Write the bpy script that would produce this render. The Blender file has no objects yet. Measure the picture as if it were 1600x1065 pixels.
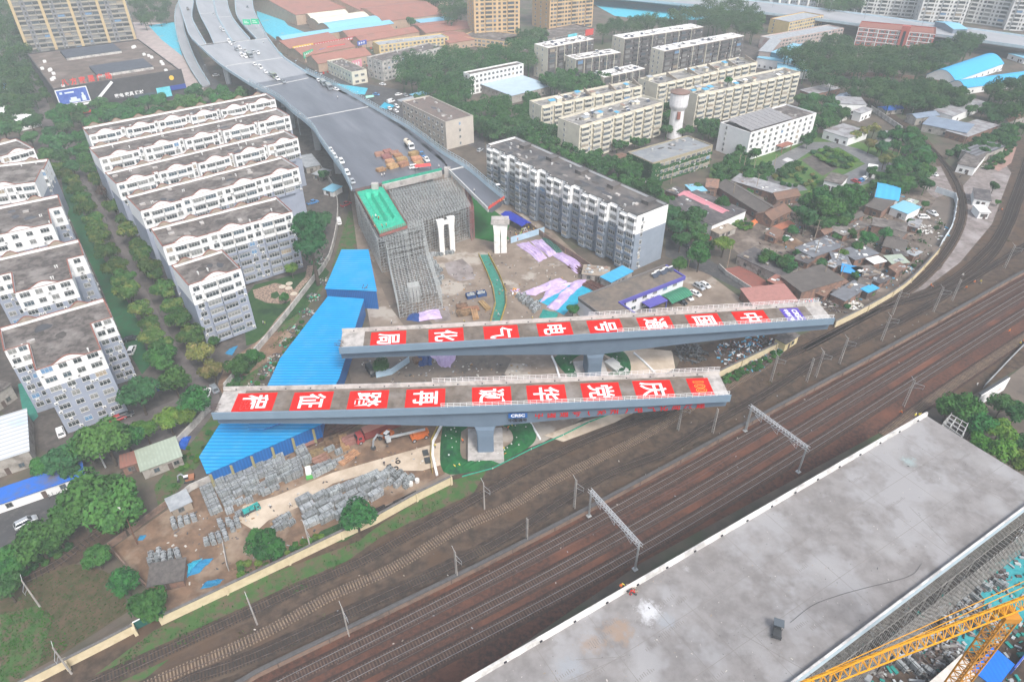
import bpy,math,random
from mathutils import Vector,Matrix
S=bpy.context.scene
COL=S.collection
R=math.radians
rnd=random.Random(7)
sin,cos,pi=math.sin,math.cos,math.pi
# ---------------------------------------------------------------- camera, sky, sun, exposure
CH,CF,CT=125.0,1067.0,R(36)
cd=bpy.data.cameras.new('camera');cam=bpy.data.objects.new('camera',cd);COL.objects.link(cam)
cd.sensor_width=36;cd.lens=36*CF/1600;cd.clip_start=1;cd.clip_end=6000
cam.location=(0,0,CH);cam.rotation_euler=(pi/2-CT,0,0)
S.camera=cam
W=bpy.data.worlds.new('World');S.world=W;W.use_nodes=True
nt=W.node_tree;bg=nt.nodes['Background']
sky=nt.nodes.new('ShaderNodeTexSky');sky.sky_type='NISHITA';sky.sun_disc=False
sky.sun_elevation=R(52);sky.sun_rotation=R(150);sky.air_density=1.0;sky.dust_density=4.0;sky.ozone_density=1.0
hs=nt.nodes.new('ShaderNodeHueSaturation');hs.inputs['Saturation'].default_value=0.6
nt.links.new(sky.outputs[0],hs.inputs['Color']);nt.links.new(hs.outputs[0],bg.inputs['Color'])
bg.inputs['Strength'].default_value=0.14
sl=bpy.data.lights.new('sun','SUN');sl.energy=1.5;sl.angle=R(12);sl.color=(1,.97,.93)
so=bpy.data.objects.new('sun',sl);COL.objects.link(so)
so.rotation_euler=Vector((-sin(R(150))*cos(R(52)),-cos(R(150))*cos(R(52)),-sin(R(52)))).to_track_quat('-Z','Y').to_euler()
S.view_settings.view_transform='Standard';S.view_settings.look='None'
S.view_settings.exposure=0.80;S.view_settings.gamma=1
# ---------------------------------------------------------------- helpers
def at(px,py,z=0.0):
 """ground (or height z) point seen at a pixel of the photograph"""
 u=(px-800)/CF;v=(532.5-py)/CF
 d=Vector((u,cos(CT)+v*sin(CT),v*cos(CT)-sin(CT)))
 return Vector((0,0,CH))+d*((z-CH)/d.z)
def ppm(p):
 """photo pixels per metre at a point"""
 return CF/((p.y)*cos(CT)-(p.z-CH)*sin(CT))
MATS={}
def mat(name,c1,c2=None,scale=1.0,rough=.85,metal=0.0,bump=0.0,c3=None,s3=.06,stretch=None,wave=None,detail=6,lo=.38,hi=.62,rnd_amt=0,coord='pos',lo3=.5,hi3=.66,spec=.3,alpha=1):
 if name in MATS:return MATS[name]
 m=bpy.data.materials.new(name);m.use_nodes=True;MATS[name]=m
 t=m.node_tree;N=t.nodes;L=t.links;b=N['Principled BSDF']
 b.inputs['Roughness'].default_value=rough;b.inputs['Metallic'].default_value=metal
 b.inputs['Specular IOR Level'].default_value=spec
 b.inputs['Base Color'].default_value=(*c1,1)
 m.diffuse_color=(*c1,1)
 vec=None
 if coord=='pos':vec=N.new('ShaderNodeNewGeometry').outputs['Position']
 elif coord=='obj':vec=N.new('ShaderNodeTexCoord').outputs['Object']
 if stretch:
  mp=N.new('ShaderNodeMapping');mp.inputs['Rotation'].default_value=(0,0,R(stretch[3])if len(stretch)>3 else 0)
  mp.vector_type='TEXTURE'
  mp.inputs['Scale'].default_value=stretch[:3];L.new(vec,mp.inputs['Vector']);vec=mp.outputs[0]
 col=None
 def mix(a,b_,fac):
  x=N.new('ShaderNodeMix');x.data_type='RGBA'
  for k,q in((6,a),(7,b_)):
   if isinstance(q,tuple):x.inputs[k].default_value=(*q,1)
   else:L.new(q,x.inputs[k])
  if isinstance(fac,float):x.inputs[0].default_value=fac
  else:L.new(fac,x.inputs[0])
  return x.outputs[2]
 def noise(sc,lo,hi,det):
  n=N.new('ShaderNodeTexNoise');n.inputs['Scale'].default_value=sc;n.inputs['Detail'].default_value=det;n.inputs['Roughness'].default_value=.62
  L.new(vec,n.inputs['Vector'])
  r=N.new('ShaderNodeMapRange');r.inputs[1].default_value=lo;r.inputs[2].default_value=hi
  L.new(n.outputs[0],r.inputs[0]);return r.outputs[0],n.outputs[0]
 raw=None
 if c2:
  f,raw=noise(scale,lo,hi,detail);col=mix(c1,c2,f)
 if c3:
  f,_=noise(s3,lo3,hi3,4);col=mix(col if col else c1,c3,f)
 if wave:
  w=N.new('ShaderNodeTexWave');w.bands_direction=wave[0];w.inputs['Scale'].default_value=.314/wave[1]
  w.inputs['Distortion'].default_value=wave[3]if len(wave)>3 else 0
  tc=N.new('ShaderNodeTexCoord');L.new(tc.outputs['Object'],w.inputs['Vector'])
  col=mix(tuple(k*wave[2]for k in c1),col if col else c1,w.outputs['Fac'])
  raw=w.outputs['Fac']
 if rnd_amt:
  oi=N.new('ShaderNodeObjectInfo');h=N.new('ShaderNodeHueSaturation')
  mr=N.new('ShaderNodeMapRange');mr.inputs[3].default_value=1-rnd_amt;mr.inputs[4].default_value=1+rnd_amt
  L.new(oi.outputs['Random'],mr.inputs[0]);L.new(mr.outputs[0],h.inputs['Value'])
  m2=N.new('ShaderNodeMapRange');m2 .inputs[3].default_value=.5-.035*rnd_amt/.3;m2 .inputs[4].default_value=.5+.02*rnd_amt/.3
  mm=N.new('ShaderNodeMath');mm.operation='FRACT';mu=N.new('ShaderNodeMath');mu.operation='MULTIPLY';mu.inputs[1].default_value=7.3
  L.new(oi.outputs['Random'],mu.inputs[0]);L.new(mu.outputs[0],mm.inputs[0]);L.new(mm.outputs[0],m2 .inputs[0]);L.new(m2 .outputs[0],h.inputs['Hue'])
  if col is None:h.inputs['Color'].default_value=(*c1,1)
  else:L.new(col,h.inputs['Color'])
  col=h.outputs[0]
 if col is not None:L.new(col,b.inputs['Base Color'])
 if bump and raw is not None:
  bp=N.new('ShaderNodeBump');bp.inputs['Strength'].default_value=bump;bp.inputs['Distance'].default_value=.12
  L.new(raw,bp.inputs['Height']);L.new(bp.outputs[0],b.inputs['Normal'])
 if alpha<1:b.inputs['Alpha'].default_value=alpha
 return m
class MB:
 """collects shapes into one mesh"""
 def __init__(s):s.v=[];s.f=[];s.m=[]
 def poly(s,pts,mi=0):
  k=len(s.v);s.v+=[tuple(p)for p in pts];s.f.append(tuple(range(k,k+len(pts))));s.m.append(mi)
 def box(s,x0,x1,y0,y1,z0,z1,mi=0,M=None,top=None):
  k=len(s.v)
  p=[(x,y,z)for z in(z0,z1)for y in(y0,y1)for x in(x0,x1)]
  if M is not None:p=[tuple(M@Vector(q))for q in p]
  s.v+=p
  for f in((0,2,3,1),(4,5,7,6),(0,1,5,4),(2,6,7,3),(0,4,6,2),(1,3,7,5)):
   s.f.append(tuple(k+i for i in f));s.m.append(mi)
  if top is not None:s.m[-5]=top
 def prism(s,pts,z0,z1,mi=0,top=None,bottom=True):
  n=len(pts);k=len(s.v)
  a=sum(pts[i][0]*pts[(i+1)%n][1]-pts[(i+1)%n][0]*pts[i][1]for i in range(n))
  if a<0:pts=pts[::-1]
  s.v+=[(p[0],p[1],z0)for p in pts]+[(p[0],p[1],z1)for p in pts]
  for i in range(n):
   j=(i+1)%n;s.f.append((k+i,k+j,k+n+j,k+n+i));s.m.append(mi)
  s.f.append(tuple(range(k+n,k+2*n)));s.m.append(mi if top is None else top)
  if bottom:s.f.append(tuple(range(k+n-1,k-1,-1)));s.m.append(mi)
 def bar(s,p,q,w,h=None,mi=0):
  p=Vector(p);q=Vector(q);d=q-p;L=d.length
  if L<1e-6:return
  d/=L;up=Vector((0,0,1))if abs(d.z)<.95 else Vector((1,0,0))
  x=d.cross(up).normalized();z=x.cross(d);h=h or w
  k=len(s.v)
  for c in(p,q):
   for a,b in((-1,-1),(1,-1),(1,1),(-1,1)):s.v.append(tuple(c+x*a*w/2+z*b*h/2))
  for f in((0,1,5,4),(1,2,6,5),(2,3,7,6),(3,0,4,7),(3,2,1,0),(4,5,6,7)):
   s.f.append(tuple(k+i for i in f));s.m.append(mi)
 def tube(s,p,q,r,r2=None,n=7,mi=0):
  p=Vector(p);q=Vector(q);d=(q-p).normalized();up=Vector((0,0,1))if abs(d.z)<.95 else Vector((1,0,0))
  x=d.cross(up).normalized();y=x.cross(d);r2=r if r2 is None else r2;k=len(s.v)
  for c,rr in((p,r),(q,r2)):
   for i in range(n):a=2*pi*i/n;s.v.append(tuple(c+(x*cos(a)+y*sin(a))*rr))
  for i in range(n):
   j=(i+1)%n;s.f.append((k+i,k+j,k+n+j,k+n+i));s.m.append(mi)
  s.f.append(tuple(range(k+n-1,k-1,-1)));s.m.append(mi);s.f.append(tuple(range(k+n,k+2*n)));s.m.append(mi)
 def rings(s,secs,mi=0,caps=True,closed=True):
  """skin through a list of equal-length point loops"""
  n=len(secs[0]);k=len(s.v)
  for sec in secs:s.v+=[tuple(p)for p in sec]
  for a in range(len(secs)-1):
   for i in range(n if closed else n-1):
    j=(i+1)%n;s.f.append((k+a*n+i,k+a*n+j,k+(a+1)*n+j,k+(a+1)*n+i));s.m.append(mi[i]if isinstance(mi,list)else mi)
  if caps:
   c=mi[0]if isinstance(mi,list)else mi
   s.f.append(tuple(range(k+n-1,k-1,-1)));s.m.append(c)
   e=k+(len(secs)-1)*n;s.f.append(tuple(range(e,e+n)));s.m.append(c)
 def mesh(s,name,mats):
  me=bpy.data.meshes.new(name);me.from_pydata(s.v,[],s.f)
  for m in(mats if isinstance(mats,(list,tuple))else[mats]):me.materials.append(m)
  me.polygons.foreach_set('material_index',s.m);me.update();return me
 def build(s,name,mats,parent=None,loc=None,rot=0):
  return link(name,s.mesh(name,mats),parent,loc,rot)
def link(name,me,parent=None,loc=None,rot=0):
 o=bpy.data.objects.new(name,me);COL.objects.link(o)
 if parent:o.parent=parent
 if loc is not None:o.location=loc
 if rot:o.rotation_euler=(0,0,rot)
 return o
def tag(o,label=None,cat=None,group=None,kind=None):
 if label:o['label']=label
 if cat:o['category']=cat
 if group:o['group']=group
 if kind:o['kind']=kind
 return o
def thing(name,label,cat,loc,rot=0,group=None):
 o=bpy.data.objects.new(name,None);COL.objects.link(o);o.location=loc;o.rotation_euler=(0,0,rot)
 o.empty_display_size=.5
 return tag(o,label,cat,group)
def dup(o,loc,rot=0,label=None,group=None,scale=None):
 c=o.copy();COL.objects.link(c);c.location=loc;c.rotation_euler=(0,0,rot)
 if label:c['label']=label
 if group:c['group']=group
 if scale:c.scale=scale
 def kids(a,b):
  for ch in list(a.children):
   d=ch.copy();COL.objects.link(d);d.parent=b;kids(ch,d)
 kids(o,c)
 return c
class Stock:
 """first use places the prototype itself, later uses copy it"""
 def __init__(s,make):s.make=make;s.p=None
 def put(s,loc,rot,label,group=None,scale=None):
  if s.p is None:
   s.p=s.make();o=s.p;o.location=loc;o.rotation_euler=(0,0,rot)
   if scale:o.scale=scale
   o['label']=label
   if group:o['group']=group
   return o
  o=dup(s.p,loc,rot,label,group,scale or(1,1,1))
  if not group and 'group' in o:del o['group']
  return o
def inpoly(x,y,P):
 c=False;n=len(P)
 for i in range(n):
  a,b=P[i],P[i-1]
  if(a[1]>y)!=(b[1]>y)and x<(b[0]-a[0])*(y-a[1])/(b[1]-a[1])+a[0]:c=not c
 return c
ORD='first second third fourth fifth sixth seventh eighth ninth tenth eleventh twelfth thirteenth fourteenth fifteenth sixteenth seventeenth eighteenth nineteenth twentieth'.split()
def text(body,size,m,parent,name='lettering',off=.0,M=None,sx=1.0,thick=.02):
 cu=bpy.data.curves.new(name,'FONT');cu.body=body;cu.size=size;cu.offset=off;cu.align_x='CENTER';cu.align_y='CENTER';cu.extrude=thick;cu.resolution_u=3
 o=bpy.data.objects.new(name,cu);COL.objects.link(o)
 bpy.context.view_layer.update()
 me=bpy.data.meshes.new_from_object(o.evaluated_get(bpy.context.evaluated_depsgraph_get()))
 bpy.data.objects.remove(o);bpy.data.curves.remove(cu)
 me.materials.clear();me.materials.append(m)
 xs=[v.co.x for v in me.vertices];ys=[v.co.y for v in me.vertices]
 if not xs:return None
 cx,cy=(min(xs)+max(xs))/2,(min(ys)+max(ys))/2
 me.transform(Matrix.Translation((-cx,-cy,0)));me.transform(Matrix.Diagonal((sx,1,1,1)))
 if M is not None:me.transform(M)
 return link(name,me,parent)
# ---------------------------------------------------------------- ground and paving (sheets laid a little above each other)
G={}
def gm(k,*a,**kw):G[k]=mat(k,*a,**kw)
gm('soil',(.1275,.1013,.0788),(.075,.0638,.0525),.12,c3=(.0562,.075,.0375),s3=.035,bump=.3)
gm('asphalt',(.0723,.0706,.0723),(.0467,.0459,.0493),.25,c3=(.0978,.0935,.0901),s3=.5,rough=.7)
gm('lane',(.145,.125,.12),(.105,.092,.09),.3,c3=(.075,.068,.068),s3=.12)
gm('paving',(.112,.096,.0864),(.068,.0608,.056),.4,c3=(.052,.0464,.0424),s3=.15)
gm('grass',(.0176,.06,.016),(.032,.08,.02),.5,c3=(.012,.04,.0144),s3=.12,bump=.5)
gm('lawn',(.014,.095,.035),(.02,.07,.03),.4,c3=(.03,.085,.03),s3=.1,bump=.4)
gm('park_tar',(.15,.15,.155),(.11,.11,.115),.3,c3=(.2,.2,.2),s3=.3,rough=.5)
gm('bed',(.045,.115,.025),(.075,.13,.03),.5,c3=(.16,.15,.03),s3=.3,bump=.5,lo3=.6,hi3=.7)
gm('rough_grass',(.05,.11,.028),(.105,.08,.052),.45,c3=(.032,.10,.022),s3=.25,bump=.5,lo=.44,hi=.58)
gm('dirt_bed',(.092,.0624,.044),(.0416,.0296,.0224),.5,c3=(.088,.0544,.0344),s3=.09,bump=.4)
gm('ballast',(.105,.046,.031),(.043,.023,.018),1.1,c3=(.16,.062,.036),s3=.06,bump=.8,lo3=.48,hi3=.72,detail=10)
gm('rust_soil',(.23,.075,.038),(.13,.05,.03),.5,c3=(.075,.042,.03),s3=.2,bump=.4)
gm('track_bed',(.068,.038,.029),(.032,.02,.017),1.2,bump=.7,detail=10)
gm('siding_bed',(.072,.049,.036),(.0324,.0223,.018),.6,c3=(.09,.0634,.0446),s3=.1,bump=.6)
gm('gravel',(.25,.215,.205),(.15,.128,.12),.3,c3=(.31,.28,.275),s3=.09,bump=.4)
gm('yard',(.25,.20,.158),(.165,.128,.10),.14,c3=(.36,.32,.275),s3=.06,rough=.6,lo3=.55,hi3=.62)
gm('yard_wet',(.125,.10,.08),(.18,.145,.115),.1,c3=(.085,.07,.058),s3=.2,rough=.45)
gm('sand',(.56,.47,.37),(.43,.345,.26),.2,c3=(.28,.21,.15),s3=.09,lo3=.58,hi3=.68)
gm('mud',(.21,.132,.085),(.125,.082,.056),.35,c3=(.30,.23,.17),s3=.1,bump=.4)
gm('shanty_ground',(.17,.135,.11),(.085,.068,.058),.3,c3=(.24,.2,.17),s3=.12,bump=.4)
gm('netting',(.05,.33,.36),(.03,.25,.28),.6,c3=(.2,.25,.22),s3=.07,bump=.6,lo3=.6,hi3=.72)
gm('sky_net',(.08,.45,.58),(.05,.35,.47),.5,c3=(.35,.33,.3),s3=.05,bump=.6,lo3=.62,hi3=.7)
gm('red_soil',(.33,.20,.17),(.26,.17,.14),.3)
gm('mat_green',(.04,.22,.17),(.03,.17,.13),.8)
gm('turf',(.012,.13,.022),(.02,.105,.025),.5,bump=.3)
gm('pebbles',(.35,.25,.19),(.16,.12,.095),1.6,lo=.45,hi=.55,bump=.9)
gm('court',(.25,.09,.07),(.2,.085,.07),.5)
gm('field',(.10,.068,.042),(.055,.056,.024),.5,c3=(.045,.07,.022),s3=.09,bump=.5,lo3=.54,hi3=.68)
gm('white_line',(.62,.62,.62),(.4,.4,.4),2)
gm('pink_path',(.42,.35,.33),(.33,.28,.27),.2)
def area(name,px,z,m,zz=0):
 """flat sheet on the ground: photo outline laid out on the plane z"""
 mb=MB();P=[at(x,y,0)for x,y in px]
 a=sum(P[i].x*P[i-1].y-P[i-1].x*P[i].y for i in range(len(P)))
 if a>0:P=P[::-1]
 mb.poly([(p.x,p.y,z)for p in P]);o=mb.build(name,G[m]);o['kind']='structure';return o
def strip(name,px,w,z,m):
 """band of constant width along a photo line"""
 P=[at(x,y)for x,y in px];sm=smooth(P);A=offset(sm,w/2);B=offset(sm,-w/2)
 mb=MB()
 for i in range(len(sm)-1):mb.poly([(A[i].x,A[i].y,z),(B[i].x,B[i].y,z),(B[i+1].x,B[i+1].y,z),(A[i+1].x,A[i+1].y,z)][::-1])
 o=mb.build(name,G[m]);o['kind']='structure';return o
def smooth(P,step=4.0):
 """Catmull-Rom through points, resampled"""
 if len(P)<3:
  n=max(1,int((P[1]-P[0]).length/step));return[P[0].lerp(P[1],i/n)for i in range(n+1)]
 Q=[P[0]*2-P[1]]+list(P)+[P[-1]*2-P[-2]];out=[]
 for i in range(1,len(Q)-2):
  a,b,c,d=Q[i-1:i+3];n=max(1,int((c-b).length/step))
  for k in range(n):
   t=k/n;out.append(.5*(2*b+(c-a)*t+(2*a-5*b+4*c-d)*t*t+(3*b-a-3*c+d)*t**3))
 out.append(P[-1].copy());return out
def offset(P,d):
 out=[]
 for i,p in enumerate(P):
  t=(P[min(i+1,len(P)-1)]-P[max(i-1,0)]);t.z=0;t.normalize();out.append(p+Vector((-t.y,t.x,0))*d)
 return out
mb=MB();n=12
mb.poly([(-1500,-300,0),(1500,-300,0),(1500,2200,0),(-1500,2200,0)])
mb.build('ground',G['soil'])['kind']='structure'
area('lane_road',[(40,108),(66,108),(82,190),(100,225),(130,267),(149,306),(166,334),(183,363),(200,391),(212,419),(225,447),(240,475),(256,503),(271,532),(286,552),(312,585),(340,612),(345,625),(310,640),(290,592),(268,552),(257,532),(241,503),(227,475),(210,447),(200,419),(186,391),(174,363),(157,334),(140,306),(119,267),(70,215),(58,160)],.03,'lane')
area('estate_yard',[(0,215),(115,205),(140,200),(500,120),(545,290),(535,330),(520,400),(470,470),(330,640),(240,720),(120,730),(60,700),(0,640)],.01,'paving')
area('lawn',[(95,275),(110,290),(160,400),(215,500),(235,570),(222,585),(196,540),(150,430),(104,330)],.024,'lawn')
area('lawn',[(378,470),(398,445),(476,425),(500,410),(515,425),(480,480),(400,535),(385,540)],.024,'grass')
area('garden_path',[(395,453),(430,442),(455,447),(462,458),(452,470),(440,475),(417,473),(398,465)],.03,'pebbles')
area('garden_island',[(424,458),(433,455),(438,462),(430,467),(423,465)],.034,'grass')
strip('garden_path',[(485,415),(482,432),(462,455),(458,475),(436,500),(420,522),(395,545),(370,565)],2.2,.032,'pebbles')
for x,y in((452,443),(441,448),(451,450),(459,459)):
 mb=MB();p=at(x,y);mb.prism([(p.x+1.2*cos(a*pi/8),p.y+1.2*sin(a*pi/8))for a in range(16)],.02,.12)
 tag(mb.build('stepping_stone',mat('pale_stone',(.55,.48,.38),(.45,.4,.33),1)),'pale round stepping stone beside the pebble path','stone','round stones by the pebble path')
area('bare_soil',[(385,545),(420,520),(460,515),(440,550),(380,590),(350,620),(340,600),(355,565)],.026,'mud')
area('green_court',[(28,600),(40,597),(60,650),(52,658),(35,640)],.024,'mat_green')
area('car_court',[(0,780),(60,735),(110,700),(180,760),(100,850),(40,880),(0,890)],.016,'asphalt')
area('estate_road',[(200,655),(330,600),(345,640),(300,690),(200,740),(150,700)],.018,'lane')
area('flower_verge',[(340,690),(420,555),(490,470),(560,380),(575,330),(545,330),(515,430),(450,500),(380,585),(300,690),(240,760),(250,800)],.02,'rough_grass')
area('field',[(0,925),(55,900),(115,880),(160,890),(190,905),(200,955),(100,1020),(20,1065),(0,1065)],.02,'field')
area('grass_field',[(0,960),(60,945),(80,970),(60,1040),(20,1075),(0,1075)],.024,'rough_grass')
area('dirt_strip',[(0,900),(60,870),(110,830),(170,800),(190,830),(120,880),(50,905),(0,930)],.018,'dirt_bed')
area('site_yard',[(545,290),(700,265),(830,330),(905,400),(960,440),(985,470),(1010,470),(1040,500),(1000,600),(850,690),(700,745),(560,820),(540,800),(560,640),(580,520),(560,400)],.03,'yard')
area('site_wet',[(575,400),(610,480),(640,520),(540,560),(560,640),(640,650),(600,720),(700,640),(780,600),(800,560),(690,520),(640,470)],.034,'yard_wet')
area('storage_yard',[(170,860),(270,790),(330,745),(430,700),(560,650),(700,640),(695,740),(560,812),(440,880),(260,960),(225,905)],.036,'mud')
area('sand_strip',[(380,790),(430,775),(520,738),(600,715),(690,690),(692,725),(660,735),(590,735),(520,755),(470,790),(420,812),(400,830),(370,812)],.042,'sand')
area('sand_strip',[(935,548),(1010,545),(1050,548),(1055,575),(1010,600),(985,590)],.042,'sand')
area('sand_strip',[(850,680),(905,660),(960,645),(1000,640),(960,660),(880,690)],.042,'sand')
area('walkway',[(750,398),(762,398),(778,430),(788,455),(789,475),(780,505),(768,505),(775,475),(772,450),(762,425)],.05,'mat_green')
area('turf_slope',[(735,305),(760,320),(800,350),(810,372),(770,378),(742,372),(738,340)],.046,'turf')
area('crowd_yard',[(800,345),(860,365),(850,372),(800,378),(790,366)],.047,'yard_wet')
area('parking',[(1000,440),(1070,415),(1110,430),(1170,475),(1150,490),(990,500)],.03,'yard')
area('side_street',[(1040,360),(1060,370),(1100,400),(1130,420),(1190,465),(1240,480),(1215,482),(1110,430),(1040,400)],.026,'asphalt')
area('office_court',[(820,370),(1000,470),(960,490),(905,400)],.026,'dirt_bed')
area('brick_court',[(1130,420),(1160,415),(1230,460),(1215,475),(1180,465)],.03,'court')
area('service_road',[(283,-20),(310,-20),(300,60),(330,120),(400,165),(470,230),(545,300),(540,330),(500,260),(420,190),(340,150),(300,115),(272,60)],.02,'asphalt')
area('under_viaduct',[(310,60),(440,140),(560,300),(700,265),(560,160),(430,80),(390,20)],.016,'dirt_bed')
area('mall_road',[(10,-20),(34,-20),(45,60),(82,195),(58,195),(30,90)],.022,'asphalt')
area('pink_lot',[(205,35),(262,36),(285,85),(320,120),(318,140),(292,140),(270,100),(215,70)],.02,'pink_path')
area('netting_ground',[(232,40),(272,35),(280,70),(285,88),(252,62)],.026,'sky_net')
area('netting_ground',[(398,-10),(425,10),(450,40),(486,55),(470,62),(440,68),(415,50),(402,25)],.026,'sky_net')
area('netting_ground',[(915,0),(1060,-10),(1080,15),(1120,20),(1110,32),(1000,30),(960,25)],.026,'sky_net')
area('street',[(440,90),(470,130),(540,155),(620,185),(740,230),(760,240),(755,215),(690,170),(620,140),(540,125)],.02,'asphalt')
area('netting_strip',[(428,70),(445,90),(480,112),(520,130),(575,138),(570,148),(520,145),(470,122),(440,100)],.026,'sky_net')
area('street',[(738,232),(760,235),(1000,240),(1040,300),(1060,360),(1030,365),(1000,310),(960,270)],.018,'paving')
area('estate_yard',[(820,120),(1190,60),(1250,110),(1260,160),(1130,190),(1000,245),(880,240),(820,180)],.012,'paving')
area('park_lawn',[(1110,262),(1200,210),(1290,208),(1410,240),(1372,300),(1300,325),(1180,305),(1105,295)],.022,'bed')
area('park_road',[(1190,262),(1225,240),(1262,222),(1300,222),(1340,232),(1400,258),(1360,285),(1318,300),(1285,305),(1270,296),(1320,272),(1352,256),(1320,238),(1270,234),(1215,270),(1250,285),(1262,297),(1240,300),(1200,285)],.026,'park_tar')
area('zebra_crossing',[(1222,250),(1230,246),(1240,250),(1232,254)],.034,'white_line')
area('flower_bed',[(1205,275),(1228,255),(1250,262),(1285,280),(1265,292),(1210,282)],.03,'bed')
area('flower_bed',[(1265,240),(1310,230),(1345,250),(1325,262),(1300,262)],.03,'bed')
area('brick_court',[(1252,250),(1270,242),(1310,262),(1285,275)],.03,'paving')
area('flower_bed',[(1150,262),(1200,285),(1240,300),(1230,310),(1190,298),(1145,275)],.03,'bed')
area('dirt_court',[(1190,300),(1340,330),(1420,300),(1450,300),(1490,310),(1492,360),(1440,420),(1370,470),(1250,480),(1180,420),(1080,330)],.014,'shanty_ground')
area('red_yard',[(1205,365),(1240,370),(1260,382),(1240,390),(1205,378)],.02,'mud')
area('scrap_yard',[(1070,545),(1130,530),(1215,500),(1215,535),(1130,580),(1050,590)],.034,'dirt_bed')
area('pale_slab',[(694,412),(722,404),(738,418),(742,436),(716,440),(700,428)],.04,'gravel')
area('pale_slab',[(672,482),(700,478),(705,500),(680,503)],.04,'gravel')
area('siding_land',[(-20,1110),(20,1075),(220,975),(400,892),(590,805),(705,745),(840,690),(1000,640),(1130,580),(1220,535),(1310,500),(1415,443),(1470,390),(1495,330),(1480,280),(1440,225),(1360,170),(1330,150),(1345,145),(1445,210),(1505,290),(1560,250),(1620,190),(1700,120),(1900,90),(1900,262),(1620,420),(1200,640),(800,855),(300,1110)],.02,'dirt_bed')
area('gravel_land',[(1505,290),(1530,262),(1560,240),(1580,270),(1550,350),(1500,410),(1440,455),(1425,465),(1415,455),(1470,420),(1510,350)],.026,'gravel')
area('gravel_land',[(1448,262),(1470,260),(1490,300),(1460,310),(1440,290)],.026,'gravel')
area('red_land',[(1545,260),(1570,232),(1590,225),(1580,255),(1560,268)],.03,'red_soil')
area('dirt_court',[(1462,312),(1490,310),(1487,350),(1466,382),(1440,400),(1430,360)],.026,'yard_wet')
area('grass_verge',[(400,905),(560,845),(590,822),(700,752),(760,735),(740,770),(600,835),(480,920),(300,1000),(220,1065),(120,1075),(240,985)],.026,'rough_grass')
area('grass_verge',[(480,855),(540,845),(590,810),(570,800),(500,830)],.046,'grass')
area('grass_verge',[(1130,580),(1180,562),(1220,540),(1230,545),(1175,585),(1135,595)],.03,'grass')
area('main_ballast',[(345,1085),(400,1049),(800,855),(1200,642),(1450,508),(1620,412),(1900,255),(1900,330),(1620,520),(1440,640),(1000,880),(700,1085)],.03,'ballast')
area('rust_verge',[(690,925),(800,872),(960,787),(1130,697),(1285,618),(1280,630),(1090,740),(980,790),(800,880)],.036,'rust_soil')
area('east_land',[(1900,330),(1620,515),(1445,635),(1480,640),(1540,605),(1900,400)],.034,'dirt_bed')
area('east_road',[(1555,605),(1640,540),(1900,390),(1900,640),(1700,680),(1580,620)],.03,'yard_wet')
area('work_yard',[(1240,1090),(1400,960),(1640,800),(1640,1100)],.03,'dirt_bed')
area('netting_ground',[(1555,880),(1640,830),(1640,930),(1580,990),(1520,1020),(1490,1010)],.05,'netting')
# ---------------------------------------------------------------- railway tracks
rust=mat('rail_steel',(.10,.065,.05),(.16,.13,.12),1.5,rough=.5,metal=.3)
shine=mat('rail_head',(.42,.42,.43),(.3,.29,.29),.8,rough=.35,metal=.6)
slp_w=mat('timber_sleeper',(.0245,.021,.0196),(.042,.035,.0315),1.2)
slp_c=mat('concrete_sleeper',(.135,.088,.068),(.085,.054,.042),1.0)
slp_t=mat('tan_sleeper',(.26,.19,.13),(.16,.12,.09),.7)
def track(label,px,sl,bed='track_bed',gap=.62,shiny=True,grp='railway tracks',zb=.04):
 P=smooth([at(x,y)for x,y in px],3.0)
 L=[0]
 for i in range(1,len(P)):L.append(L[-1]+(P[i]-P[i-1]).length)
 t=thing('railway_track',label,'track',P[0]);inv=Matrix.Translation(-P[0])
 if bed:
  A,B=offset(P,1.9),offset(P,-1.9);A2,B2=offset(P,1.35),offset(P,-1.35);mb=MB()
  for i in range(len(P)-1):
   for a,b,za,zb2 in((A,A2,zb,zb+.12),(A2,B2,zb+.12,zb+.12),(B2,B,zb+.12,zb)):
    mb.poly([(a[i].x-P[0].x,a[i].y-P[0].y,za),(a[i+1].x-P[0].x,a[i+1].y-P[0].y,za),(b[i+1].x-P[0].x,b[i+1].y-P[0].y,zb2),(b[i].x-P[0].x,b[i].y-P[0].y,zb2)][::-1])
  mb.build('ballast_bed',G[bed],t)
 for s in(-1,1):
  Q=offset(P,s*.75);mb=MB()
  for a,b in zip(Q,Q[1:]):
   mb.bar(a-P[0]+Vector((0,0,zb+.26)),b-P[0]+Vector((0,0,zb+.26)),.10,.16,0)
   mb.bar(a-P[0]+Vector((0,0,zb+.352)),b-P[0]+Vector((0,0,zb+.352)),.09 if shiny else.07,.02,1 if shiny else 0)
  mb.build('rail',[rust,shine],t)
 mb=MB();d=0;i=0;k=0
 while d<L[-1]:
  while L[i+1]<d:i+=1
  u=P[i+1]-P[i];u.normalize();p=P[i].lerp(P[i+1],(d-L[i])/(L[i+1]-L[i]))-P[0];nn=Vector((-u.y,u.x,0))
  h=1.25*(1+.04*rnd.uniform(-1,1));z=Vector((0,0,zb+.14))
  mb.bar(p-nn*h+z,p+nn*h+z,.26,.12);d+=gap*(1+.06*rnd.uniform(-1,1))
 s=mb.build('sleepers',sl,t);s['kind']='stuff'
 return t
track('main line track nearest the brick retaining wall, with brown sleepers',[(415,1082),(451,1063),(946,806),(1600,441),(1900,272)],slp_c)
track('main line track, the middle one of three south of the brick wall',[(497,1084),(535,1064),(1040,797),(1600,460),(1900,281)],slp_c)
track('main line track running closest beside the bare concrete deck',[(584,1084),(620,1064),(1100,802),(1600,488),(1900,300)],slp_c)
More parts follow.
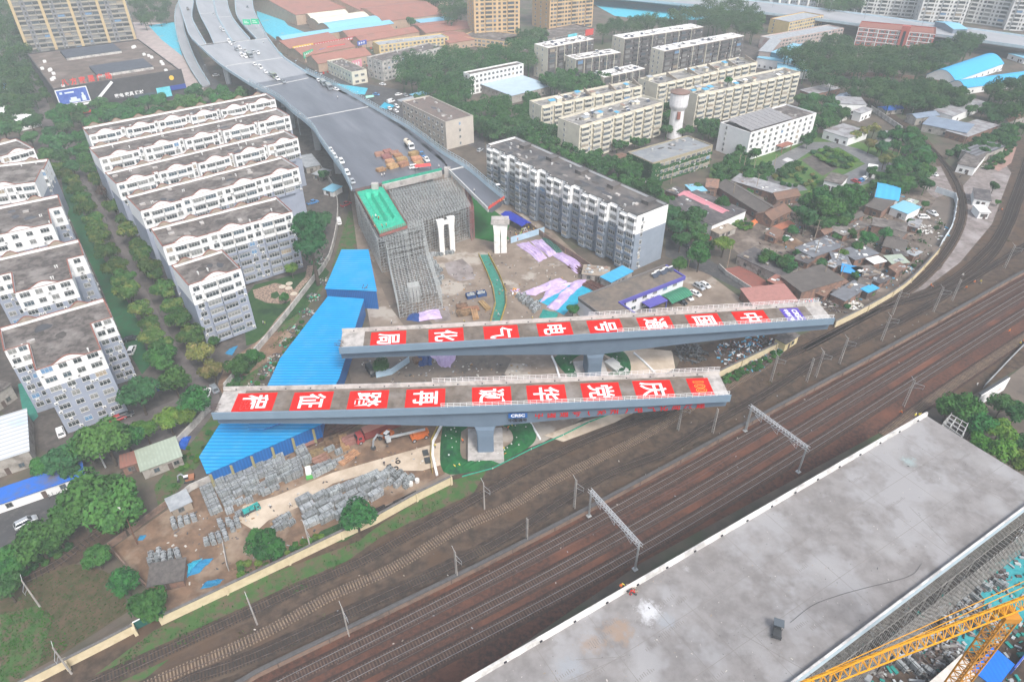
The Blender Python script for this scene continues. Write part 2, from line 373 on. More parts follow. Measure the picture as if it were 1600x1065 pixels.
track('loop track partly hidden behind the parapet of the concrete deck',[(1380,680),(1442,634),(1520,580),(1594,531),(1640,500)],slp_t,'track_bed',shiny=False)
track('dark siding track north of the wall, lying closest to it',[(255,1085),(299,1061),(400,1025),(597,934),(701,886),(800,834),(935,749),(1039,707),(1110,664),(1200,613),(1270,568),(1335,537),(1440,484),(1518,436),(1610,380)],slp_w,'siding_bed',shiny=False)
track('siding track with worn tan sleepers, middle of the three sidings',[(205,1085),(253,1061),(400,996),(518,931),(611,889),(710,830),(800,789),(870,748),(1003,683),(1082,635),(1138,604),(1210,563)],slp_t,'dirt_bed',shiny=False)
track('northernmost siding track curving away to the level crossing',[(110,1085),(158,1064),(400,952),(465,921),(560,880),(640,836),(746,778),(837,727),(930,683),(1053,637),(1138,594),(1200,568),(1256,545),(1375,484),(1476,444),(1540,392),(1566,354),(1577,325),(1590,290),(1602,255),(1615,210)],slp_w,'dirt_bed',shiny=False)
track('curved spur track passing the fence by the grey shanties',[(1256,546),(1358,491),(1425,448),(1465,410),(1493,368),(1504,330),(1497,292),(1473,253),(1431,211),(1358,166),(1322,145)],slp_w,'dirt_bed',shiny=False)
track('fan track joining the sidings beside the gravel strip',[(1375,482),(1470,455),(1545,405),(1578,352),(1592,315),(1610,270)],slp_w,'dirt_bed',shiny=False)
track('overgrown disused track under the trees of the lower left',[(-10,935),(40,906),(90,880),(130,850),(170,822)],slp_w,None,gap=1.1,shiny=False,zb=-.1)
# ---------------------------------------------------------------- walls and fences
cream=mat('cream_plaster',(.62,.53,.36),(.54,.45,.29),.7,c3=(.42,.36,.26),s3=.4,lo3=.62,hi3=.75)
coping=mat('grey_coping',(.17,.16,.155),(.11,.105,.1),1.2)
brickw=mat('red_brick',(.25,.165,.125),(.2,.14,.11),1.2,c3=(.13,.095,.08),s3=.3)
palew=mat('pale_wall',(.52,.5,.47),(.38,.36,.34),.5,c3=(.25,.24,.23),s3=.25)
bluefence=mat('blue_hoarding',(.42,.56,.68),(.34,.48,.6),.4)
def wallrun(name,label,cat,px,h,th,m,cap=None,piers=0,capw=.12,step=6,pm=None,ps=(.45,.3),z0=0):
 P=smooth([at(x,y,h if cap else 0)for x,y in px],step)
 for p in P:p.z=0
 O=P[0];t=thing(name,label,cat,O);A,B=offset(P,th/2),offset(P,-th/2);mb=MB()
 secs=[[(a.x-O.x,a.y-O.y,z0),(b.x-O.x,b.y-O.y,z0),(b.x-O.x,b.y-O.y,h),(a.x-O.x,a.y-O.y,h)]for a,b in zip(A,B)]
 mb.rings(secs);mb.build('wall_panel' if cat=='wall' else 'fence_panel',m,t)
 if cap:
  A,B=offset(P,th/2+capw),offset(P,-th/2-capw);mb=MB()
  mb.rings([[(a.x-O.x,a.y-O.y,h),(b.x-O.x,b.y-O.y,h),(b.x-O.x,b.y-O.y,h+.16),(a.x-O.x,a.y-O.y,h+.16)]for a,b in zip(A,B)])
  mb.build('coping',cap,t)
 if piers:
  d=0;proto=None
  for a,b in zip(P,P[1:]):
   d+=(b-a).length
   if d>=piers:
    d=0
    if proto is None:
     q=MB();q.box(-ps[0]/2,ps[0]/2,-th/2-ps[1],th/2+ps[1]*.4,z0,h-.05);proto=q.mesh('pier',pm or m)
    u=b-a;link('pier',proto,t,b-O,math.atan2(u.y,u.x)+pi*0)
 return t
wallrun('boundary_wall','long cream boundary wall with grey coping beside the railway, below the field','wall',[(0,1082),(31,1065),(100,1030),(160,1000),(206,976)],2.4,.3,cream,coping,7,ps=(.6,.9))
wallrun('boundary_wall','cream boundary wall from the dark green gate past the storage yard','wall',[(246,964),(400,892),(533,829),(585,806),(650,770),(704,744)],2.6,.35,cream,coping,9)
wallrun('boundary_wall','cream boundary wall curving round the shanty houses to the spur track','wall',[(1307,501),(1358,476),(1414,442),(1453,404),(1467,388)],2.6,.3,cream,coping,12)
wallrun('boundary_wall','short cream boundary wall below the scrap yard between the two girders','wall',[(1122,580),(1160,562),(1214,536)],2.6,.3,cream,coping,8)
wallrun('retaining_wall','long red brick retaining wall with dark coping dividing sidings from main line','wall',[(340,1085),(400,1049),(800,855),(1200,642),(1450,508),(1620,412),(1900,258)],1.7,.5,brickw,mat('dark_coping',(.10,.095,.095),(.075,.07,.07),1),9,capw=.22,pm=mat('dark_pier',(.12,.085,.07)),ps=(.25,.1))
wallrun('boundary_wall','weathered grey wall between the estate garden and the blue roofed shed','wall',[(352,608),(400,552),(440,505),(490,440),(515,405),(528,345),(524,300),(500,262)],2.2,.3,palew,None,0)
wallrun('boundary_wall','weathered grey wall beside the bushes at the left end of the lower girder','wall',[(262,712),(300,672),(330,640)],2.2,.3,palew)
wallrun('boundary_wall','low red brick wall round the storage yard corner','wall',[(262,790),(215,825),(172,856),(205,895),(232,920)],1.8,.3,brickw,None)
wallrun('boundary_wall','brick wall between the long grey apartment block and the site yard','wall',[(800,335),(850,372),(900,405),(945,437)],2.2,.3,brickw,None,8)
wallrun('hoarding_fence','pale blue sheet hoarding behind the crowd of workers','fence',[(798,380),(850,364)],2.6,.12,bluefence,None,3,ps=(.15,.1))
wallrun('hoarding_fence','bluish white sheet fence along the curve of the spur track','fence',[(1468,386),(1485,358),(1491,330),(1490,310),(1461,300)],2.6,.12,mat('white_sheet',(.66,.72,.75),(.55,.6,.64),.6),None,3,ps=(.15,.25))
wallrun('boundary_wall','white wall beside the upper spur track near the small white sheds','wall',[(1360,172),(1408,205)],2.6,.3,palew)
wallrun('boundary_wall','curved white wall in the park behind the flat roofed annex','wall',[(1272,200),(1305,192),(1322,188)],2,.3,palew)
wallrun('boundary_wall','pale wall round the sunken brick court by the street','wall',[(1123,418),(1135,430),(1190,465)],1.6,.3,palew)
wallrun('boundary_wall','grey wall at the left of the storage yard running to the blue shed','wall',[(272,787),(300,765),(333,750)],2.0,.25,palew)
wallrun('hoarding_fence','short grey sheet fence at the lower corner of the storage yard','fence',[(351,855),(358,892)],2.2,.12,palew)
wallrun('hoarding_fence','grey hoarding under the girders beside the black van','fence',[(588,590),(612,585),(640,566)],2.2,.12,bluefence)
wallrun('boundary_wall','long low red brick wall in front of the white factory yard','wall',[(1270,118),(1400,122),(1500,138),(1600,152)],2.5,.3,brickw)
# ---------------------------------------------------------------- the two swivel girders
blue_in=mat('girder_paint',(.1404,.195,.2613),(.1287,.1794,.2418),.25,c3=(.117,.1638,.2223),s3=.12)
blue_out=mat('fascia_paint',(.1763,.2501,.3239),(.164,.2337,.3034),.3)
deckc=mat('girder_deck',(.175,.142,.116),(.115,.094,.077),.45,c3=(.23,.205,.185),s3=.12,bump=.2)
conc=mat('parapet_concrete',(.47,.44,.42),(.36,.34,.32),.6,c3=(.28,.265,.25),s3=.3)
newconc=mat('pale_concrete',(.50,.50,.48),(.42,.42,.405),.5)
white_paint=mat('white_paint',(.8,.8,.8),(.7,.7,.7),1)
redp=mat('red_banner',(.62,.014,.010),(.55,.012,.010),.5,rough=.8,spec=.05)
bluep=mat('blue_banner',(.10,.06,.40),(.09,.05,.36),.5,rough=.6)
yel=mat('gold_line',(.8,.5,.06));redl=mat('red_lettering',(.5,.010,.014));navy=mat('navy_plate',(.01,.10,.34));blk=mat('dark_lettering',(.02,.02,.03))
ZD=17.0
def girder(label,nearL,nearR,farL,farR,pier_px,hz_end,hz_mid,panels,rail_from,face=False,sag=0.0):
 """T shaped box girder: local x along the girder, y across (away from the river of tracks), z up"""
 a,b=at(*nearL,ZD+1),at(*nearR,ZD+1);d=b-a;Lg=d.length;ang=math.atan2(d.y,d.x)
 f=(at(*farL,ZD+1)+at(*farR,ZD+1))/2-(a+b)/2;Wd=f.dot(Vector((-sin(ang),cos(ang),0)))
 t=thing('bridge_girder',label,'bridge',(a.x,a.y,0),ang);T=Matrix.Rotation(-ang,4,'Z')@Matrix.Translation((-a.x,-a.y,0))
 loc=lambda px,z:T@at(*px,z)
 xp=loc(pier_px,ZD).x;xs=[Lg*i/40 for i in range(41)]
 dep=lambda x:hz_end+(hz_mid-hz_end)*max(0,1-abs(x-xp)/(Lg*.5))**1.6
 bow=lambda x:sag*4*(x/Lg)*(1-x/Lg)
 mb=MB();secs=[]
 for x in xs:
  h=dep(x);y0=bow(x);w1=.9
  secs.append([(x,y0+.02,ZD-1.0),(x,y0+w1+.5,ZD-1.35),(x,y0+w1+.9,ZD-h),(x,y0+Wd-w1-.9,ZD-h),(x,y0+Wd-w1-.5,ZD-1.35),(x,y0+Wd-.02,ZD-1.0),(x,y0+Wd-.02,ZD),(x,y0+.02,ZD)])
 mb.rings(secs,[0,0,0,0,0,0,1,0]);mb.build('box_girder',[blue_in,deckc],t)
 for k,nm in((0,'near'),(1,'far')):
  mb=MB();secs=[]
  for x in xs:
   y0=bow(x)
   if k==0:secs.append([(x,y0-.06,ZD-1.06),(x,y0+.02,ZD-1.06),(x,y0+.02,ZD+.003),(x,y0+.5,ZD+.003),(x,y0+.26,ZD+1),(x,y0-.06,ZD+1)])
   else:secs.append([(x,y0+Wd+.06,ZD-1.06),(x,y0+Wd+.06,ZD+1),(x,y0+Wd-.26,ZD+1),(x,y0+Wd-.5,ZD+.003),(x,y0+Wd-.02,ZD+.003),(x,y0+Wd-.02,ZD-1.06)])
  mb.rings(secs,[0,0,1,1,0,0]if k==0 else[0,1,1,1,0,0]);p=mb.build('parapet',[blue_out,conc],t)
  x0=loc(rail_from[k],ZD+1).x;mb=MB();x=x0;yy=(.1 if k==0 else Wd-.1)
  while x<Lg-.2:
   y0=bow(x)+yy;mb.box(x-.05,x+.05,y0-.05,y0+.05,ZD+1,ZD+2.2)
   if x+1.5<Lg:
    y1=bow(x+1.5)+yy
    for zz in(1.25,1.7,2.18):mb.bar((x,y0,ZD+zz),(x+1.5,y1,ZD+zz),.07)
   x+=1.5
  mb.build('railing',white_paint,t)
  if k:
   for i in range(int(Lg/6)):
    x=3+6*i;mb=MB();y0=bow(x)+Wd-.56;mb.box(x,x+.35,y0,y0+.2,ZD+.3,ZD+.5)
    mb.build('drain_hole',blk,p)
 for x0,x1 in((.05,Lg*.045),(Lg*.965,Lg-.05)):mb=MB();mb.box(x0,x1,bow(x0)+.52,bow(x1)+Wd-.52,ZD+.004,ZD+.02);mb.build('bare_deck_end',conc,t)
 mb=MB()
 for i in range(9):
  x=.3+rnd.random()*.8;y=1.5+i*.35;mb.bar((x,y,ZD+.05),(x-1.2-rnd.random(),y+rnd.uniform(-.4,.4),ZD+.2+rnd.random()*.6),.06)
 mb.build('starter_bars',mat('rusty_bar',(.09,.055,.045)),t)
 for px,ch,colr in panels:
  c=loc(px,ZD);hx=4.75 if ch not in('100','CRSC')else 2.75;cy=Wd/2+bow(c.x);hy=3.3
  mb=MB();mb.box(c.x-hx,c.x+hx,cy-hy,cy+hy,ZD+.02,ZD+.05);o=mb.build('banner',bluep if ch=='CRSC' else redp,t)
  M=Matrix.Translation((c.x,cy,ZD+.055))@Matrix.Rotation(-pi/2,4,'Z')
  if ch=='100':
   Mx=M@Matrix.Diagonal((1.0,1.15,1,1))
   text('100',3.0,yel,o,'emblem',.12,Mx,1.05,.01)
   text('100',3.0,redp,o,'emblem_core',.02,Mx@Matrix.Translation((0,0,.02)),1.05,.01)
  elif ch=='CRSC':
   text('CRSC',2.0,white_paint,o,'lettering',.08,M@Matrix.Translation((0,1.15,0)),1.05,.01)
   text('中国通号',1.45,white_paint,o,'lettering',.05,M@Matrix.Translation((0,-1.2,0)),1.0,.01)
  else:text(ch,6.6,white_paint,o,'lettering',.13,M,.80,.01)
 if face:
  h=lambda x:ZD-1.35
  def web(px0,px1,body,m,size,zc,nm):
   x0=loc(px0,ZD-3).x;x1=loc(px1,ZD-3).x;n=len(body)
   for i,ch in enumerate(body):
    x=x0+(x1-x0)*(i+.5)/n;hh=dep(x);s=math.atan2(.4,hh-1.35)
    zz=13.1+.95*i/(n-1)
    y=bow(x)+1.4+.4*(ZD-1.35-zz)/(hh-1.35)-.06
    text(ch,size,m,t,nm,.05,Matrix.Translation((x,y,zz))@Matrix.Rotation(pi/2,4,'X')@Matrix.Rotation(-s,4,'X'),1.0,.01)
  web((832,640),(1103,628),'中国通号(郑州)电气化局承建',redl,2.25,None,'lettering')
  x=loc((809,645),ZD-3).x;y=bow(x)+1.1;hh=dep(x);s=math.atan2(.4,hh-1.35)
  q=Matrix.Translation((x,y,ZD-1.35-1.95))@Matrix.Rotation(pi/2,4,'X')@Matrix.Rotation(-s,4,'X')
  mb=MB();mb.box(-2.3,2.3,-.75,.75,0,.05,0,q);pl=mb.build('logo_plate',navy,t)
  text('CRSC',1.15,white_paint,pl,'lettering',.05,q@Matrix.Translation((0,0,.06)),1.2,.01)
  text('中国通号',1.05,blk,t,'lettering',.03,q@Matrix.Translation((0,-1.45,.06)),1.1,.01)
 zs=ZD-hz_mid+.4;yc=bow(xp)+Wd/2;mb=MB()
 secs=[]
 for z,w,dp in((.4,2.05,Wd/2-1.3),(zs-3.2,2.05,Wd/2-1.3),(zs-1.2,2.3,Wd/2-1.5),(zs,2.9,Wd/2-2.2)):
  secs.append([(xp-w,yc-dp+.25,z),(xp-w+.25,yc-dp,z),(xp+w-.25,yc-dp,z),(xp+w,yc-dp+.25,z),(xp+w,yc+dp-.25,z),(xp+w-.25,yc+dp,z),(xp-w+.25,yc+dp,z),(xp-w,yc+dp-.25,z)])
 mb.rings(secs);mb.build('pier',blue_in,t)
 mb=MB();mb.box(xp-4.5,xp+4.5,yc-6.1,yc+5.2,-.5,1.5)
 mb.build('plinth',conc,t)
 return t
girder('lower blue grey bridge girder on one pier, with red lettering along its near face',(330,645),(1143,617),(345,605),(1124,577),(756,610),4.0,7.4,[((398,628),'程',0),((488,624),'征',0),((576,621),'踏',0),((665,617),'再',0),((768,612),'诞',0),((853,609),'华',0),((938,606),'党',0),((1020,604),'庆',0),((1093,602),'100',0)],((690,620),(676,590)),True,-.9)
girder('upper blue grey bridge girder behind the other, with red banners and one violet banner',(529,543),(1305,497),(534,514),(1279,470),(930,510),4.0,7.6,[((607,527),'局',0),((697,523),'化',0),((783,519),'气',0),((867,515),'电',0),((946,511),'号',0),((1025,507),'通',0),((1102,503),'国',0),((1176,499),'中',0),((1241,494),'CRSC',0)],((965,520),(918,488)),False,-.6)
def mound(label,px,hole,h):
 P=smooth([at(x,y)for x,y in px+[px[0]]],1.2)[:-1];c=at(*hole);O=Vector((c.x,c.y,0));mb=MB();n=len(P);k=6;IN=.45
 for i in range(k+1):
  f=i/k
  for p in P:
   r=O+(p-O)*(1-f*.45);w=sin(f*pi)**.7
   mb.v.append((r.x-O.x,r.y-O.y,.08+h*w*(.75+.35*rnd.random())))
 for i in range(k):
  for j in range(n):j2=(j+1)%n;mb.f.append((i*n+j,i*n+j2,(i+1)*n+j2,(i+1)*n+j));mb.m.append(0)
 o=mb.build('mesh_cover',mat('green_mesh',(.006,.0863,.021),(.009,.1125,.03),.6,c3=(.0045,.0525,.0225),s3=.4,bump=.4),None,O);tag(o,label,'mesh cover')
 st=mat('pale_rock',(.6,.6,.58));
 for i in range(26):
  q=rnd.choice(P);f=.1+.75*rnd.random();r=O+(q-O)*(1-f*.45);b=MB();s=.16+.1*rnd.random();z=.08+h*sin(f*pi)**.7*.95
  b.rings([[(s*a*cos(j*pi/3),s*a*sin(j*pi/3),zz*s)for j in range(6)]for zz,a in((-.5,.7),(.1,1),(.7,.55))])
  tag(b.build('stone',st,None,(r.x,r.y,z+.1)),'small white stone weighing down the green mesh '+('round the lower pier' if 'lower' in label else 'round the upper pier'),'stone','white stones on the green mesh')
mound('bright green dust mesh heaped round the pier of the lower girder',[(692,662),(688,696),(689,728),(702,741),(747,735),(779,724),(835,690),(826,655),(780,640),(730,640)],(757,690),1.3)
mound('bright green dust mesh heaped round the pier of the upper girder',[(865,560),(880,580),(905,600),(960,600),(985,580),(975,550),(930,535),(885,545)],(928,570),1.3)
# ---------------------------------------------------------------- elevated road
ZH=16.0
asph=mat('viaduct_asphalt',(.125,.13,.15),(.085,.089,.103),.12,c3=(.19,.195,.22),s3=.035,rough=.3,stretch=(1,6,1,31),spec=.5)
asph_l=mat('viaduct_concrete',(.31,.32,.34),(.25,.258,.275),.12,c3=(.35,.355,.37),s3=.04,rough=.45,stretch=(1,6,1,31))
vconc=mat('viaduct_beam',(.42,.44,.46),(.34,.36,.38),.2)
vside=mat('viaduct_edge',(.42,.52,.58),(.36,.46,.52),.3)
noise_glass=mat('barrier_panel',(.62,.68,.70),rough=.3,alpha=.55)
joint=mat('joint_concrete',(.60,.59,.57),(.5,.49,.47),.6)
def ribbon(t,Lp,Rp,zt,top,z=ZH,dz=None,thick=1.8,bars=(1,1),n=24,name='deck',h=1.0):
 """viaduct deck between two photo lines"""
 def res(P):
  Q=smooth([at(x,y,z)for x,y in P],3);L=[0]
  for a,b in zip(Q,Q[1:]):L.append(L[-1]+(b-a).length)
  o=[]
  for i in range(n+1):
   d=L[-1]*i/n;j=0
   while j<len(L)-2 and L[j+1]<d:j+=1
   o.append(Q[j].lerp(Q[j+1],(d-L[j])/max(1e-6,L[j+1]-L[j])))
  return o
 A,B=res(Lp),res(Rp)
 if dz:
  for i in range(n+1):
   k=dz[0]+(dz[1]-dz[0])*i/n;A[i].z+=k;B[i].z+=k
 O=Vector((*t.location,));secs=[]
 for a,b in zip(A,B):
  a=a-O;b=b-O;u=(b-a).normalized();m1=a+u*min(2.5,(b-a).length*.3);m2=b-u*min(2.5,(b-a).length*.3)
  secs.append([a,b,b-Vector((0,0,.5)),m2-Vector((0,0,thick)),m1-Vector((0,0,thick)),a-Vector((0,0,.5))])
 mb=MB();mb.rings(secs,[0,1,1,1,1,1]);mb.build(name,[top,vconc],t)
 for on,E,s in((bars[0],A,-1),(bars[1],B,1)):
  if not on:continue
  mb=MB();secs=[]
  for i in range(n+1):
   e=E[i]-O;u=(B[i]-A[i]).normalized()*s
   secs.append([e+u*.1-Vector((0,0,.7)),e+u*.1+Vector((0,0,h)),e-u*.2+Vector((0,0,h)),e-u*.45+Vector((0,0,.004))])
  mb.rings(secs);mb.build('parapet',vside,t)
  if on==2:
   m1=MB();m2=MB();Q=smooth([p-O for p in E],2.2);Q=offset(Q,-s*.05)
   for a,b in zip(Q,Q[1:]):
    m1 .bar(a+Vector((0,0,h)),a+Vector((0,0,h+1.9)),.16)
    for zz in(h+.1,h+1.0,h+1.9):m1 .bar(a+Vector((0,0,zz)),b+Vector((0,0,zz)),.12)
    m2 .poly([a+Vector((0,0,h+.1)),b+Vector((0,0,h+.1)),b+Vector((0,0,h+1.0)),a+Vector((0,0,h+1.0))])
   f=m1 .build('noise_barrier',vside,t);m2 .build('barrier_panes',noise_glass,f)
 return A,B
o0=at(620,250,0);via=thing('viaduct','unfinished wide grey elevated road sweeping from the top edge to the scaffolding','elevated road',o0)
ribbon(via,[(311,72),(334,93),(353,108),(390,132)],[(419,60),(430,75),(443,90),(480,115)],0,asph_l,n=24)
ribbon(via,[(390,132),(434,155),(456,174),(474,188),(491,204),(501,221),(518,245),(535,269),(549,296)],[(480,115),(535,142),(574,164),(610,185),(637,203),(660,222),(680,238),(695,252),(701,264)],0,asph,bars=(2,0),n=40,h=1.3)
ribbon(via,[(478,117),(533,145),(571,167),(607,188),(634,206),(657,225),(677,241),(693,255),(703,268),(733,300),(763,329)],[(480,115),(535,142),(574,164),(610,185),(640,202),(688,238),(730,264),(761,290),(788,312)],0,asph,bars=(0,2),n=40,name='ramp',h=1.3)
for L_,R_ in(([(277,-40),(279,0),(284,20),(289,36),(296,56),(310,71)],[(302,-40),(303,0),(300,25),(308,45),(322,69)]),([(305,-40),(306,0),(313,25),(325,48),(334,68)],[(329,-40),(333,0),(339,25),(351,47),(362,65)]),([(330,-40),(334,0),(340,25),(352,47),(363,65)],[(352,-40),(355,0),(362,25),(375,44),(391,62)]),([(364,-40),(367,0),(370,25),(385,45),(400,61)],[(393,-40),(395,6),(403,31),(412,48),(418,59)])):
 ribbon(via,L_,R_,0,asph_l,n=16,name='branch_deck')
for a,b in(((311,71),(362,63)),((365,66),(419,60)),((354,103),(442,90)),((400,139),(482,122)),((475,186),(575,167)),((312,22),(335,20)),((341,27),(361,26))):
 A,B=at(*a,ZH)-o0,at(*b,ZH)-o0;mb=MB();mb.bar(A+Vector((0,0,.02)),B+Vector((0,0,.02)),.9,.05);mb.build('expansion_joint',joint,via)
for a,b in(((702,266),(732,259)),):
 A,B=at(*a,ZH)-o0,at(*b,ZH)-o0;mb=MB();mb.bar(A+Vector((0,0,.02)),B+Vector((0,0,.02)),1.2,.1);mb.build('expansion_joint',joint,via)
mb=MB();A,B=at(597,290,ZH-.2)-o0,at(690,268,ZH-.2)-o0;mb.bar(A-Vector((0,0,.9)),B-Vector((0,0,.9)),.8,2.4)
for i in range(24):p=A.lerp(B,(i+.5)/24);mb.bar(p+Vector((.3,-.45,-1.9)),p+Vector((.3,-.45,.2)),.25,.1)
mb.build('end_wall',conc,via)
mb=MB();mb.bar(A+Vector((0,.7,.7)),B+Vector((0,.7,.7)),.06,1.2);mb.build('green_netting',mat('green_net',(.03,.34,.22),(.02,.25,.17),1),via)
for x,y in((586,291),(699,266)):
 mb=MB();p=at(x,y,ZH)-o0;mb.box(p.x-1.3,p.x+1.3,p.y-.9,p.y+.9,-3+ZH,1.3+ZH);mb.build('end_post',conc,via)
mb=MB();A,B=at(763,329,ZH)-o0,at(788,312,ZH)-o0;mb.bar(A+Vector((0,-.1,1.0)),B+Vector((0,-.1,1.0)),.12,1.1);mb.build('red_barrier',mat('red_cloth',(.5,.06,.05)),via)
A,B=at(701,267,ZH)-o0,at(763,329,ZH)-o0;mb=MB();mb.bar(A+Vector((0,0,.2)),B+Vector((0,0,.2)),.35,1.6);mb.build('parapet',joint,via)
for le,re_ in(((390,132),(480,115)),((434,155),(535,142)),((474,188),(574,164)),((501,221),(640,203)),((535,269),(690,245)),((334,93),(430,75))):
 a,b=at(*le,ZH)-o0,at(*re_,ZH)-o0
 for f in(.14,.5,.86):
  p=a.lerp(b,f);mb=MB();mb.box(p.x-1.4,p.x+1.4,p.y-1,p.y+1,0,ZH-1.9);mb.box(p.x-2.4,p.x+2.4,p.y-1.3,p.y+1.3,ZH-3.2,ZH-1.7);mb.build('pier',vconc,via)
def road_ramp(label,Lp,Rp,z,dz,loc):
 t=thing('ramp_road',label,'ramp',at(*loc));ribbon(t,Lp,Rp,0,asph_l,z,dz,1.2,n=20);return t
road_ramp('long curved slip road descending at the far left of the viaduct',[(286,-40),(282,0),(275,15),(273,35),(279,65),(293,95),(312,123)],[(303,-40),(296,0),(289,15),(287,40),(294,62),(306,90),(325,119)],6,(6,-5),(285,60))
def flared(p,h,w,mb,ang=R(31),fl=1.5):
 secs=[]
 for z,k in((0,1),(h*.62,1),(h*.8,1.12),(h*.93,fl*.93),(h,fl)):
  a=w*k;b=w*.85;secs.append([Vector((p.x,p.y,z))+Vector((cos(ang)*x-sin(ang)*y,sin(ang)*x+cos(ang)*y,0))for x,y in((-a,-b),(a,-b),(a,b),(-a,b))])
 mb.rings(secs)
whitec=mat('whitewashed_concrete',(.80,.79,.76),(.66,.65,.62),.5,c3=(.5,.49,.46),s3=.3,lo3=.6,hi3=.75)
c0=at(695,396);t=thing('bridge_column','white twin legged flared column standing in front of the scaffolding','column',c0)
for x,y in((691,397),(707,392)):
 mb=MB();p=at(x,y)-c0;flared(p,14.2,.95,mb,R(20),1.45);mb.build('leg',whitec,t)
mb=MB();a,b=at(691,397)-c0,at(707,392)-c0;mb.bar(a+Vector((0,0,12.6)),b+Vector((0,0,12.6)),1.1,1.2);mb.build('cross_beam',whitec,t)
c0=at(782,394);t=thing('bridge_column','white flared double column carrying the end of the asphalt ramp','column',c0)
for dx in(-1.25,1.25):
 mb=MB();flared(Vector((dx*cos(.1),dx*sin(.1),0)),12.2,1.1,mb,R(6),1.0+.42);mb.build('leg',whitec,t)
mb=MB();mb.box(-3.4,3.4,-1.5,1.5,12.2,13.1);mb.box(-3.2,3.2,-1.2,1.6,13.1,14.2);mb.build('pier_cap',conc,t)
# ---------------------------------------------------------------- scaffolding
steel=mat('scaffold_tube',(.50,.53,.53),(.34,.36,.36),.6,rough=.6)
inner_m=mat('dark_steel_inner_shade',(.05,.048,.046),(.08,.07,.065),.5)  # dark colour paints the shade inside the scaffolding; plain dark steel in scrap heaps
def scaffold(label,P,zt,step=1.5,lift=1.5,inner=1,r=.09,z0=0,mats=steel,cat='scaffolding',density=.5,stepz=None):
 """tube lattice filling a quadrilateral plan (list of 4 ground points, ordered round)"""
 O=P[0].copy();O.z=0;t=thing('scaffolding',label,cat,O);a,b,c,d=[Vector((p.x-O.x,p.y-O.y,0))for p in P]
 nu=max(2,int((b-a).length/step));nv=max(2,int((d-a).length/step));nz=int((zt-z0)/lift)
 pt=lambda i,j,z:a.lerp(b,i/nu).lerp(d.lerp(c,i/nu),j/nv)+Vector((0,0,z))
 hz=stepz or(lambda i,j:zt)
 mb=MB();m2=MB();m3=MB()
 for i in range(nu+1):
  for j in range(nv+1):
   edge=i in(0,nu)or j in(0,nv)
   if edge:mb.bar(pt(i,j,z0),pt(i,j,hz(i,j)+.3*rnd.random()+.4),r)
   elif rnd.random()<density:m3 .bar(pt(i,j,z0),pt(i,j,hz(i,j)-.9),r*1.3);mb.bar(pt(i,j,hz(i,j)-.9),pt(i,j,hz(i,j)+.12),r)  # inner uprights coloured dark below their tops to stand in for interior shade
 for k in range(nz+1):
  z=z0+.3+k*lift;inside=False
  for i in range(nu+1):
   for j in range(nv):
    top=z>hz(i,j)-lift*1.1
    if(i in(0,nu)or top or(k%3==0 and rnd.random()<.3))and z<=hz(i,j)+.2 and z<=hz(i,j+1)+.2:m2 .bar(pt(i,j,z),pt(i,j+1,z),r*(1.5 if top else 1.1))
  for j in range(nv+1):
   for i in range(nu):
    top=z>hz(i,j)-lift*1.1
    if(j in(0,nv)or top or(k%3==0 and rnd.random()<.3))and z<=hz(i,j)+.2 and z<=hz(i+1,j)+.2:m2 .bar(pt(i,j,z),pt(i+1,j,z),r*(1.5 if top else 1.1))
 for j in(0,nv):
  for i in range(0,nu-2,3):
   for k in range(0,nz-2,2):
    if hz(i+2,j)>z0+(k+2)*lift:m2 .bar(pt(i,j,z0+k*lift),pt(i+2,j,z0+(k+2)*lift),r*.7)
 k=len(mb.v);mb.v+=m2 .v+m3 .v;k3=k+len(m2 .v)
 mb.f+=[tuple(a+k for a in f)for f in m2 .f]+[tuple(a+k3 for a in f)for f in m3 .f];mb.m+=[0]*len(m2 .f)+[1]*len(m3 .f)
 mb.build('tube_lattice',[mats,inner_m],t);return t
q=lambda x,y,z=0:at(x,y,z)
ZS=14.0
B=[q(608,296,ZS),q(712,275,ZS),q(735,320,ZS),q(640,350,ZS)]
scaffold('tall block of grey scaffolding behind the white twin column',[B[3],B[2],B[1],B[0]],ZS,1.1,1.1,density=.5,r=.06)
A_=[q(553,300,ZS),q(600,292,ZS),q(637,362,ZS),q(590,372,ZS)]
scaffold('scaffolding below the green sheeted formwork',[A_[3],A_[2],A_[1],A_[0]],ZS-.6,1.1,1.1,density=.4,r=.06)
a0,a1,a2,a3=q(625,497),q(692,482),q(664,395),q(606,410)
stp=lambda i,j:7.2+6.4*min(1,max(0,(j-22)/9))
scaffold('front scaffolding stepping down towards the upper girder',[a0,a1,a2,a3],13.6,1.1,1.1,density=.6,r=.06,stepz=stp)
p=q(648,468);mb=MB();mb.box(-2.0,2.0,-1.6,1.6,0,6.0);tag(mb.build('concrete_block',newconc,None,p,R(15)),'bare concrete pier stub rising out of the front scaffolding','pier stub')
g0,g1,g2,g3=q(556,300,15),q(598,291,15),q(636,352,15),q(593,366,15);O=Vector((g0 .x,g0 .y,0))
t=thing('formwork','red edged formwork under bright green sheeting on the scaffolding','formwork',O);mb=MB();nu,nv=14,24
for i in range(nu+1):
 for j in range(nv+1):
  p=g0 .lerp(g1,i/nu).lerp(g3 .lerp(g2,i/nu),j/nv)-O;w=-1.3 if 3<i<11 and 2<j<19 and i!=7 else 0
  mb.v.append((p.x+rnd.uniform(-.1,.1),p.y+rnd.uniform(-.1,.1),15+w+rnd.uniform(-.12,.16)))
for i in range(nu):
 for j in range(nv):k=i*(nv+1)+j;mb.f.append((k,k+1,k+nv+2,k+nv+1)[::-1]);mb.m.append(0)
mb.build('sheeting',mat('emerald_sheet',(.03,.44,.27),(.02,.34,.22),.8,rough=.5),t)
mb=MB()
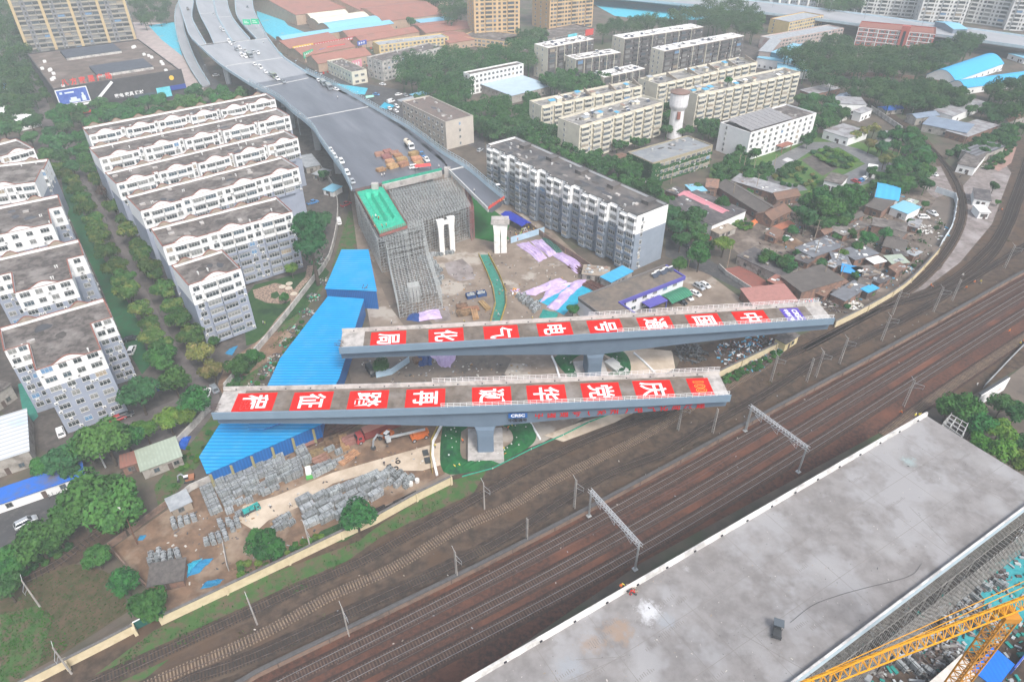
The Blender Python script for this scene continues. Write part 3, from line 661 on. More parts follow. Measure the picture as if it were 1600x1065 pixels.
for a,b in((g0,g3),(g1,g2),(g3,g2),(g0,g1)):
 for z in(0,.5,1.0):mb.bar(a-O+Vector((0,0,.1+z)),b-O+Vector((0,0,.1+z)),.09)
 for k in range(14):p=a.lerp(b,k/13)-O;mb.bar(p-Vector((0,0,1)),p+Vector((0,0,1.2)),.09)
 mb.bar(a-O-Vector((0,0,.6)),b-O-Vector((0,0,.6)),.2,1.0)
mb.build('edge_boards',mat('red_ply',(.30,.12,.10),(.2,.09,.08),1),t)
scaffold('red and white stair tower at the right edge of the tall scaffolding',[q(737,376),q(742,372),q(733,330),q(728,334)],13,1.2,1.2,mats=mat('red_tube',(.36,.13,.12),(.3,.2,.2),.5),density=0)
# ---------------------------------------------------------------- bare concrete deck, lower right
ZC=16.0
dk=mat('raw_deck',(.25,.238,.234),(.185,.174,.17),.3,c3=(.29,.285,.288),s3=.1,bump=.35,rough=.75,lo3=.5,hi3=.62,detail=12)
def spots(m,L_,nsc=.8,amp=3.0):
 T_=m.node_tree;N=T_.nodes;K=T_.links;b=N['Principled BSDF'];g=N.new('ShaderNodeNewGeometry');n=N.new('ShaderNodeTexNoise');n.inputs['Scale'].default_value=nsc;n.inputs['Detail'].default_value=7;n.inputs['Roughness'].default_value=.7;K.new(g.outputs['Position'],n.inputs['Vector'])
 for(px,py),r,colr,k in L_:
  c=at(px,py,16.0);d=N.new('ShaderNodeVectorMath');d.operation='DISTANCE';K.new(g.outputs['Position'],d.inputs[0]);d.inputs[1].default_value=c
  a=N.new('ShaderNodeMath');a.operation='MULTIPLY_ADD';K.new(n.outputs[0],a.inputs[0]);a.inputs[1].default_value=r*amp;K.new(d.outputs['Value'],a.inputs[2])
  q_=N.new('ShaderNodeMapRange');q_.inputs[1].default_value=r*(.35+amp*.5);q_.inputs[2].default_value=r*(1.15+amp*.5);q_.inputs[3].default_value=k;q_.inputs[4].default_value=0;K.new(a.outputs[0],q_.inputs[0])
  x=N.new('ShaderNodeMix');x.data_type='RGBA';K.new(q_.outputs[0],x.inputs[0]);old=b.inputs['Base Color'].links[0].from_socket;K.new(old,x.inputs[6]);x.inputs[7].default_value=(*colr,1);K.new(x.outputs[2],b.inputs['Base Color'])
_w,_d,_r,_b=(.33,.325,.325),(.165,.152,.145),(.29,.21,.155),(.29,.31,.335)
spots(dk,[((965,985),2.6,_r,.8),((925,1005),2.0,_r,.6),((1015,955),2.2,(.6,.61,.63),.75),((1040,970),1.8,_b,.7),((890,1045),2.6,_b,.7),((1110,865),2.4,_d,.5),((1310,800),4,_d,.45),((1400,705),3,_w,.5),((1420,720),1.6,(.3,.4,.4),.6),((1210,925),4,_d,.4),((1290,890),3,_w,.5),((1470,780),4,_w,.35),((1540,720),5,_w,.35),((1180,1000),4,_w,.45),((1380,850),3.5,_w,.4),((1072,888),.7,_w,.9),((1450,740),3,_d,.45),((1000,1050),3,_w,.4),((1130,800),4,_w,.35),((1560,790),3,_w,.4),((1250,760),4,_d,.35),((990,915),1.6,_d,.7),((850,1000),2,_d,.5)])
c_bl,c_tl,c_tr,c_br=q(718,1072,ZC),q(1446,648,ZC),q(1640,766,ZC),q(1235,1072,ZC)
u=(c_tl-c_bl).normalized();v=Vector((u.y,-u.x,0));Ld=(c_tl-c_bl).length+30;O=c_tl-u*Ld;O=Vector((O.x,O.y,0));Wc=(c_br-c_tl).dot(v)
t=thing('concrete_deck','huge bare grey concrete bridge deck filling the lower right corner','bridge deck',O,math.atan2(u.y,u.x))
mb=MB();mb.box(0,Ld,-Wc,0,ZC-.6,ZC);mb.box(.5,Ld-.5,-Wc+2.5,-2.5,ZC-2.6,ZC-.6);mb.build('slab',dk,t)
wp=mat('whitewashed_parapet',(.66,.65,.63),(.52,.5,.48),.5,c3=(.38,.37,.36),s3=.25)
pr=[]
for nm,y0 in(('parapet',0),('parapet',-Wc)):
 s=-1 if y0==0 else 1;mb=MB()
 mb.rings([[(x,y0-s*.1,ZC-.9),(x,y0+s*.02,ZC-.9),(x,y0+s*.5,ZC+.004),(x,y0+s*.3,ZC+1.05),(x,y0-s*.1,ZC+1.05)]for x in[Ld*i/30 for i in range(31)]],[1,1,0,0,1]);o=mb.build('parapet',[wp,vside],t);pr.append(o)
 if y0==0:
  for i in range(int(Ld/7)):
   mb=MB();mb.box(3+7*i,3.5+7*i,y0+s*.5-.12,y0+s*.5+.12,ZC+.25,ZC+.5);mb.build('drain_hole',blk,o)
Tin=Matrix.Rotation(-math.atan2(u.y,u.x),4,'Z')@Matrix.Translation(-O)
mb=MB();crack=mat('deck_seam',(.2,.185,.175))
for a,b in(((1160,990),(1290,1065)),((900,1030),(975,1025)),((1060,930),(1170,1040)),((1420,790),(1480,850)),((1500,750),(1590,785)),((890,1062),(980,1022))):
 A,B=Tin@at(*a,ZC),Tin@at(*b,ZC);mb.bar(A+Vector((0,0,.004)),B+Vector((0,0,.004)),.07,.02)
for i in range(1,14):
 x=Ld*i/14;mb.box(x-.04,x+.04,-Wc+.6,-.6,ZC-.01,ZC+.003)
for y in(-Wc*.34,-Wc*.67):mb.box(0,Ld,y-.035,y+.035,ZC-.01,ZC+.0035)
for _ in range(26):
 x=rnd.uniform(20,Ld-8);y=rnd.uniform(-Wc+3,-3);n=rnd.randint(6,16)
 for k in range(n):mb.box(x+k*.42,x+k*.42+.09,y+rnd.uniform(-.05,.05),y+.5+rnd.uniform(-.2,.3),ZC-.01,ZC+.02)
mb.build('seam',crack,t)
z1=ZC-2.6
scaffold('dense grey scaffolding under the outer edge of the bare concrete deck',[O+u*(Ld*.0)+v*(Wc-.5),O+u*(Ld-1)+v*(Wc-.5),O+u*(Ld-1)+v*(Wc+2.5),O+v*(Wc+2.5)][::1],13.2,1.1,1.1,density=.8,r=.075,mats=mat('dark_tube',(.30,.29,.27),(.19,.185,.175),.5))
scaffold('small scaffold tower at the far corner of the bare concrete deck',[q(1470,668,13),q(1500,690,13),q(1508,670,13),q(1482,655,13)],14.5,1.3,1.3,density=.5,mats=newconc)
# ---------------------------------------------------------------- buildings
glass=[mat('window_dark',(.035,.045,.05),rough=.2,spec=.5),mat('window_blue',(.07,.10,.12),rough=.2,spec=.5),mat('window_curtain',(.26,.26,.24),(.16,.17,.17),2,rough=.4),mat('window_grey',(.10,.11,.11),(.05,.06,.06),1.5,rough=.25),mat('blue_shade',(.12,.25,.42),rough=.5),mat('warm_curtain',(.40,.33,.24),(.25,.2,.15),2,rough=.5)]
fr_w=mat('window_frame',(.52,.52,.51));fr_d=mat('dark_frame',(.17,.16,.155))
white=mat('white_render',(.80,.80,.79),(.74,.74,.73),.3,c3=(.60,.59,.57),s3=.22,lo3=.62,hi3=.78)
blueg=mat('blue_grey_render',(.30,.335,.41),(.27,.30,.37),.3,c3=(.22,.24,.29),s3=.2,lo3=.62,hi3=.8)
roofm=mat('felt_roof',(.145,.127,.117),(.075,.066,.062),.5,c3=(.22,.2,.186),s3=.16,bump=.5,lo=.42,hi=.58)
PATCH=[mat('patch_dark',(.06,.054,.05),(.09,.08,.075),.8),mat('patch_pale',(.26,.24,.22),(.2,.18,.165),.8),mat('patch_wet',(.07,.07,.075),rough=.25)]
redcop=mat('red_coping',(.28,.115,.085),(.22,.10,.08),.8)
tan=mat('tan_render',(.34,.28,.22),(.26,.22,.18),.5)
beige=mat('cream_render',(.63,.59,.48),(.55,.51,.42),.3,c3=(.45,.42,.35),s3=.15,lo3=.6,hi3=.8)
acm=mat('appliance_white',(.66,.66,.64));metal_d=mat('dark_metal',(.08,.085,.09),rough=.5,metal=.4)
WIN={}
def window_mesh(w,h,k,fm):
 key=(round(w,1),round(h,1),k,fm.name)
 if key not in WIN:
  mb=MB();w,h=key[0],key[1];a=.09
  mb.poly([(-w/2,-.03,0),(w/2,-.03,0),(w/2,-.03,h),(-w/2,-.03,h)],0)
  mb.box(-w/2-.06,w/2+.06,-.16,.02,-.12,0,1);mb.box(-w/2,w/2,-.10,.02,h-a,h,1)
  for x in(-w/2,w/2-a):mb.box(x,x+a,-.10,.02,0,h-a,1)
  n=max(2,round(w/.95))
  for i in range(1,n):x=-w/2+w*i/n;mb.box(x-.04,x+.04,-.08,-.02,0,h-a,1)
  if h>1.3:mb.box(-w/2+a,w/2-a,-.07,-.02,h*.68,h*.68+.06,1)
  WIN[key]=mb.mesh('window',[glass[k],fm])
 return WIN[key]
BALC={}
def balcony_mesh(w,d,h,m):
 key=(round(w,1),d,h,m.name)
 if key not in BALC:
  mb=MB();w=key[0]
  mb.box(-w/2,w/2,-d,0,-.15,h);BALC[key]=mb.mesh('balcony',[m])
 return BALC[key]
q_=MB();q_.box(-.42,.42,-.42,-.05,0,.58,0);q_.box(-.2,.2,-.43,-.42,.12,.48,1);AC=q_.mesh('air_conditioner',[acm,metal_d])
q_=MB()
for x in(0,.55):q_.box(x-.13,x+.13,-.13,.13,0,.75,0);q_.box(x-.19,x+.19,-.19,.19,.75,.85,0)
VENT=q_.mesh('vent_pipe',[acm]);
q_=MB();q_.box(-.9,.9,-.6,.6,0,.5,0)
q_.bar((-.9,-.6,.5),(.9,-.6,.5),.1);HATCH=q_.mesh('roof_hatch',[conc])
q_=MB();q_.rings([[(-1,-.7,.1),(1,-.7,.1),(1,.7,1.0),(-1,.7,1.0)],[(-1,-.7,.2),(1,-.7,.2),(1,.7,1.1),(-1,.7,1.1)]]);q_.tube((-1.05,.75,1.2),(1.05,.75,1.2),.22,n=8,mi=1);SOLAR=q_.mesh('solar_heater',[mat('solar_panel',(.05,.06,.085),rough=.3),acm])
UNIT={'w':3.1,'B':4.7,'s':2.5,'-':1.3,'d':3.6,'n':2.0,'g':3.4}
class Bld:
 def __init__(s,name,label,cat,A,B,C,H,group=None,z=0):
  a,b,c=at(*A,H+z),at(*B,H+z),at(*C,H+z);d=b-a;s.W=d.length;s.ang=math.atan2(d.y,d.x)
  s.D=abs((c-a).dot(Vector((-sin(s.ang),cos(s.ang),0))));s.H=H;s.z=z
  s.t=thing(name,label,cat,(a.x,a.y,z),s.ang,group);s.T=Matrix.Rotation(-s.ang,4,'Z')@Matrix.Translation((-a.x,-a.y,-z));s.n={}
  s.over={}
 def loc(s,px,z):return s.T@at(px[0],px[1],z+s.z)
 def outline(s,secs=None):
  """front steps -> closed plan polygon"""
  if not secs:s.secs=[(0,s.W,0)]
  else:s.secs=secs
  P=[]
  for x0,x1,y in s.secs:P+=[(x0,y),(x1,y)]
  s.poly=P+[(s.secs[-1][1],s.D),(s.secs[0][0],s.D)];return s.poly
 def part(s,nm,me,loc,rot=0,parent=None,cap=100):
  s.n[nm]=s.n.get(nm,0)+1
  if s.n[nm]>cap:
   mb=s.over.setdefault(nm,(MB(),{},[]));k=len(mb[0].v);M=Matrix.Translation(loc)@Matrix.Rotation(rot,4,'Z')
   mb[0].v+=[tuple(M@v.co)for v in me.vertices]
   for p in me.polygons:
    mt=me.materials[p.material_index]
    if mt.name not in mb[1]:mb[1][mt.name]=len(mb[2]);mb[2].append(mt)
    mb[0].f.append(tuple(k+i for i in p.vertices));mb[0].m.append(mb[1][mt.name])
   return None
  return link(nm,me,parent or s.t,loc,rot)
 def done(s):
  for nm,(mb,_,ms)in s.over.items():o=mb.build(nm,ms,s.t);o['kind']='stuff'
  return s.t
 def shell(s,m_up,m_lo=None,zsplit=0,roof=None,par=.9,cop=None,capw=.35):
  mb=MB();P=s.poly;H=s.H
  if m_lo and zsplit:mb.prism(P,0,zsplit,1,bottom=False);mb.f.pop();mb.m.pop();mb.prism(P,zsplit,H-par,0,2)
  else:mb.prism(P,0,H-par,0,2)
  mb.build('wall',[m_up,m_lo or m_up,roof or roofm],s.t);n=len(P)
  if par>0:
   mb=MB();cp=MB()
   for i in range(n):
    a,b=Vector((*P[i],0)),Vector((*P[(i+1)%n],0));u=(b-a)
    if u.length<.05:continue
    u.normalize();nn=Vector((-u.y,u.x,0));c=Vector((0,0,H-par/2));w=.24
    mb.bar(a+nn*w/2+c,b+nn*w/2+c,w,par);c=Vector((0,0,H+.06));cp.bar(a+nn*.1-u*.06+c,b+nn*.1+u*.06+c,capw,.14)
   p=mb.build('parapet',m_up,s.t);cp.build('coping',cop or redcop,p)
 def facade(s,p0,p1,bays,z0,fh,floors,balm=None,winf=None,wh=1.5,sill=.95,bd=1.0,ac=.35,fixed=None,topm=None,ntop=2,face_only=False,wsc=1.0,skip=.0,bh=1.0):
  """windows and balconies along the wall from p0 to p1 (outside on the right hand)"""
  a,b=Vector((*p0,0)),Vector((*p1,0));u=b-a;L=u.length;u.normalize();rot=math.atan2(u.y,u.x);nn=Vector((u.y,-u.x,0))
  tot=sum(UNIT[c]for c in bays);rep=max(1,round(L/tot))if not fixed else fixed;seq=bays*rep;k=L/(tot*rep);x=0;fm=winf or fr_w;fn=max(floors)
  for c in seq:
   w=UNIT[c]*k;xc=x+w/2;x+=w
   if c=='-':continue
   for f in reversed(list(floors)):
    z=z0+f*fh;p=a+u*xc
    if rnd.random()<skip:continue
    g=rnd.choices((0,1,2,3,4,5),(10,4,5,8,.6,1.2))[0]
    if c=='B':
     m=(topm if topm and f>fn-ntop else balm)or white
     bal=s.part('balcony',balcony_mesh(w*.94,bd,bh,m),p+Vector((0,0,z)),rot,cap=60)
     me=window_mesh(w*.86,fh-bh-.42,g,fm)
     if bal:link('window',me,bal,(0,-bd+.12,bh+.02))
     else:s.part('balcony_window',me,p+nn*(bd-.12)+Vector((0,0,z+bh+.02)),rot,cap=0)
     if f==fn:s.part('balcony_roof',balcony_mesh(w*.94,bd,.18,topm or m),p+Vector((0,0,z+fh-.3)),rot)
    else:
     ww={'w':1.95,'s':1.1,'d':2.6,'n':.9,'g':2.6}[c]*wsc
     s.part('window',window_mesh(ww,wh,g,fm),p+nn*.02+Vector((0,0,z+sill)),rot)
     if ac and rnd.random()<ac:s.part('air_conditioner',AC,p+nn*.05+u*(ww/2+.1)*rnd.choice((-1,0,1))+Vector((0,0,z+sill-.85)),rot,cap=60)
 def arches(s,xs,y,z,w,rise,m,cop=None,th=.3):
  for x in xs:
   mb=MB();n=12;arc=[(x-w/2+w*i/n,rise*(.5-.5*cos(2*pi*i/n))**.7)for i in range(n+1)]
   f=[(a,y-.02,z+b)for a,b in arc];bk=[(a,y+th,z+b)for a,b in arc]
   mb.poly(f[::-1]if False else[(x+w/2,y-.02,z-.2),*f[::-1],(x-w/2,y-.02,z-.2)][::-1]);mb.poly([(x+w/2,y+th,z-.2),*bk[::-1],(x-w/2,y+th,z-.2)])
   o=mb.build('gable_arch',m,s.t);cp=MB()
   for i in range(n):cp.bar(Vector(f[i])+Vector((0,th/2,.06)),Vector(f[i+1])+Vector((0,th/2,.06)),th+.12,.13)
   cp.build('coping',cop or redcop,o)
 def clutter(s,n,kinds=('vent','vent','hatch'),z=None):
  for _ in range(max(4,n)):
   x=rnd.uniform(min(p[0]for p in s.poly)+3,max(p[0]for p in s.poly)-3);y=rnd.uniform(2.5,max(2.6,s.D-3));w,d=rnd.uniform(1,3.2),rnd.uniform(.8,2.2)
   Q=[(x+w*cos(k*pi/4)*rnd.uniform(.6,1.1),y+d*sin(k*pi/4)*rnd.uniform(.6,1.1))for k in range(8)]
   if all(inpoly(a,b,s.poly)for a,b in Q):
    mb=MB();mb.poly([(a,b,(z if z is not None else s.H-.9)+.006+.002*(_%5))for a,b in Q]);mb.build('roof_patch',rnd.choice(PATCH),s.t)
  for _ in range(n):
   for _ in range(30):
    x=rnd.uniform(min(p[0]for p in s.poly)+1.5,max(p[0]for p in s.poly)-1.5);y=rnd.uniform(min(p[1]for p in s.poly)+1.5,s.D-1.5)
    if inpoly(x,y,s.poly):break
   k=rnd.choice(kinds);me={'vent':VENT,'hatch':HATCH,'solar':SOLAR}[k]
   s.part({'vent':'vent_pipe','hatch':'roof_hatch','solar':'solar_heater'}[k],me,(x,y,(z if z is not None else s.H-.9)),rnd.choice((0,pi/2)),cap=30)
 def rooms(s,n,m,roofs,hmax=2.2):
  for _ in range(n):
   w=rnd.uniform(1.5,4);d=rnd.uniform(1.5,3);x=rnd.uniform(1,s.W-5);y=rnd.uniform(1,s.D-4);h=rnd.uniform(.7,hmax)
   mb=MB();mb.box(0,w,0,d,0,h,0);mb.rings([[(-.15,-.2,h),(w+.15,-.2,h),(w+.15,d+.2,h+.35),(-.15,d+.2,h+.35)],[(-.15,-.2,h+.08),(w+.15,-.2,h+.08),(w+.15,d+.2,h+.43),(-.15,d+.2,h+.43)]],1)
   s.part('rooftop_shed',mb.mesh('rooftop_shed',[m,rnd.choice(roofs)]),(x,y,s.H-.9),0)
G1='white and grey apartment rows of the estate'
def row(label,A,B,C,secs=None,fl0=4,bays='wBBw',right=True,left=False,H=22,arch=True,grp=G1,wings=False):
 b=Bld('apartment_block',label,'apartment block',A,B,C,H,grp);fh=2.95
 if secs:
  L=[(b.loc(p,H),b.loc(r,H))for p,r in secs];L=[[p.x,r.x,(p.y+r.y)/2]for p,r in L]
  for i in range(len(L)-1):
   if L[i][2]<L[i+1][2]:L[i+1][0]=L[i][1]
   else:L[i][1]=L[i+1][0]
  b.outline([tuple(x)for x in L])
 else:
  n=max(1,round(b.W/15.4));u=b.W/n;L=[]
  for i in range(n):
   L.append((u*i+(.9 if i else 0),u*(i+1)-(.9 if i<n-1 else 0),1.0 if(i*7+int(b.W))%3==0 else 0))
   if i<n-1:L.append((u*(i+1)-.9,u*(i+1)+.9,2.2))
  b.outline(L)
 zs=5*fh+.3;b.shell(white,blueg,zs,roofm);fl=range(fl0,7);bal=blueg
 for i,(x0,x1,y)in enumerate(b.secs):
  wing=(wings and i in wings)or x1-x0<3
  b.facade((x0+.3,y),(x1-.3,y),'s' if x1-x0<3 else 'w' if wing else bays,.9,fh,fl,bal,topm=white,ntop=2,ac=.5)
  if arch and not wing:
   tot=sum(UNIT[c]for c in bays);rep=max(1,round((x1-x0-.6)/tot));k=(x1-x0-.6)/(tot*rep)
   j0=bays.find('BB')
   off=sum(UNIT[c]for c in bays[:j0])+4.7 if j0>=0 else tot/2
   b.arches([x0+.3+(off+tot*r)*k for r in range(rep)],y,H+.1,7.6,1.35,white)
 n=max(1,round(b.W/9));b.arches([b.secs[0][0]+(i+.5)*(b.secs[-1][1]-b.secs[0][0])/n for i in range(n)],b.D-.3,H+.1,4.6,1.2,tan)
 if right:b.facade((b.secs[-1][1],b.secs[-1][2]+1),(b.secs[-1][1],b.D-1),'s-',.9,fh,fl,ac=.1,fixed=2)
 b.clutter(max(3,int(b.W/6)));return b.done()
row('northernmost white apartment row, its back to the trees before the shopping mall',(138,211),(431,155),(123,200))
row('second white apartment row counted from the shopping mall',(154,247),(454,181),(137,231))
row('third white apartment row counted from the shopping mall',(181,287),(467,216),(164,270))
row('fourth white apartment row from the mall, its left end stepped forward',(217,328),(466,261),(195,307),[((217,328),(286,314)),((291,309),(466,261))])
row('fifth white apartment row from the mall, beside the tall poplar',(253,384),(456,330),(228,359),[((253,384),(326,367)),((333,364),(456,330))],fl0=0)
row('short white apartment block standing alone next to the estate garden',(296,448),(378,421),(267,415),fl0=0)
row('top left apartment block on the west side of the lane',(-60,262),(54,232),(36,214),fl0=4)
row('second apartment block down the west side of the lane, cut by the photo edge',(-50,300),(55,287),(60,250),[((-60,302),(-45,299)),((-40,297),(55,284)),((44,269),(69,263))],fl0=4,bays='wwBwwB',wings=(2,))
row('third apartment block down the west side of the lane',(-20,371),(81,349),(86,305),[((-60,360),(-28,352)),((-20,371),(81,349)),((70,328),(96,322))],fl0=3,bays='dwwd',wings=(0,2))
row('fourth apartment block down the west side of the lane',(22,458),(113,435),(118,375),[((-20,434),(15,427)),((22,458),(113,435)),((102,405),(131,399))],fl0=1,bays='dwwd',wings=(0,2),H=21.5)
row('nearest apartment block at the left edge, with the white car beside it',(55,579),(158,546),(161,466),[((6,548),(44,537)),((55,579),(158,546)),((143,506),(175,495))],fl0=0,bays='dwwd',wings=(0,2),H=21)
b=Bld('apartment_block','long grey and white apartment block with a zigzag of stacked balconies, beside the site','apartment block',(760,225),(997,337),(835,205),22)
n=9;w=b.W/n;secs=[]
for i in range(n):x=w*i;secs+=[(x,x+w*.28,0),(x+w*.28,x+w*.62,-1.3),(x+w*.62,x+w,.9 if i%2 else-.4)]
b.D=15.5;b.outline(secs);fh=2.95;b.shell(white,mat('slate_render',(.25,.29,.35),(.22,.26,.31),.3),5*fh,mat('dark_felt',(.085,.08,.08),(.15,.135,.125),.22,c3=(.05,.055,.06),s3=.15,rough=.6),.9,mat('black_coping',(.07,.07,.07)))
gb=MATS['slate_render']
for x0,x1,y in secs:b.facade((x0+.1,y),(x1-.1,y),'B' if(x1-x0)>w*.32 else 'n',.6,fh,range(7),gb,topm=white,fixed=1,bd=.9,ac=.2)
b.facade((b.W,1.0),(b.W,4.5),'s',.6,fh,range(7),fixed=1,ac=.5)
for i in range(5):
 mb=MB();mb.box(0,3.2,0,4,0,1.3);mb.box(-.2,3.4,-.2,4.2,1.3,1.45);b.part('stair_head',mb.mesh('stair_head',[MATS['dark_felt']]),(w*(1+i*1.8),10,21.1))
b.clutter(18);b.done()
roofs=[mat('blue_sheet_roof',(.10,.36,.55),(.08,.30,.48),.6,rough=.5),mat('grey_sheet',(.36,.38,.4),(.26,.28,.3),.5),mat('rusty_sheet',(.3,.2,.16),(.22,.17,.14),.6),white]
G2='cream apartment blocks beyond the grey one'
def cream_block(label,A,B,C,H=17.5,floors=range(0,6),n=8,bays='BsB-',ridge=0,grp=G2):
 b=Bld('apartment_block',label,'apartment block',A,B,C,H,grp);b.outline();b.shell(beige,None,0,mat('cluttered_roof',(.26,.25,.235),(.16,.155,.15),.35,c3=(.36,.35,.33),s3=.2),.9,beige);fh=(H-1.2)/6
 b.facade((.5,0),(b.W-.5,0),bays,.5,fh,floors,beige,ac=.3,bd=1.1,bh=.95,winf=fr_w,ntop=0);b.facade((0,b.D-2),(0,2),'s--',.5,fh,floors,fixed=1,ac=0)
 b.rooms(n,beige,roofs);b.clutter(10,('solar','solar','vent','hatch'))
 for i in range(ridge):
  mb=MB();x=b.W*(i+.9)/ridge;mb.rings([[(x-.25,0,H),(x+.25,0,H),(x+.25,0,H+.4),(x-.25,0,H+.4)],[(x-.25,b.D*.6,H),(x+.25,b.D*.6,H),(x+.25,b.D*.6,H+2.6),(x-.25,b.D*.6,H+2.6)]]);mb.build('party_wall',tan,b.t)
 return b.done()
cream_block('cream apartment block in front of the water tower, cluttered flat roof',(906,197),(1038,159),(884,181))
cream_block('cream apartment block with a bright blue roof sheet, left of the water tower',(846,166),(1004,134),(824,158),ridge=4)
cream_block('cream apartment block with sloping party walls on its roof, behind the water tower',(1028,132),(1184,97),(1007,121),ridge=5)
cream_block('cream apartment block to the right of the water tower',(1090,148),(1251,113),(1070,138),n=12)
wroof=mat('white_roof',(.72,.71,.69),(.55,.54,.53),.4,c3=(.45,.36,.33),s3=.35,lo3=.6,hi3=.7);brown=mat('brown_render',(.13,.115,.115),(.10,.09,.092),.3)
G3='dark fronted blocks with white roofs'
def dark_block(label,A,B,C,H,nf,bays='Bs'):
 b=Bld('apartment_block',label,'apartment block',A,B,C,H,G3);b.outline();mb=MB();mb.prism(b.poly,0,H,0,1);mb.build('wall',[beige,wroof],b.t)
 mb=MB();mb.box(.2,b.W-.05,-.3,-.01,1,H-.3);mb.build('dark_front',brown,b.t);fh=(H-1)/nf
 b.facade((.6,-.3),(b.W-.4,-.3),bays,.5,fh,range(nf),brown,winf=fr_d,ac=.4,bd=.8,bh=.9);b.facade((0,b.D-1.5),(0,1.5),'s-',.5,fh,range(nf),fixed=2,ac=0)
 for x in[b.W*i/6 for i in range(1,6)]:
  mb=MB();mb.box(x-.15,x+.15,-1.3,-.31,.5,H-.2);mb.build('party_fin',beige,b.t)
 b.clutter(14,('solar','hatch','vent'),H);return b.done()
dark_block('small dark fronted block at the left of the white roofed group',(856,75),(928,61),(839,68),20,6)
dark_block('lower dark fronted block with a white roof, in front of the small one',(900,93),(970,82),(884,87),14.5,4)
dark_block('rear long dark fronted block with a white roof',(976,61),(1099,42),(959,55),20,6)
dark_block('front long dark fronted block with a white roof',(1038,80),(1163,56),(1015,75),19,6)
dark_block('low white roofed block half hidden by trees',(944,121),(1008,107),(930,113),9,2)
def plain(label,A,B,C,H,nf,m,bays='w',cat='building',name='office_building',roof=None,par=.6,end='w',ends=2,cop=None,wh=1.5,ac=.15,floors=None,grp=None,winf=None,wsc=1,left=True,clut=5):
 b=Bld(name,label,cat,A,B,C,H,grp);b.outline();b.shell(m,None,0,roof or roofm,par,cop or m);fh=(H-par)/nf
 b.facade((.6,0),(b.W-.6,0),bays,.1,fh,floors or range(nf),m,ac=ac,wh=wh,winf=winf,wsc=wsc)
 if end and left:b.facade((0,b.D-1),(0,1),end,.1,fh,floors or range(nf),fixed=ends,ac=0,wh=wh)
 if end and not left:b.facade((b.W,1),(b.W,b.D-1),end,.1,fh,floors or range(nf),fixed=ends,ac=0,wh=wh)
 if clut:b.clutter(clut,z=H-par)
 return b
plain('long white three storey building standing behind the trees by the pale blue shed',(734,117),(818,100),(724,113),12,4,white,'w',ends=1,clut=0).done()
b=plain('beige four storey building with a white dish on its roof, beside the viaduct barrier',(628,158),(696,191),(660,145),14,4,mat('buff_render',(.50,.455,.40),(.44,.40,.355),.3),'w-',end='s',ends=1,left=False,roof=mat('brown_roof',(.17,.13,.115),(.13,.11,.1),.3))
mb=MB();mb.rings([[(1.1*cos(a*pi/6)*r,-.3*r+.6*h,1.1*sin(a*pi/6)*r)for a in range(12)]for r,h in((.15,.5),(.6,.3),(1,0))]);mb.bar((0,.3,0),(0,.5,-1.3),.15);mb.build('dish_aerial',acm,b.t,(b.W*.62,b.D*.4,14.6));b.done()
b=plain('white dormitory block with a tilted grey solar roof, next to the park',(1173,208),(1276,177),(1128,191),14,5,white,'w-',end='s---',ends=1,par=.5)
mb=MB()
for i in range(9):
 for j in range(3):x=2+i*3.6;y=1.5+j*5;mb.rings([[(x,y,14.2+j*.5),(x+3.4,y,14.2+j*.5),(x+3.4,y+4.7,14.9+j*.5),(x,y+4.7,14.9+j*.5)],[(x,y,14.3+j*.5),(x+3.4,y,14.3+j*.5),(x+3.4,y+4.7,15.0+j*.5),(x,y+4.7,15.0+j*.5)]])
mb.build('solar_array',mat('grey_panel',(.27,.26,.26),(.22,.215,.22),.6,rough=.4),b.t)
mb=MB();mb.box(b.W*.44,b.W*.62,-3.5,0,3,3.4);mb.bar((b.W*.46,-3.2,0),(b.W*.46,-3.2,3),.3);mb.bar((b.W*.6,-3.2,0),(b.W*.6,-3.2,3),.3);mb.build('porch',redcop,b.t);b.done()
b=plain('ivy covered three storey building with a flat grey roof',(1020,255),(1114,227),(977,239),10.5,3,mat('ochre_render',(.36,.31,.22),(.28,.25,.18),.4),'d',end=None,roof=mat('wet_grey_roof',(.24,.255,.27),(.18,.19,.2),.12,c3=(.3,.3,.29),s3=.2,rough=.4),par=.4)
mb=MB()
for _ in range(2600):
 f=rnd.random()
 if f<.62:y=rnd.uniform(0,b.D);p=Vector((-.12,y,rnd.uniform(0,10)));nn=Vector((-1,0,0))
 else:
  x=b.W*rnd.random()**1.6;zz=rnd.choice((.3,3.6,7.0))+rnd.uniform(-.6,.7);p=Vector((x,-.12,zz))if x>5 else Vector((x,-.12,rnd.uniform(0,10)));nn=Vector((0,-1,0))
 s=rnd.uniform(.3,.6);u1=nn.cross(Vector((0,0,1)));c=p+nn*rnd.uniform(0,.2);tl=Vector((0,0,1))+nn*rnd.uniform(-.3,.6)
 mb.poly([c-u1*s-tl*s*.7,c+u1*s-tl*s*.7,c+u1*s+tl*s*.7,c-u1*s+tl*s*.7])
mb.build('ivy',mat('ivy_leaf',(.02,.085,.025),(.035,.12,.035),.7),b.t);b.done()
plain('small cream two storey annex at the left end of the street below the viaduct',(511,95),(549,113),(527,88),8,2,beige,'w-',end='d',ends=2,left=False).done()
plain('grey and cream three storey building with a flat dark edge, behind the annex',(597,96),(693,73),(574,89),12.5,4,palew,'w',ends=3).done()
plain('yellow three storey building with a grey roof behind the grey and cream one',(592,71),(701,58),(590,64),8,3,mat('yellow_render',(.62,.47,.22),(.55,.42,.2),.3),'w',end=None,roof=roofs[1]).done()
plain('yellow teaching block beside the elevated road at the top right',(1234,35),(1287,24),(1214,27),11,4,MATS['yellow_render'],'d',end='s---',ends=1,roof=roofs[1],cop=redcop,clut=0).done()
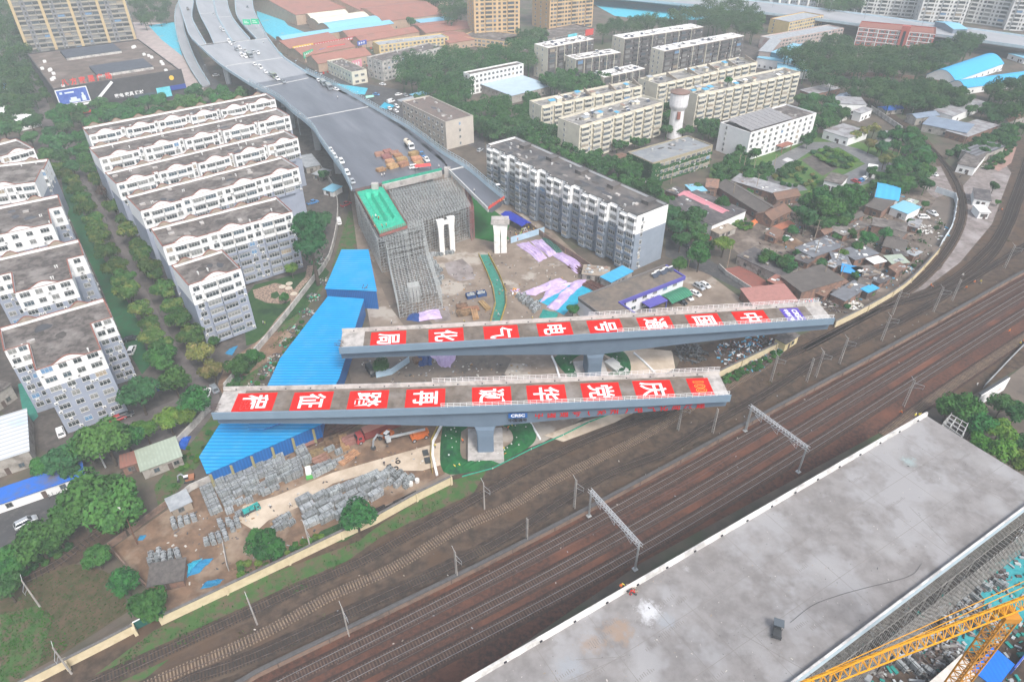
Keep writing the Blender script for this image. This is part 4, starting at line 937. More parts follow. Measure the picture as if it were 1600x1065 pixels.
plain('low grey roofed school wing with red fins',(1212,63),(1319,44),(1200,55),8,3,mat('dusty_pink',(.42,.27,.24),(.5,.45,.42),.2),'d',end=None,roof=roofs[1],clut=0).done()
b=plain('red and white school building with a tall red stair tower',(1342,42),(1462,53),(1346,33),13,4,mat('school_red',(.40,.10,.08),(.34,.09,.08),.3),'d',end='s',ends=1,left=False,roof=redcop,winf=fr_w,ac=.5,cop=redcop,clut=0)
mb=MB();
for x in range(0,int(b.W),7):mb.box(x,x+.4,-.5,-.02,0,12.4)
for z in(3.2,6.4,9.6,12.3):mb.box(0,b.W,-.35,-.05,z,z+.4)
mb.build('white_grid',white_paint,b.t);mb=MB();mb.box(b.W*.56,b.W*.67,-1.6,3,0,16.5);mb.box(b.W*.595,b.W*.63,-1.7,-1.6,1,13,1);mb.build('stair_tower',[MATS['school_red'],glass[0]],b.t);b.done()
mallm=mat('charcoal_cladding',(.075,.073,.078),(.058,.056,.06),.3);mroof=mat('mall_roof',(.15,.118,.10),(.105,.085,.075),.15,c3=(.2,.165,.145),s3=.08)
b=Bld('shopping_mall','charcoal shopping mall with a blue billboard and red rooftop characters','shopping mall',(86,143),(284,112),(75,80),15);b.outline();b.shell(mallm,None,0,mroof,.6,mallm,.5)
mb=MB();mb.box(-.05,b.W+.05,-.5,-.02,5.5,16.6);fp=mb.build('front_cladding',mallm,b.t)
X=Matrix.Rotation(pi/2,4,'X');signw=mat('sign_white',(.75,.75,.75));signr=mat('sign_red',(.62,.07,.06))
def fpx(px,z):return b.loc(px,z).x
text('家电 家具 建材',2.3,signw,b.t,'lettering',.06,Matrix.Translation((b.W*.53,-.6,7.6))@X,1.05,.05)
for i,ch in enumerate('八方家居广场'):
 text(ch,3.7,signr,b.t,'rooftop_character',.10,Matrix.Translation((b.W*(.09+i*.066),1.5,18.4))@X,.9,.15)
mb=MB();
for i in range(13):x=b.W*(.06+i*.033);mb.bar((x,1.6,14.5),(x,1.6,20),.12);mb.bar((x,1.7,18),(x,4.5,14.6),.1)
mb.build('sign_frame',metal_d,b.t)
mb=MB();mb.box(-.3,15.5,-.8,-.55,7.3,15.6,0);mb.box(.2,15,-.86,-.8,7.8,15.1,1);mb.prism([(5,0),(9,0),(8.3,1.6),(6.8,2.6),(5.2,1.4)],-.9,-.86,0);
bb=mb.build('billboard',[signw,mat('poster_blue',(.05,.10,.38),(.08,.15,.45),.5)],b.t)
for x0,x1,z0,z1 in((1.5,2.8,13,14.2),(4,8.6,13.1,13.9),(5,10.5,8.2,9.6),(6,9,9.6,10.8),(11.5,13.5,8.2,11),(12,13,11,12.6)):k=MB();k.box(x0,x1,-.92,-.87,z0,z1);k.build('poster_print',mat('poster_pale',(.62,.68,.8)),bb)
mb=MB();mb.bar((-.3,-.75,6.4),(17.5,-.75,6.4),.5,1.0);mb.bar((17.3,-.75,6.2),(29,-.75,15.6),.5,1.3);mb.build('white_band',signw,b.t)
mb=MB();mb.box(b.W*.75,b.W*.865,-.9,-.5,2.5,8.2);o=mb.build('turquoise_sign',mat('poster_turquoise',(.06,.5,.6),(.2,.62,.7),.3),b.t);mb=MB();mb.box(b.W*.865,b.W*1.0,-.9,-.5,5.6,8.2);mb.build('navy_sign',mat('poster_navy',(.03,.06,.28)),b.t)
mb=MB();mb.box(b.W*.56,b.W*.75,-.6,-.5,1,6.4);mb.build('glass_front',glass[1],b.t)
mb=MB();mb.box(2,14,-.7,-.5,1.4,2.6);mb.build('shop_sign',signr,b.t);mb=MB()
def gold():mb.prism([(cos(a*pi/4)*1.4,sin(a*pi/4)*1.4)for a in range(8)],0,.1)
gold();g=mb.mesh('gold_emblem',yel);g.transform(Matrix.Translation((b.W*.9,-.55,12.6))@X);link('gold_emblem',g,b.t)
for x0,x1,y0,y1 in((.26,.74,.70,.92),(.37,.83,.18,.40)):
 mb=MB();mb.box(b.W*x0,b.W*x1,b.D*y0,b.D*y1,14.4,16.2);o=mb.build('skylight',mat('blue_slate',(.075,.085,.105),(.06,.068,.085),.3),b.t);mb=MB();mb.box(b.W*x0,b.W*x1,b.D*y0-.8,b.D*y0-.05,14.4,15.6);mb.build('plant_wall',palew,o)
for i in range(16):
 mb=MB();mb.box(-.9,.9,-.7,.7,0,1.3);mb.tube((0,0,1.3),(0,0,1.5),.6,n=8);b.part('cooling_unit',mb.mesh('cooling_unit',[acm]),(rnd.uniform(1,6)if i%2 else b.W-rnd.uniform(2,10),rnd.uniform(3,b.D-3),14.4))
b.done()
def tower(label,A,B,C,z,H,nf,m,bays,grp=None,m2=None,piers=None,par=1,left=False,bal=None,cap=1.5):
 b=Bld('tower_block',label,'tower block',A,B,C,0.01,grp);b.H=H;b.outline();b.shell(m,None,0,roofm,par,m);fh=H/nf
 b.facade((.5,0),(b.W-.5,0),bays,.2,fh,range(nf),bal or m,ac=.15,bd=1.0,winf=fr_d)
 b.facade((0,b.D-1),(0,1),'w',.2,fh,range(nf),fixed=3,ac=0)if left else None
 if not left:b.facade((b.W,1),(b.W,b.D-1),'w',.2,fh,range(nf),fixed=3,ac=0)
 if piers:
  for i in range(piers+1):
   mb=MB();x=b.W*i/piers;mb.box(x-.9,x+.9,-1.4,-.02,0,H-.3);b.part('pier_strip',mb.mesh('pier_strip',[m2]),(0,0,0))
 return b.done()
towm=mat('buff_tile',(.58,.40,.22),(.52,.36,.2),.2)
tower('tan and grey tower block rising out of the top left corner behind the mall',(50,92),(216,76),(52,62),0,55,18,mat('tower_grey',(.22,.225,.24),(.19,.195,.21),.3),'BsBB',m2=mat('tower_yellow',(.50,.39,.22),(.45,.34,.2),.3),piers=4,bal=mat('tower_cream',(.36,.325,.265),(.28,.26,.23),.2))
tower('tan tower block at the top centre, left one of the pair',(742,64),(812,60),(768,50),0,48,16,towm,'wgBw',left=True)
tower('tan tower block at the top centre, right one of the pair',(858,50),(925,42),(880,34),0,48,16,towm,'wgBw',left=True)
plain('tan podium building at the foot of the paired towers',(718,57),(795,66),(740,45),6,2,towm,'d',end=None,name='podium_building',clut=0).done()
b=plain('long dark podium with turquoise and red signs below the right tower',(812,68),(930,45),(808,55),6,2,mat('dark_podium',(.16,.13,.12)),'d',end=None,name='podium_building',clut=0)
mb=MB();mb.box(b.W*.62,b.W*.74,-.5,-.1,.5,5.5);mb.build('sign',MATS['poster_turquoise'],b.t);mb=MB();mb.box(b.W*.86,b.W*.97,-.5,-.1,2,6.5);o=mb.build('sign',signr,b.t);b.done()
pt=mat('pale_tower',(.66,.66,.65),(.6,.6,.595),.2)
for lab,A,B,C in(('leftmost pale tower block beyond the elevated road at top right',(1345,22),(1428,28),(1350,8)),('second pale tower block from the left beyond the elevated road',(1432,36),(1503,40),(1440,18)),('third pale tower block from the left beyond the elevated road',(1500,34),(1572,44),(1510,20)),('rightmost pale tower block beyond the elevated road',(1568,47),(1640,52),(1575,30))):
 tower(lab,A,B,C,0,34,11,pt,'wBs','pale tower blocks beyond the elevated road',left=True)
tower('grey glass office block with white fins at the very top edge',(1215,14),(1275,10),(1218,2),0,26,8,mat('blue_curtain_wall',(.2,.23,.28)),'ww',m2=white,piers=4)
t=thing('flyover','long straight elevated road crossing the top right corner','elevated road',at(1400,60))
rt=[(900,-22),(1050,-8),(1200,8),(1330,24),(1480,44),(1640,66)]
ribbon(t,[(x,y+14)for x,y in rt][::1],[(x,y-3)for x,y in rt],0,asph_l,9,None,1.6,n=20,h=1.2)
for x,y in rt:
 p=at(x,y+6)-t.location;mb=MB();mb.box(p.x-1.5,p.x+1.5,p.y-4,p.y+4,0,7.6);mb.build('pier',vconc,t)
c=at(1053,214);t=thing('water_tower','white water tower with a wider tank and brown conical cap','water tower',c)
cyl=lambda r:[(r*cos(2*pi*i/20),r*sin(2*pi*i/20))for i in range(20)]
mb=MB();mb.rings([[(x,y,z)for x,y in cyl(r)]for r,z in((4.0,0),(3.6,6),(3.4,15.2))]);mb.build('shaft',mat('tower_white',(.72,.71,.72),(.6,.59,.6),.5),t)
mb=MB();mb.rings([[(x,y,z)for x,y in cyl(r)]for r,z in((3.4,14.2),(4.5,16.2),(4.7,17),(4.7,23))]);mb.build('tank',MATS['tower_white'],t)
mb=MB();mb.rings([[(x,y,z)for x,y in cyl(r)]for r,z in((5.0,23),(5.0,23.4),(.4,25))]);mb.build('cap',mat('rust_cap',(.22,.14,.12),(.17,.12,.1),.5),t)
mb=MB();mb.box(-.8,.8,-4.3,-3.2,10.5,14.2);mb.build('balcony',redcop,t)
b=Bld('site_office','white L shaped site office with violet blue eaves and brown flat roof','office',(966,471),(1069,431),(1040,402),6.6);b.D=9;b.outline();mb=MB();mb.prism(b.poly,0,6.1,0,1);mb.prism([(-9,-9),(0,-9),(0,9),(-9,9)],0,6.1,0,1);offw=mat('office_white',(.72,.73,.76),(.66,.67,.71),.4)
mb.build('wall',[offw,mat('office_roof',(.19,.155,.125),(.15,.125,.105),.6,c3=(.11,.1,.09),s3=.2)],b.t);vi=mat('violet_eaves',(.10,.09,.36));mb=MB()
for x0,x1,y0,y1 in((0,b.W+.3,-.5,-.02),(-9.3,.02,-9.5,-9.02),(.02,.5,-9.3,-.5),(b.W,b.W+.5,0,9)):mb.box(x0,x1,y0,y1,5.3,6.6)
mb.build('eaves',vi,b.t);mb=MB()
for x0,x1,y0,y1 in((-9.3,-9.02,-9,9),(-9,b.W,9.02,9.35)):mb.box(x0,x1,y0,y1,5.6,6.7)
mb.build('eaves',mat('grey_eaves',(.16,.15,.15)),b.t)
b.facade((1,0),(b.W-1,0),'w-',.1,2.9,range(2),wh=1.3,ac=.1)
for i in range(5):b.part('solar_heater',SOLAR,(b.W*.72+i*1.9,5.5+(i%2)*.6,6.15),0)
mb=MB();mb.box(10,18,-4.5,-.5,2.9,3.2);mb.bar((10.3,-4.3,0),(10.3,-4.3,2.9),.25);mb.bar((17.7,-4.3,0),(17.7,-4.3,2.9),.25);mb.build('porch',vi,b.t);b.done()
c=at(1055,470);t=thing('carport','green vaulted carport in front of the site office','carport',c,R(35));mb=MB()
mb.rings([[(x,-3+6*i/10,2.3+1.0*sin(pi*i/10))for i in range(11)]+[(x,3-6*i/10,2.2+1.0*sin(pi*i/10))for i in range(11)]for x in[-5+i for i in range(11)]]);mb.build('vault',mat('green_vault',(.05,.24,.14),(.035,.18,.11),.6,wave=('X',1.0,.6)),t);mb=MB()
for x in(-4.8,0,4.8):
 for y in(-2.9,2.9):mb.bar((x,y,0),(x,y,2.3),.12)
mb.build('posts',metal_d,t)
# ---------------------------------------------------------------- sheds, workshops and small houses
blue_sheet=mat('bright_blue_sheet',(.006,.30,.66),(.012,.34,.70),.3,rough=.55,spec=.15,wave=('Y',1.2,.7),bump=.3,c3=(.09,.36,.58),s3=.1,lo3=.48,hi3=.7)
blue_wall=mat('cobalt_sheet',(.008,.13,.42),(.01,.11,.36),.5,rough=.5,wave=('X',.6,.7))
lblue=mat('sky_blue_sheet',(.22,.50,.66),(.2,.45,.6),.4,rough=.4,wave=('X',1.2,.85))
redtile=mat('red_roof_tile',(.33,.15,.115),(.27,.125,.10),.5,c3=(.2,.12,.1),s3=.1,wave=('X',.8,.85))
greytile=mat('grey_roof_tile',(.13,.115,.105),(.095,.085,.08),.6,c3=(.17,.15,.135),s3=.2,wave=('X',.5,.75))
browntile=mat('brown_roof_tile',(.21,.125,.09),(.16,.10,.08),.6,c3=(.12,.09,.08),s3=.3,wave=('X',.5,.8))
felt=mat('tarred_felt',(.10,.092,.095),(.065,.06,.063),.35,c3=(.16,.145,.138),s3=.25)
brickp=mat('brick_wall',(.26,.15,.11),(.2,.12,.09),.8,c3=(.13,.1,.09),s3=.4)
oldwall=mat('old_render',(.40,.37,.34),(.3,.28,.25),.6,c3=(.2,.18,.16),s3=.4)
doorm=mat('door_paint',(.10,.07,.06),(.13,.1,.09),1)
class House(Bld):
 pass
def house(label,A,B,C,H,roof,wall,kind='flat',rise=1.6,name='brick_house',cat='house',grp=None,over=.35,wins=2,door=True,along=True,junk=0,par=0):
 b=Bld(name,label,cat,A,B,C,H,grp);b.D=max(2.5,b.D);b.outline();W_,D_=b.W,b.D;mb=MB();rf=MB();e=over
 if kind=='flat':
  mb.prism(b.poly,0,H,0,bottom=False);rf.box(-e,W_+e,-e,D_+e,H+.002,H+.2)
  if par:
   for x0,x1,y0,y1 in((-e,W_+e,-e,-e+.25),(-e,W_+e,D_+e-.25,D_+e),(-e,-e+.25,-e+.25,D_+e-.25),(W_+e-.25,W_+e,-e+.25,D_+e-.25)):mb.box(x0,x1,y0,y1,H+.2,H+.2+par)
 elif kind=='mono':
  mb.rings([[(0,0,0),(0,D_,0),(0,D_,H+rise),(0,0,H)],[(W_,0,0),(W_,D_,0),(W_,D_,H+rise),(W_,0,H)]])
  rf.rings([[(-e,-e,H+.01-e*rise/D_),(-e,D_+e,H+rise+.01+e*rise/D_),(-e,D_+e,H+rise+.13),(-e,-e,H+.13)],[(W_+e,-e,H+.01-e*rise/D_),(W_+e,D_+e,H+rise+.01+e*rise/D_),(W_+e,D_+e,H+rise+.13),(W_+e,-e,H+.13)]])
 elif kind=='gable':
  m=D_/2
  mb.rings([[(0,0,0),(0,D_,0),(0,D_,H),(0,m,H+rise),(0,0,H)],[(W_,0,0),(W_,D_,0),(W_,D_,H),(W_,m,H+rise),(W_,0,H)]])
  s=rise/m
  for y0,y1 in((-e,m),(D_+e,m)):
   z0=H-e*s
   rf.rings([[(-e,y0,z0+.02),(-e,y1,H+rise+.02),(-e,y1,H+rise+.17),(-e,y0,z0+.17)],[(W_+e,y0,z0+.02),(W_+e,y1,H+rise+.02),(W_+e,y1,H+rise+.17),(W_+e,y0,z0+.17)]])
  rf.bar((-e,m,H+rise+.18),(W_+e,m,H+rise+.18),.35,.16)
 elif kind=='arch':
  mb.rings([[(x,D_*i/10,H+rise*sin(pi*i/10))for i in range(11)]+[(x,D_,0),(x,0,0)]for x in(0,W_)])
  rf.rings([[(x,-e+(D_+2*e)*i/14,H+.05+rise*sin(pi*i/14))for i in range(15)]+[(x,D_+e-(D_+2*e)*i/14,H+.17+rise*sin(pi*(14-i)/14))for i in range(15)]for x in(-e,W_*.25,W_*.5,W_*.75,W_+e)])
 mb.build('wall',wall,b.t);rf.build('roof',roof,b.t)
 if door:
  mb=MB();x=W_*rnd.uniform(.3,.7);mb.box(x-.5,x+.5,-.06,-.003,0,2.1);mb.build('door',doorm,b.t)
 for i in range(wins):
  x=W_*(i+.5)/wins+.8
  if x<W_-1:link('window',window_mesh(1.3,1.2,rnd.choice((0,1,3)),fr_d),b.t,(x,-.01,min(1.0,H-1.5)))
 for _ in range(int(junk*1.8)):
  x=rnd.uniform(.5,W_-1.5);y=rnd.uniform(.5,D_-1);mb=MB();w=rnd.uniform(.5,1.8);mb.box(0,w,0,rnd.uniform(.4,1.2),0,rnd.uniform(.1,.5))
  mb.build('roof_junk',rnd.choice((acm,tan,roofs[1],roofs[2],MATS['grey_sheet'])),b.t,(x,y,H+.21),rnd.uniform(-.5,.5))
 return b
# --- the big blue shed of the site: three roofs
def polyshed(label,px,zs,wall_h,roofm_,wallm,cat='shed',name='site_shed',extra=None):
 """free plan shed with a flat sloping roof: photo corners at their eave heights"""
 P=[at(x,y,z)for(x,y),z in zip(px,zs)];O=Vector((P[0].x,P[0].y,0));ang=0
 t=thing(name,label,cat,O);mb=MB();n=len(P);Q=[p-O for p in P]
 area2=sum(Q[i].x*Q[(i+1)%n].y-Q[(i+1)%n].x*Q[i].y for i in range(n))
 if area2<0:Q=Q[::-1]
 for i in range(n):
  a,b=Q[i],Q[(i+1)%n];mb.poly([(a.x,a.y,0),(b.x,b.y,0),(b.x,b.y,b.z-.1),(a.x,a.y,a.z-.1)])
 mb.build('wall',wallm,t);rf=MB();c=sum(Q,Vector())/n;E=[q+(q-c).normalized()*.45 for q in Q]
 rf.rings([[tuple(q-Vector((0,0,.1)))for q in E],[tuple(q+Vector((0,0,.08)))for q in E]]);rf.build('roof',roofm_,t)
 return t,O
polyshed('small upper blue shed with a trapezoid sheet roof beside the scaffolding',[(509,450),(588,454),(575,391),(534,391)],[7.2,7.2,8.6,8.6],7,blue_sheet,blue_wall)
t,O=polyshed('long bright blue shed running under both girders',[(413,668),(505,633),(528,590),(568,468),(512,464),(440,560),(388,668)],[6]*7,6,blue_sheet,blue_wall)
t,O=polyshed('low blue shed end with cobalt walls above the stacked steel bundles',[(314,712),(325,738),(500,662),(505,634),(395,634),(345,664)],[5.2]*6,5,blue_sheet,blue_wall)
mb=MB()
for i in range(6):
 p=at(330+32*i,738-14*i,5)-O;mb.box(p.x-.3,p.x+.3,p.y-.75,p.y-.5,0,5)
mb.build('wall_post',mat('ochre_post',(.30,.27,.14)),t)
p=at(575,478);t=thing('steel_stair','rusty steel stair tower standing at the corner of the small blue shed','stair',p);mb=MB()
for x in(-.7,.7):
 for y in(-.7,.7):mb.bar((x,y,0),(x,y,8),.16)
for i in range(8):mb.bar((-.7,-.7 if i%2 else.7,i),(.7,-.7 if i%2 else.7,i+1),.5,.08)
mb.build('frame',mat('rusty_steel',(.15,.09,.07),(.1,.07,.06),1),t)
# --- lower left corner
rs=mat('white_ribbed_sheet',(.74,.77,.80),(.6,.64,.68),.5,wave=('Y',1.6,.55),c3=(.3,.5,.7),s3=.06)
house('white and blue ribbed roof workshop at the left edge below the apartments',(-60,738),(44,704),(40,640),5,rs,oldwall,'flat',name='workshop',cat='workshop')
bt=mat('royal_blue_sheet',(.015,.12,.50),(.03,.12,.40),.6,c3=(.12,.11,.11),s3=.12,lo3=.55,hi3=.7)
house('long low white shed with a stained royal blue roof over parked bicycles',(-40,800),(130,742),(120,728),2.8,bt,white,'mono',.8,name='bicycle_shed',cat='shed')
house('dark grey roofed hall with white side pillars at the left edge',(-50,646),(16,600),(-20,500),5,roofm,oldwall,'flat',name='workshop',cat='workshop')
pg=mat('pale_green_sheet',(.38,.44,.36),(.3,.34,.27),.5,rough=.4,wave=('X',.8,.8))
house('pale green sheet lean-to by the blue tarpaulin heap',(221,735),(283,712),(262,690),3,pg,oldwall,'mono',.6,name='lean_to',cat='shed')
house('small brick hut with a weathered brick red roof under the trees',(190,730),(216,722),(212,705),2.8,redtile,brickp,'flat',name='brick_hut',cat='hut')
house('ramshackle dark shingled hut at the corner of the cream boundary wall',(232,915),(285,905),(280,878),2.4,mat('charred_shingle',(.08,.072,.07),(.12,.108,.10),1.2,bump=.5),brickp,'mono',.8,name='hut',cat='hut')
house('grey sheet roofed gatehouse with tan doors at the top of the storage yard',(268,797),(298,783),(290,768),2.6,roofs[1],tan,'mono',.4,name='gatehouse',cat='hut',door=False)
house('low pale blue roof hut beside the street wall and bicycle',(505,296),(520,300),(517,288),2.4,lblue,white,'mono',.3,name='hut',cat='hut')
house('turquoise roofed garden hut between the viaduct and the estate',(488,272),(500,275),(498,262),2.6,roofs[1],oldwall,'flat',name='hut',cat='hut')
house('grey shack under the left edge of the viaduct',(478,262),(500,258),(492,240),3,roofs[1],oldwall,'flat',name='hut',cat='hut')
house('white trackside relay hut by the left field, at the edge of the mall trees',(-20,175),(22,192),(14,165),5,white,white,'arch',1.2,name='hall',cat='hall')
house('pale blue hut by the top left trees',(-10,140),(15,138),(12,128),4,lblue,white,'flat',name='hut',cat='hut')
# --- red tiled warehouses at the top
G4='red tiled warehouses beyond the viaduct';tanb=mat('tan_brick',(.42,.30,.22),(.36,.26,.19),.4)
for lab,A,B,C,H,rf,k,rs_ in(('largest red tiled warehouse at the very top',(462,24),(546,12),(440,-8),8,redtile,'gable',5),('red tiled warehouse right of the largest one at the top',(570,20),(700,-2),(560,-8),8,redtile,'gable',5),('wide red tiled warehouse in front of the tall dark tree',(600,34),(698,22),(575,8),7,redtile,'gable',4),('cream vault roofed warehouse, the rear of three vaulted ones',(487,30),(545,23),(480,24),6,beige,'arch',2.5),('cream vault roofed warehouse in the middle of three vaulted ones',(499,38),(578,27),(490,30),6,beige,'arch',2.5),('pale blue vault roofed warehouse, the front of three vaulted ones',(517,47),(598,35),(506,38),6,lblue,'arch',3),('long red tiled market hall with a yellow sign',(452,76),(528,62),(443,63),5,redtile,'gable',3),('red tiled market hall behind the row of coloured signs',(545,59),(618,49),(538,50),5,redtile,'gable',3),('long narrow hall with a pale blue roof behind the market',(442,63),(615,37),(438,57),6,lblue,'gable',1.5),('red tiled market hall with a green sign at its end',(474,88),(555,73),(463,76),4.5,redtile,'gable',3),('red tiled market hall right of the yellow building',(565,66),(655,50),(560,58),4.5,redtile,'gable',2.5),('red tiled hall behind the small cream annex',(497,100),(580,86),(484,90),5.5,redtile,'gable',3.2),('red roofed sheds beside the tan tower',(665,52),(742,44),(662,36),5,redtile,'gable',2),('low red hall left of the paired towers',(702,68),(742,62),(700,50),5,redtile,'gable',2)):
 house(lab,A,B,C,H,rf,tanb,k,rs_,name='warehouse',cat='warehouse',grp=G4,wins=3)
b=house('white long hall with a pale blue roof near the tall dark trees',(660,37),(708,30),(652,31),5,lblue,white,'mono',.5,name='hall',cat='hall',wins=8)
def shopsign(label,A,B,z,h,c,body=None):
 a,b_=at(*A,z),at(*B,z);d=b_-a;ang=math.atan2(d.y,d.x);mb=MB();mb.box(0,d.length,-.15,.15,0,h)
 t=thing('shop_sign',label,'sign',(a.x,a.y,z),ang);mb.build('sign_board',mat('signboard_'+c[0],c[1]),t)
 mb=MB();n=int(d.length/2.2)
 for i in range(n):
  x=1+i*2.1;mb.box(x,x+.25,-.2,-.151,h*.25,h*.78);mb.box(x+.35,x+1.3,-.2,-.151,h*rnd.uniform(.3,.5),h*rnd.uniform(.55,.7));mb.box(x+.5,x+.75,-.2,-.151,h*.2,h*.8)
 mb.build('sign_marks',signw,t)
 mb=MB();mb.bar((.5,0,-z),(.5,0,0),.2);mb.bar((d.length-.5,0,-z),(d.length-.5,0,0),.2);mb.build('posts',metal_d,t)
cr=('red',(.42,.06,.06))
shopsign('yellow shop sign along the market hall near the viaduct',(458,79),(490,73),4,2.5,('yellow',(.62,.42,.06)))
shopsign('long dark red shop sign next to the yellow one',(491,73),(560,61),4,2.2,cr)
shopsign('dark red shop sign in front of the rear market hall',(535,64),(610,52),4.5,1.8,('maroon',(.3,.06,.07)))
shopsign('green shop sign at the end of a market hall',(475,92),(490,86),3,4,('green',(.05,.42,.22)))
shopsign('bright red shop sign with blue ends on the market hall',(512,79),(540,74),4,2.5,('scarlet',(.55,.07,.07)))
shopsign('blue shop sign between red ones in the market',(500,82),(511,79),4,2,('blue',(.08,.2,.5)))
shopsign('navy shop sign at the right end of the market signs',(559,72),(573,69),4.5,3,('navy',(.05,.1,.4)))
shopsign('pink poster wall beside the cream annex',(551,108),(566,104),2,5,('pink',(.6,.25,.3)))
shopsign('red shop sign on the roof edge of the pale blue shed',(806,147),(836,140),2.5,2,cr)
house('pale blue roofed long shed with red signs below the white building',(800,150),(862,134),(768,130),4.5,mat('pale_blue_roof',(.40,.50,.57),(.36,.45,.52),.2),oldwall,'mono',.6,name='shed',cat='shed')
house('dusty shed with a small blue canopy beside the parked cars',(640,165),(668,158),(632,155),3,roofs[1],oldwall,'mono',.4,name='shed',cat='shed')
house('low grey shed with a blue roof end next to the parked vans',(651,152),(671,147),(645,147),3,lblue,oldwall,'flat',name='shed',cat='shed')
# --- top right
house('long blue vaulted market hall in front of the red school',(1493,127),(1568,100),(1470,110),4,blue_sheet if False else mat('vault_blue',(.06,.38,.66),(.05,.34,.6),.3,wave=('X',2.5,.85)),white,'arch',5,name='market_hall',cat='hall',wins=8)
house('second blue vaulted hall, cut by the right edge',(1508,138),(1650,118),(1500,128),4,MATS['vault_blue'],white,'arch',3,name='market_hall',cat='hall',wins=6)
house('small blue roofed shop beyond the vaulted halls',(1576,84),(1602,92),(1580,78),3.5,lblue,white,'flat',name='shop',cat='shop')
house('blue roofed grey block standing above the elevated road',(1490,46),(1512,46),(1494,34),12,lblue,mat('grey_tower_wall',(.2,.24,.3)),'gable',1.5,name='gatehouse',cat='building')
house('long white dormitory annex with a blue roof behind the cream block',(1183,90),(1243,101),(1190,82),6.5,lblue,white,'mono',1,name='annex',cat='building',wins=7)
house('pale blue roofed lower annex beside the cream block',(1215,108),(1266,112),(1200,98),5,lblue,white,'mono',.6,name='annex',cat='building',wins=4)
house('brown netted tower block end behind the dark fronted blocks',(1186,80),(1204,82),(1190,60),10,roofs[1],mat('pink_brown',(.36,.27,.24)),'flat',name='building',cat='building')
house('teal netted block with a pale blue top beside the school wing',(1205,82),(1222,85),(1208,63),10,lblue,mat('teal_net',(.06,.16,.22)),'flat',name='building',cat='building')
wd=mat('pale_grey_roof',(.32,.32,.33),(.22,.22,.23),.3,c3=(.18,.16,.16),s3=.15)
for lab,A,B,C,H,rf,wl,k,r in(('grey and rust roofed shed behind the dormitory, next to the trees',(1270,148),(1313,138),(1255,141),3.5,wd,brickp,'mono',.5),('blue grey roofed shed left of the two storey white hut',(1313,161),(1330,150),(1300,155),4,mat('slate_blue',(.2,.25,.32),(.17,.21,.27),.3),oldwall,'gable',1.2),('white two storey hut beside the spur track',(1312,162),(1354,164),(1330,152),6,wd,white,'flat',0),('white hut with arched doorway below the spur track',(1346,178),(1363,171),(1340,172),4.5,wd,white,'mono',.5),('white flat roofed annex with a stained grey roof in the park',(1287,204),(1326,216),(1312,192),4.2,wd,white,'flat',0),('long low grey roofed shed behind the round park trees',(1370,218),(1398,224),(1376,204),3.2,wd,oldwall,'mono',.4),('white gatehouse with a dark flat roof at the park entrance',(1288,282),(1314,288),(1300,270),4,roofm,white,'flat',0),('small white gate lodge between the park hedges',(1357,264),(1370,266),(1360,257),4,white,white,'flat',0),('blue tarpaulin roofed shack beside the upper spur track',(1384,173),(1413,170),(1388,166),2.6,bt,oldwall,'gable',.8),('slate blue L shaped shed, its rear wing',(1432,185),(1468,180),(1425,178),4,MATS['slate_blue'],oldwall,'gable',1.2),('slate blue L shaped shed, its long front wing',(1442,194),(1510,208),(1448,183),4,MATS['slate_blue'],oldwall,'mono',1),('long white shed with brown doors and a grey roof near the right woods',(1489,182),(1540,160),(1465,172),4.5,wd,white,'mono',.8),('grey flat roofed yard building right of the slate blue shed',(1512,214),(1560,196),(1530,186),3.5,wd,brickp,'flat',0),('pinkish house at the right edge beyond the bushes',(1576,190),(1612,178),(1578,178),4,browntile,oldwall,'gable',1.5),('white trackside building with a striped dark grey roof beside the level crossing',(1497,256),(1524,262),(1535,230),4,roofm,white,'flat',0),('long ribbed dark roof shed attached behind the white trackside building',(1528,245),(1570,229),(1518,231),4,mat('ribbed_dark',(.13,.135,.15),(.2,.2,.215),.5,wave=('Y',2.2,.55)),oldwall,'mono',.6),('grey roofed white crossing hut on the gravel strip',(1523,310),(1548,314),(1526,296),3.2,felt,white,'mono',.4),('little white signal cabin with a flat overhanging roof on the gravel',(1531,331),(1547,332),(1534,321),3,white,white,'flat',0)):
 house(lab,A,B,C,H,rf,wl,k,r,name='shed' if 'shed' in lab else 'hut',cat='shed' if 'shed' in lab else 'building',wins=3)
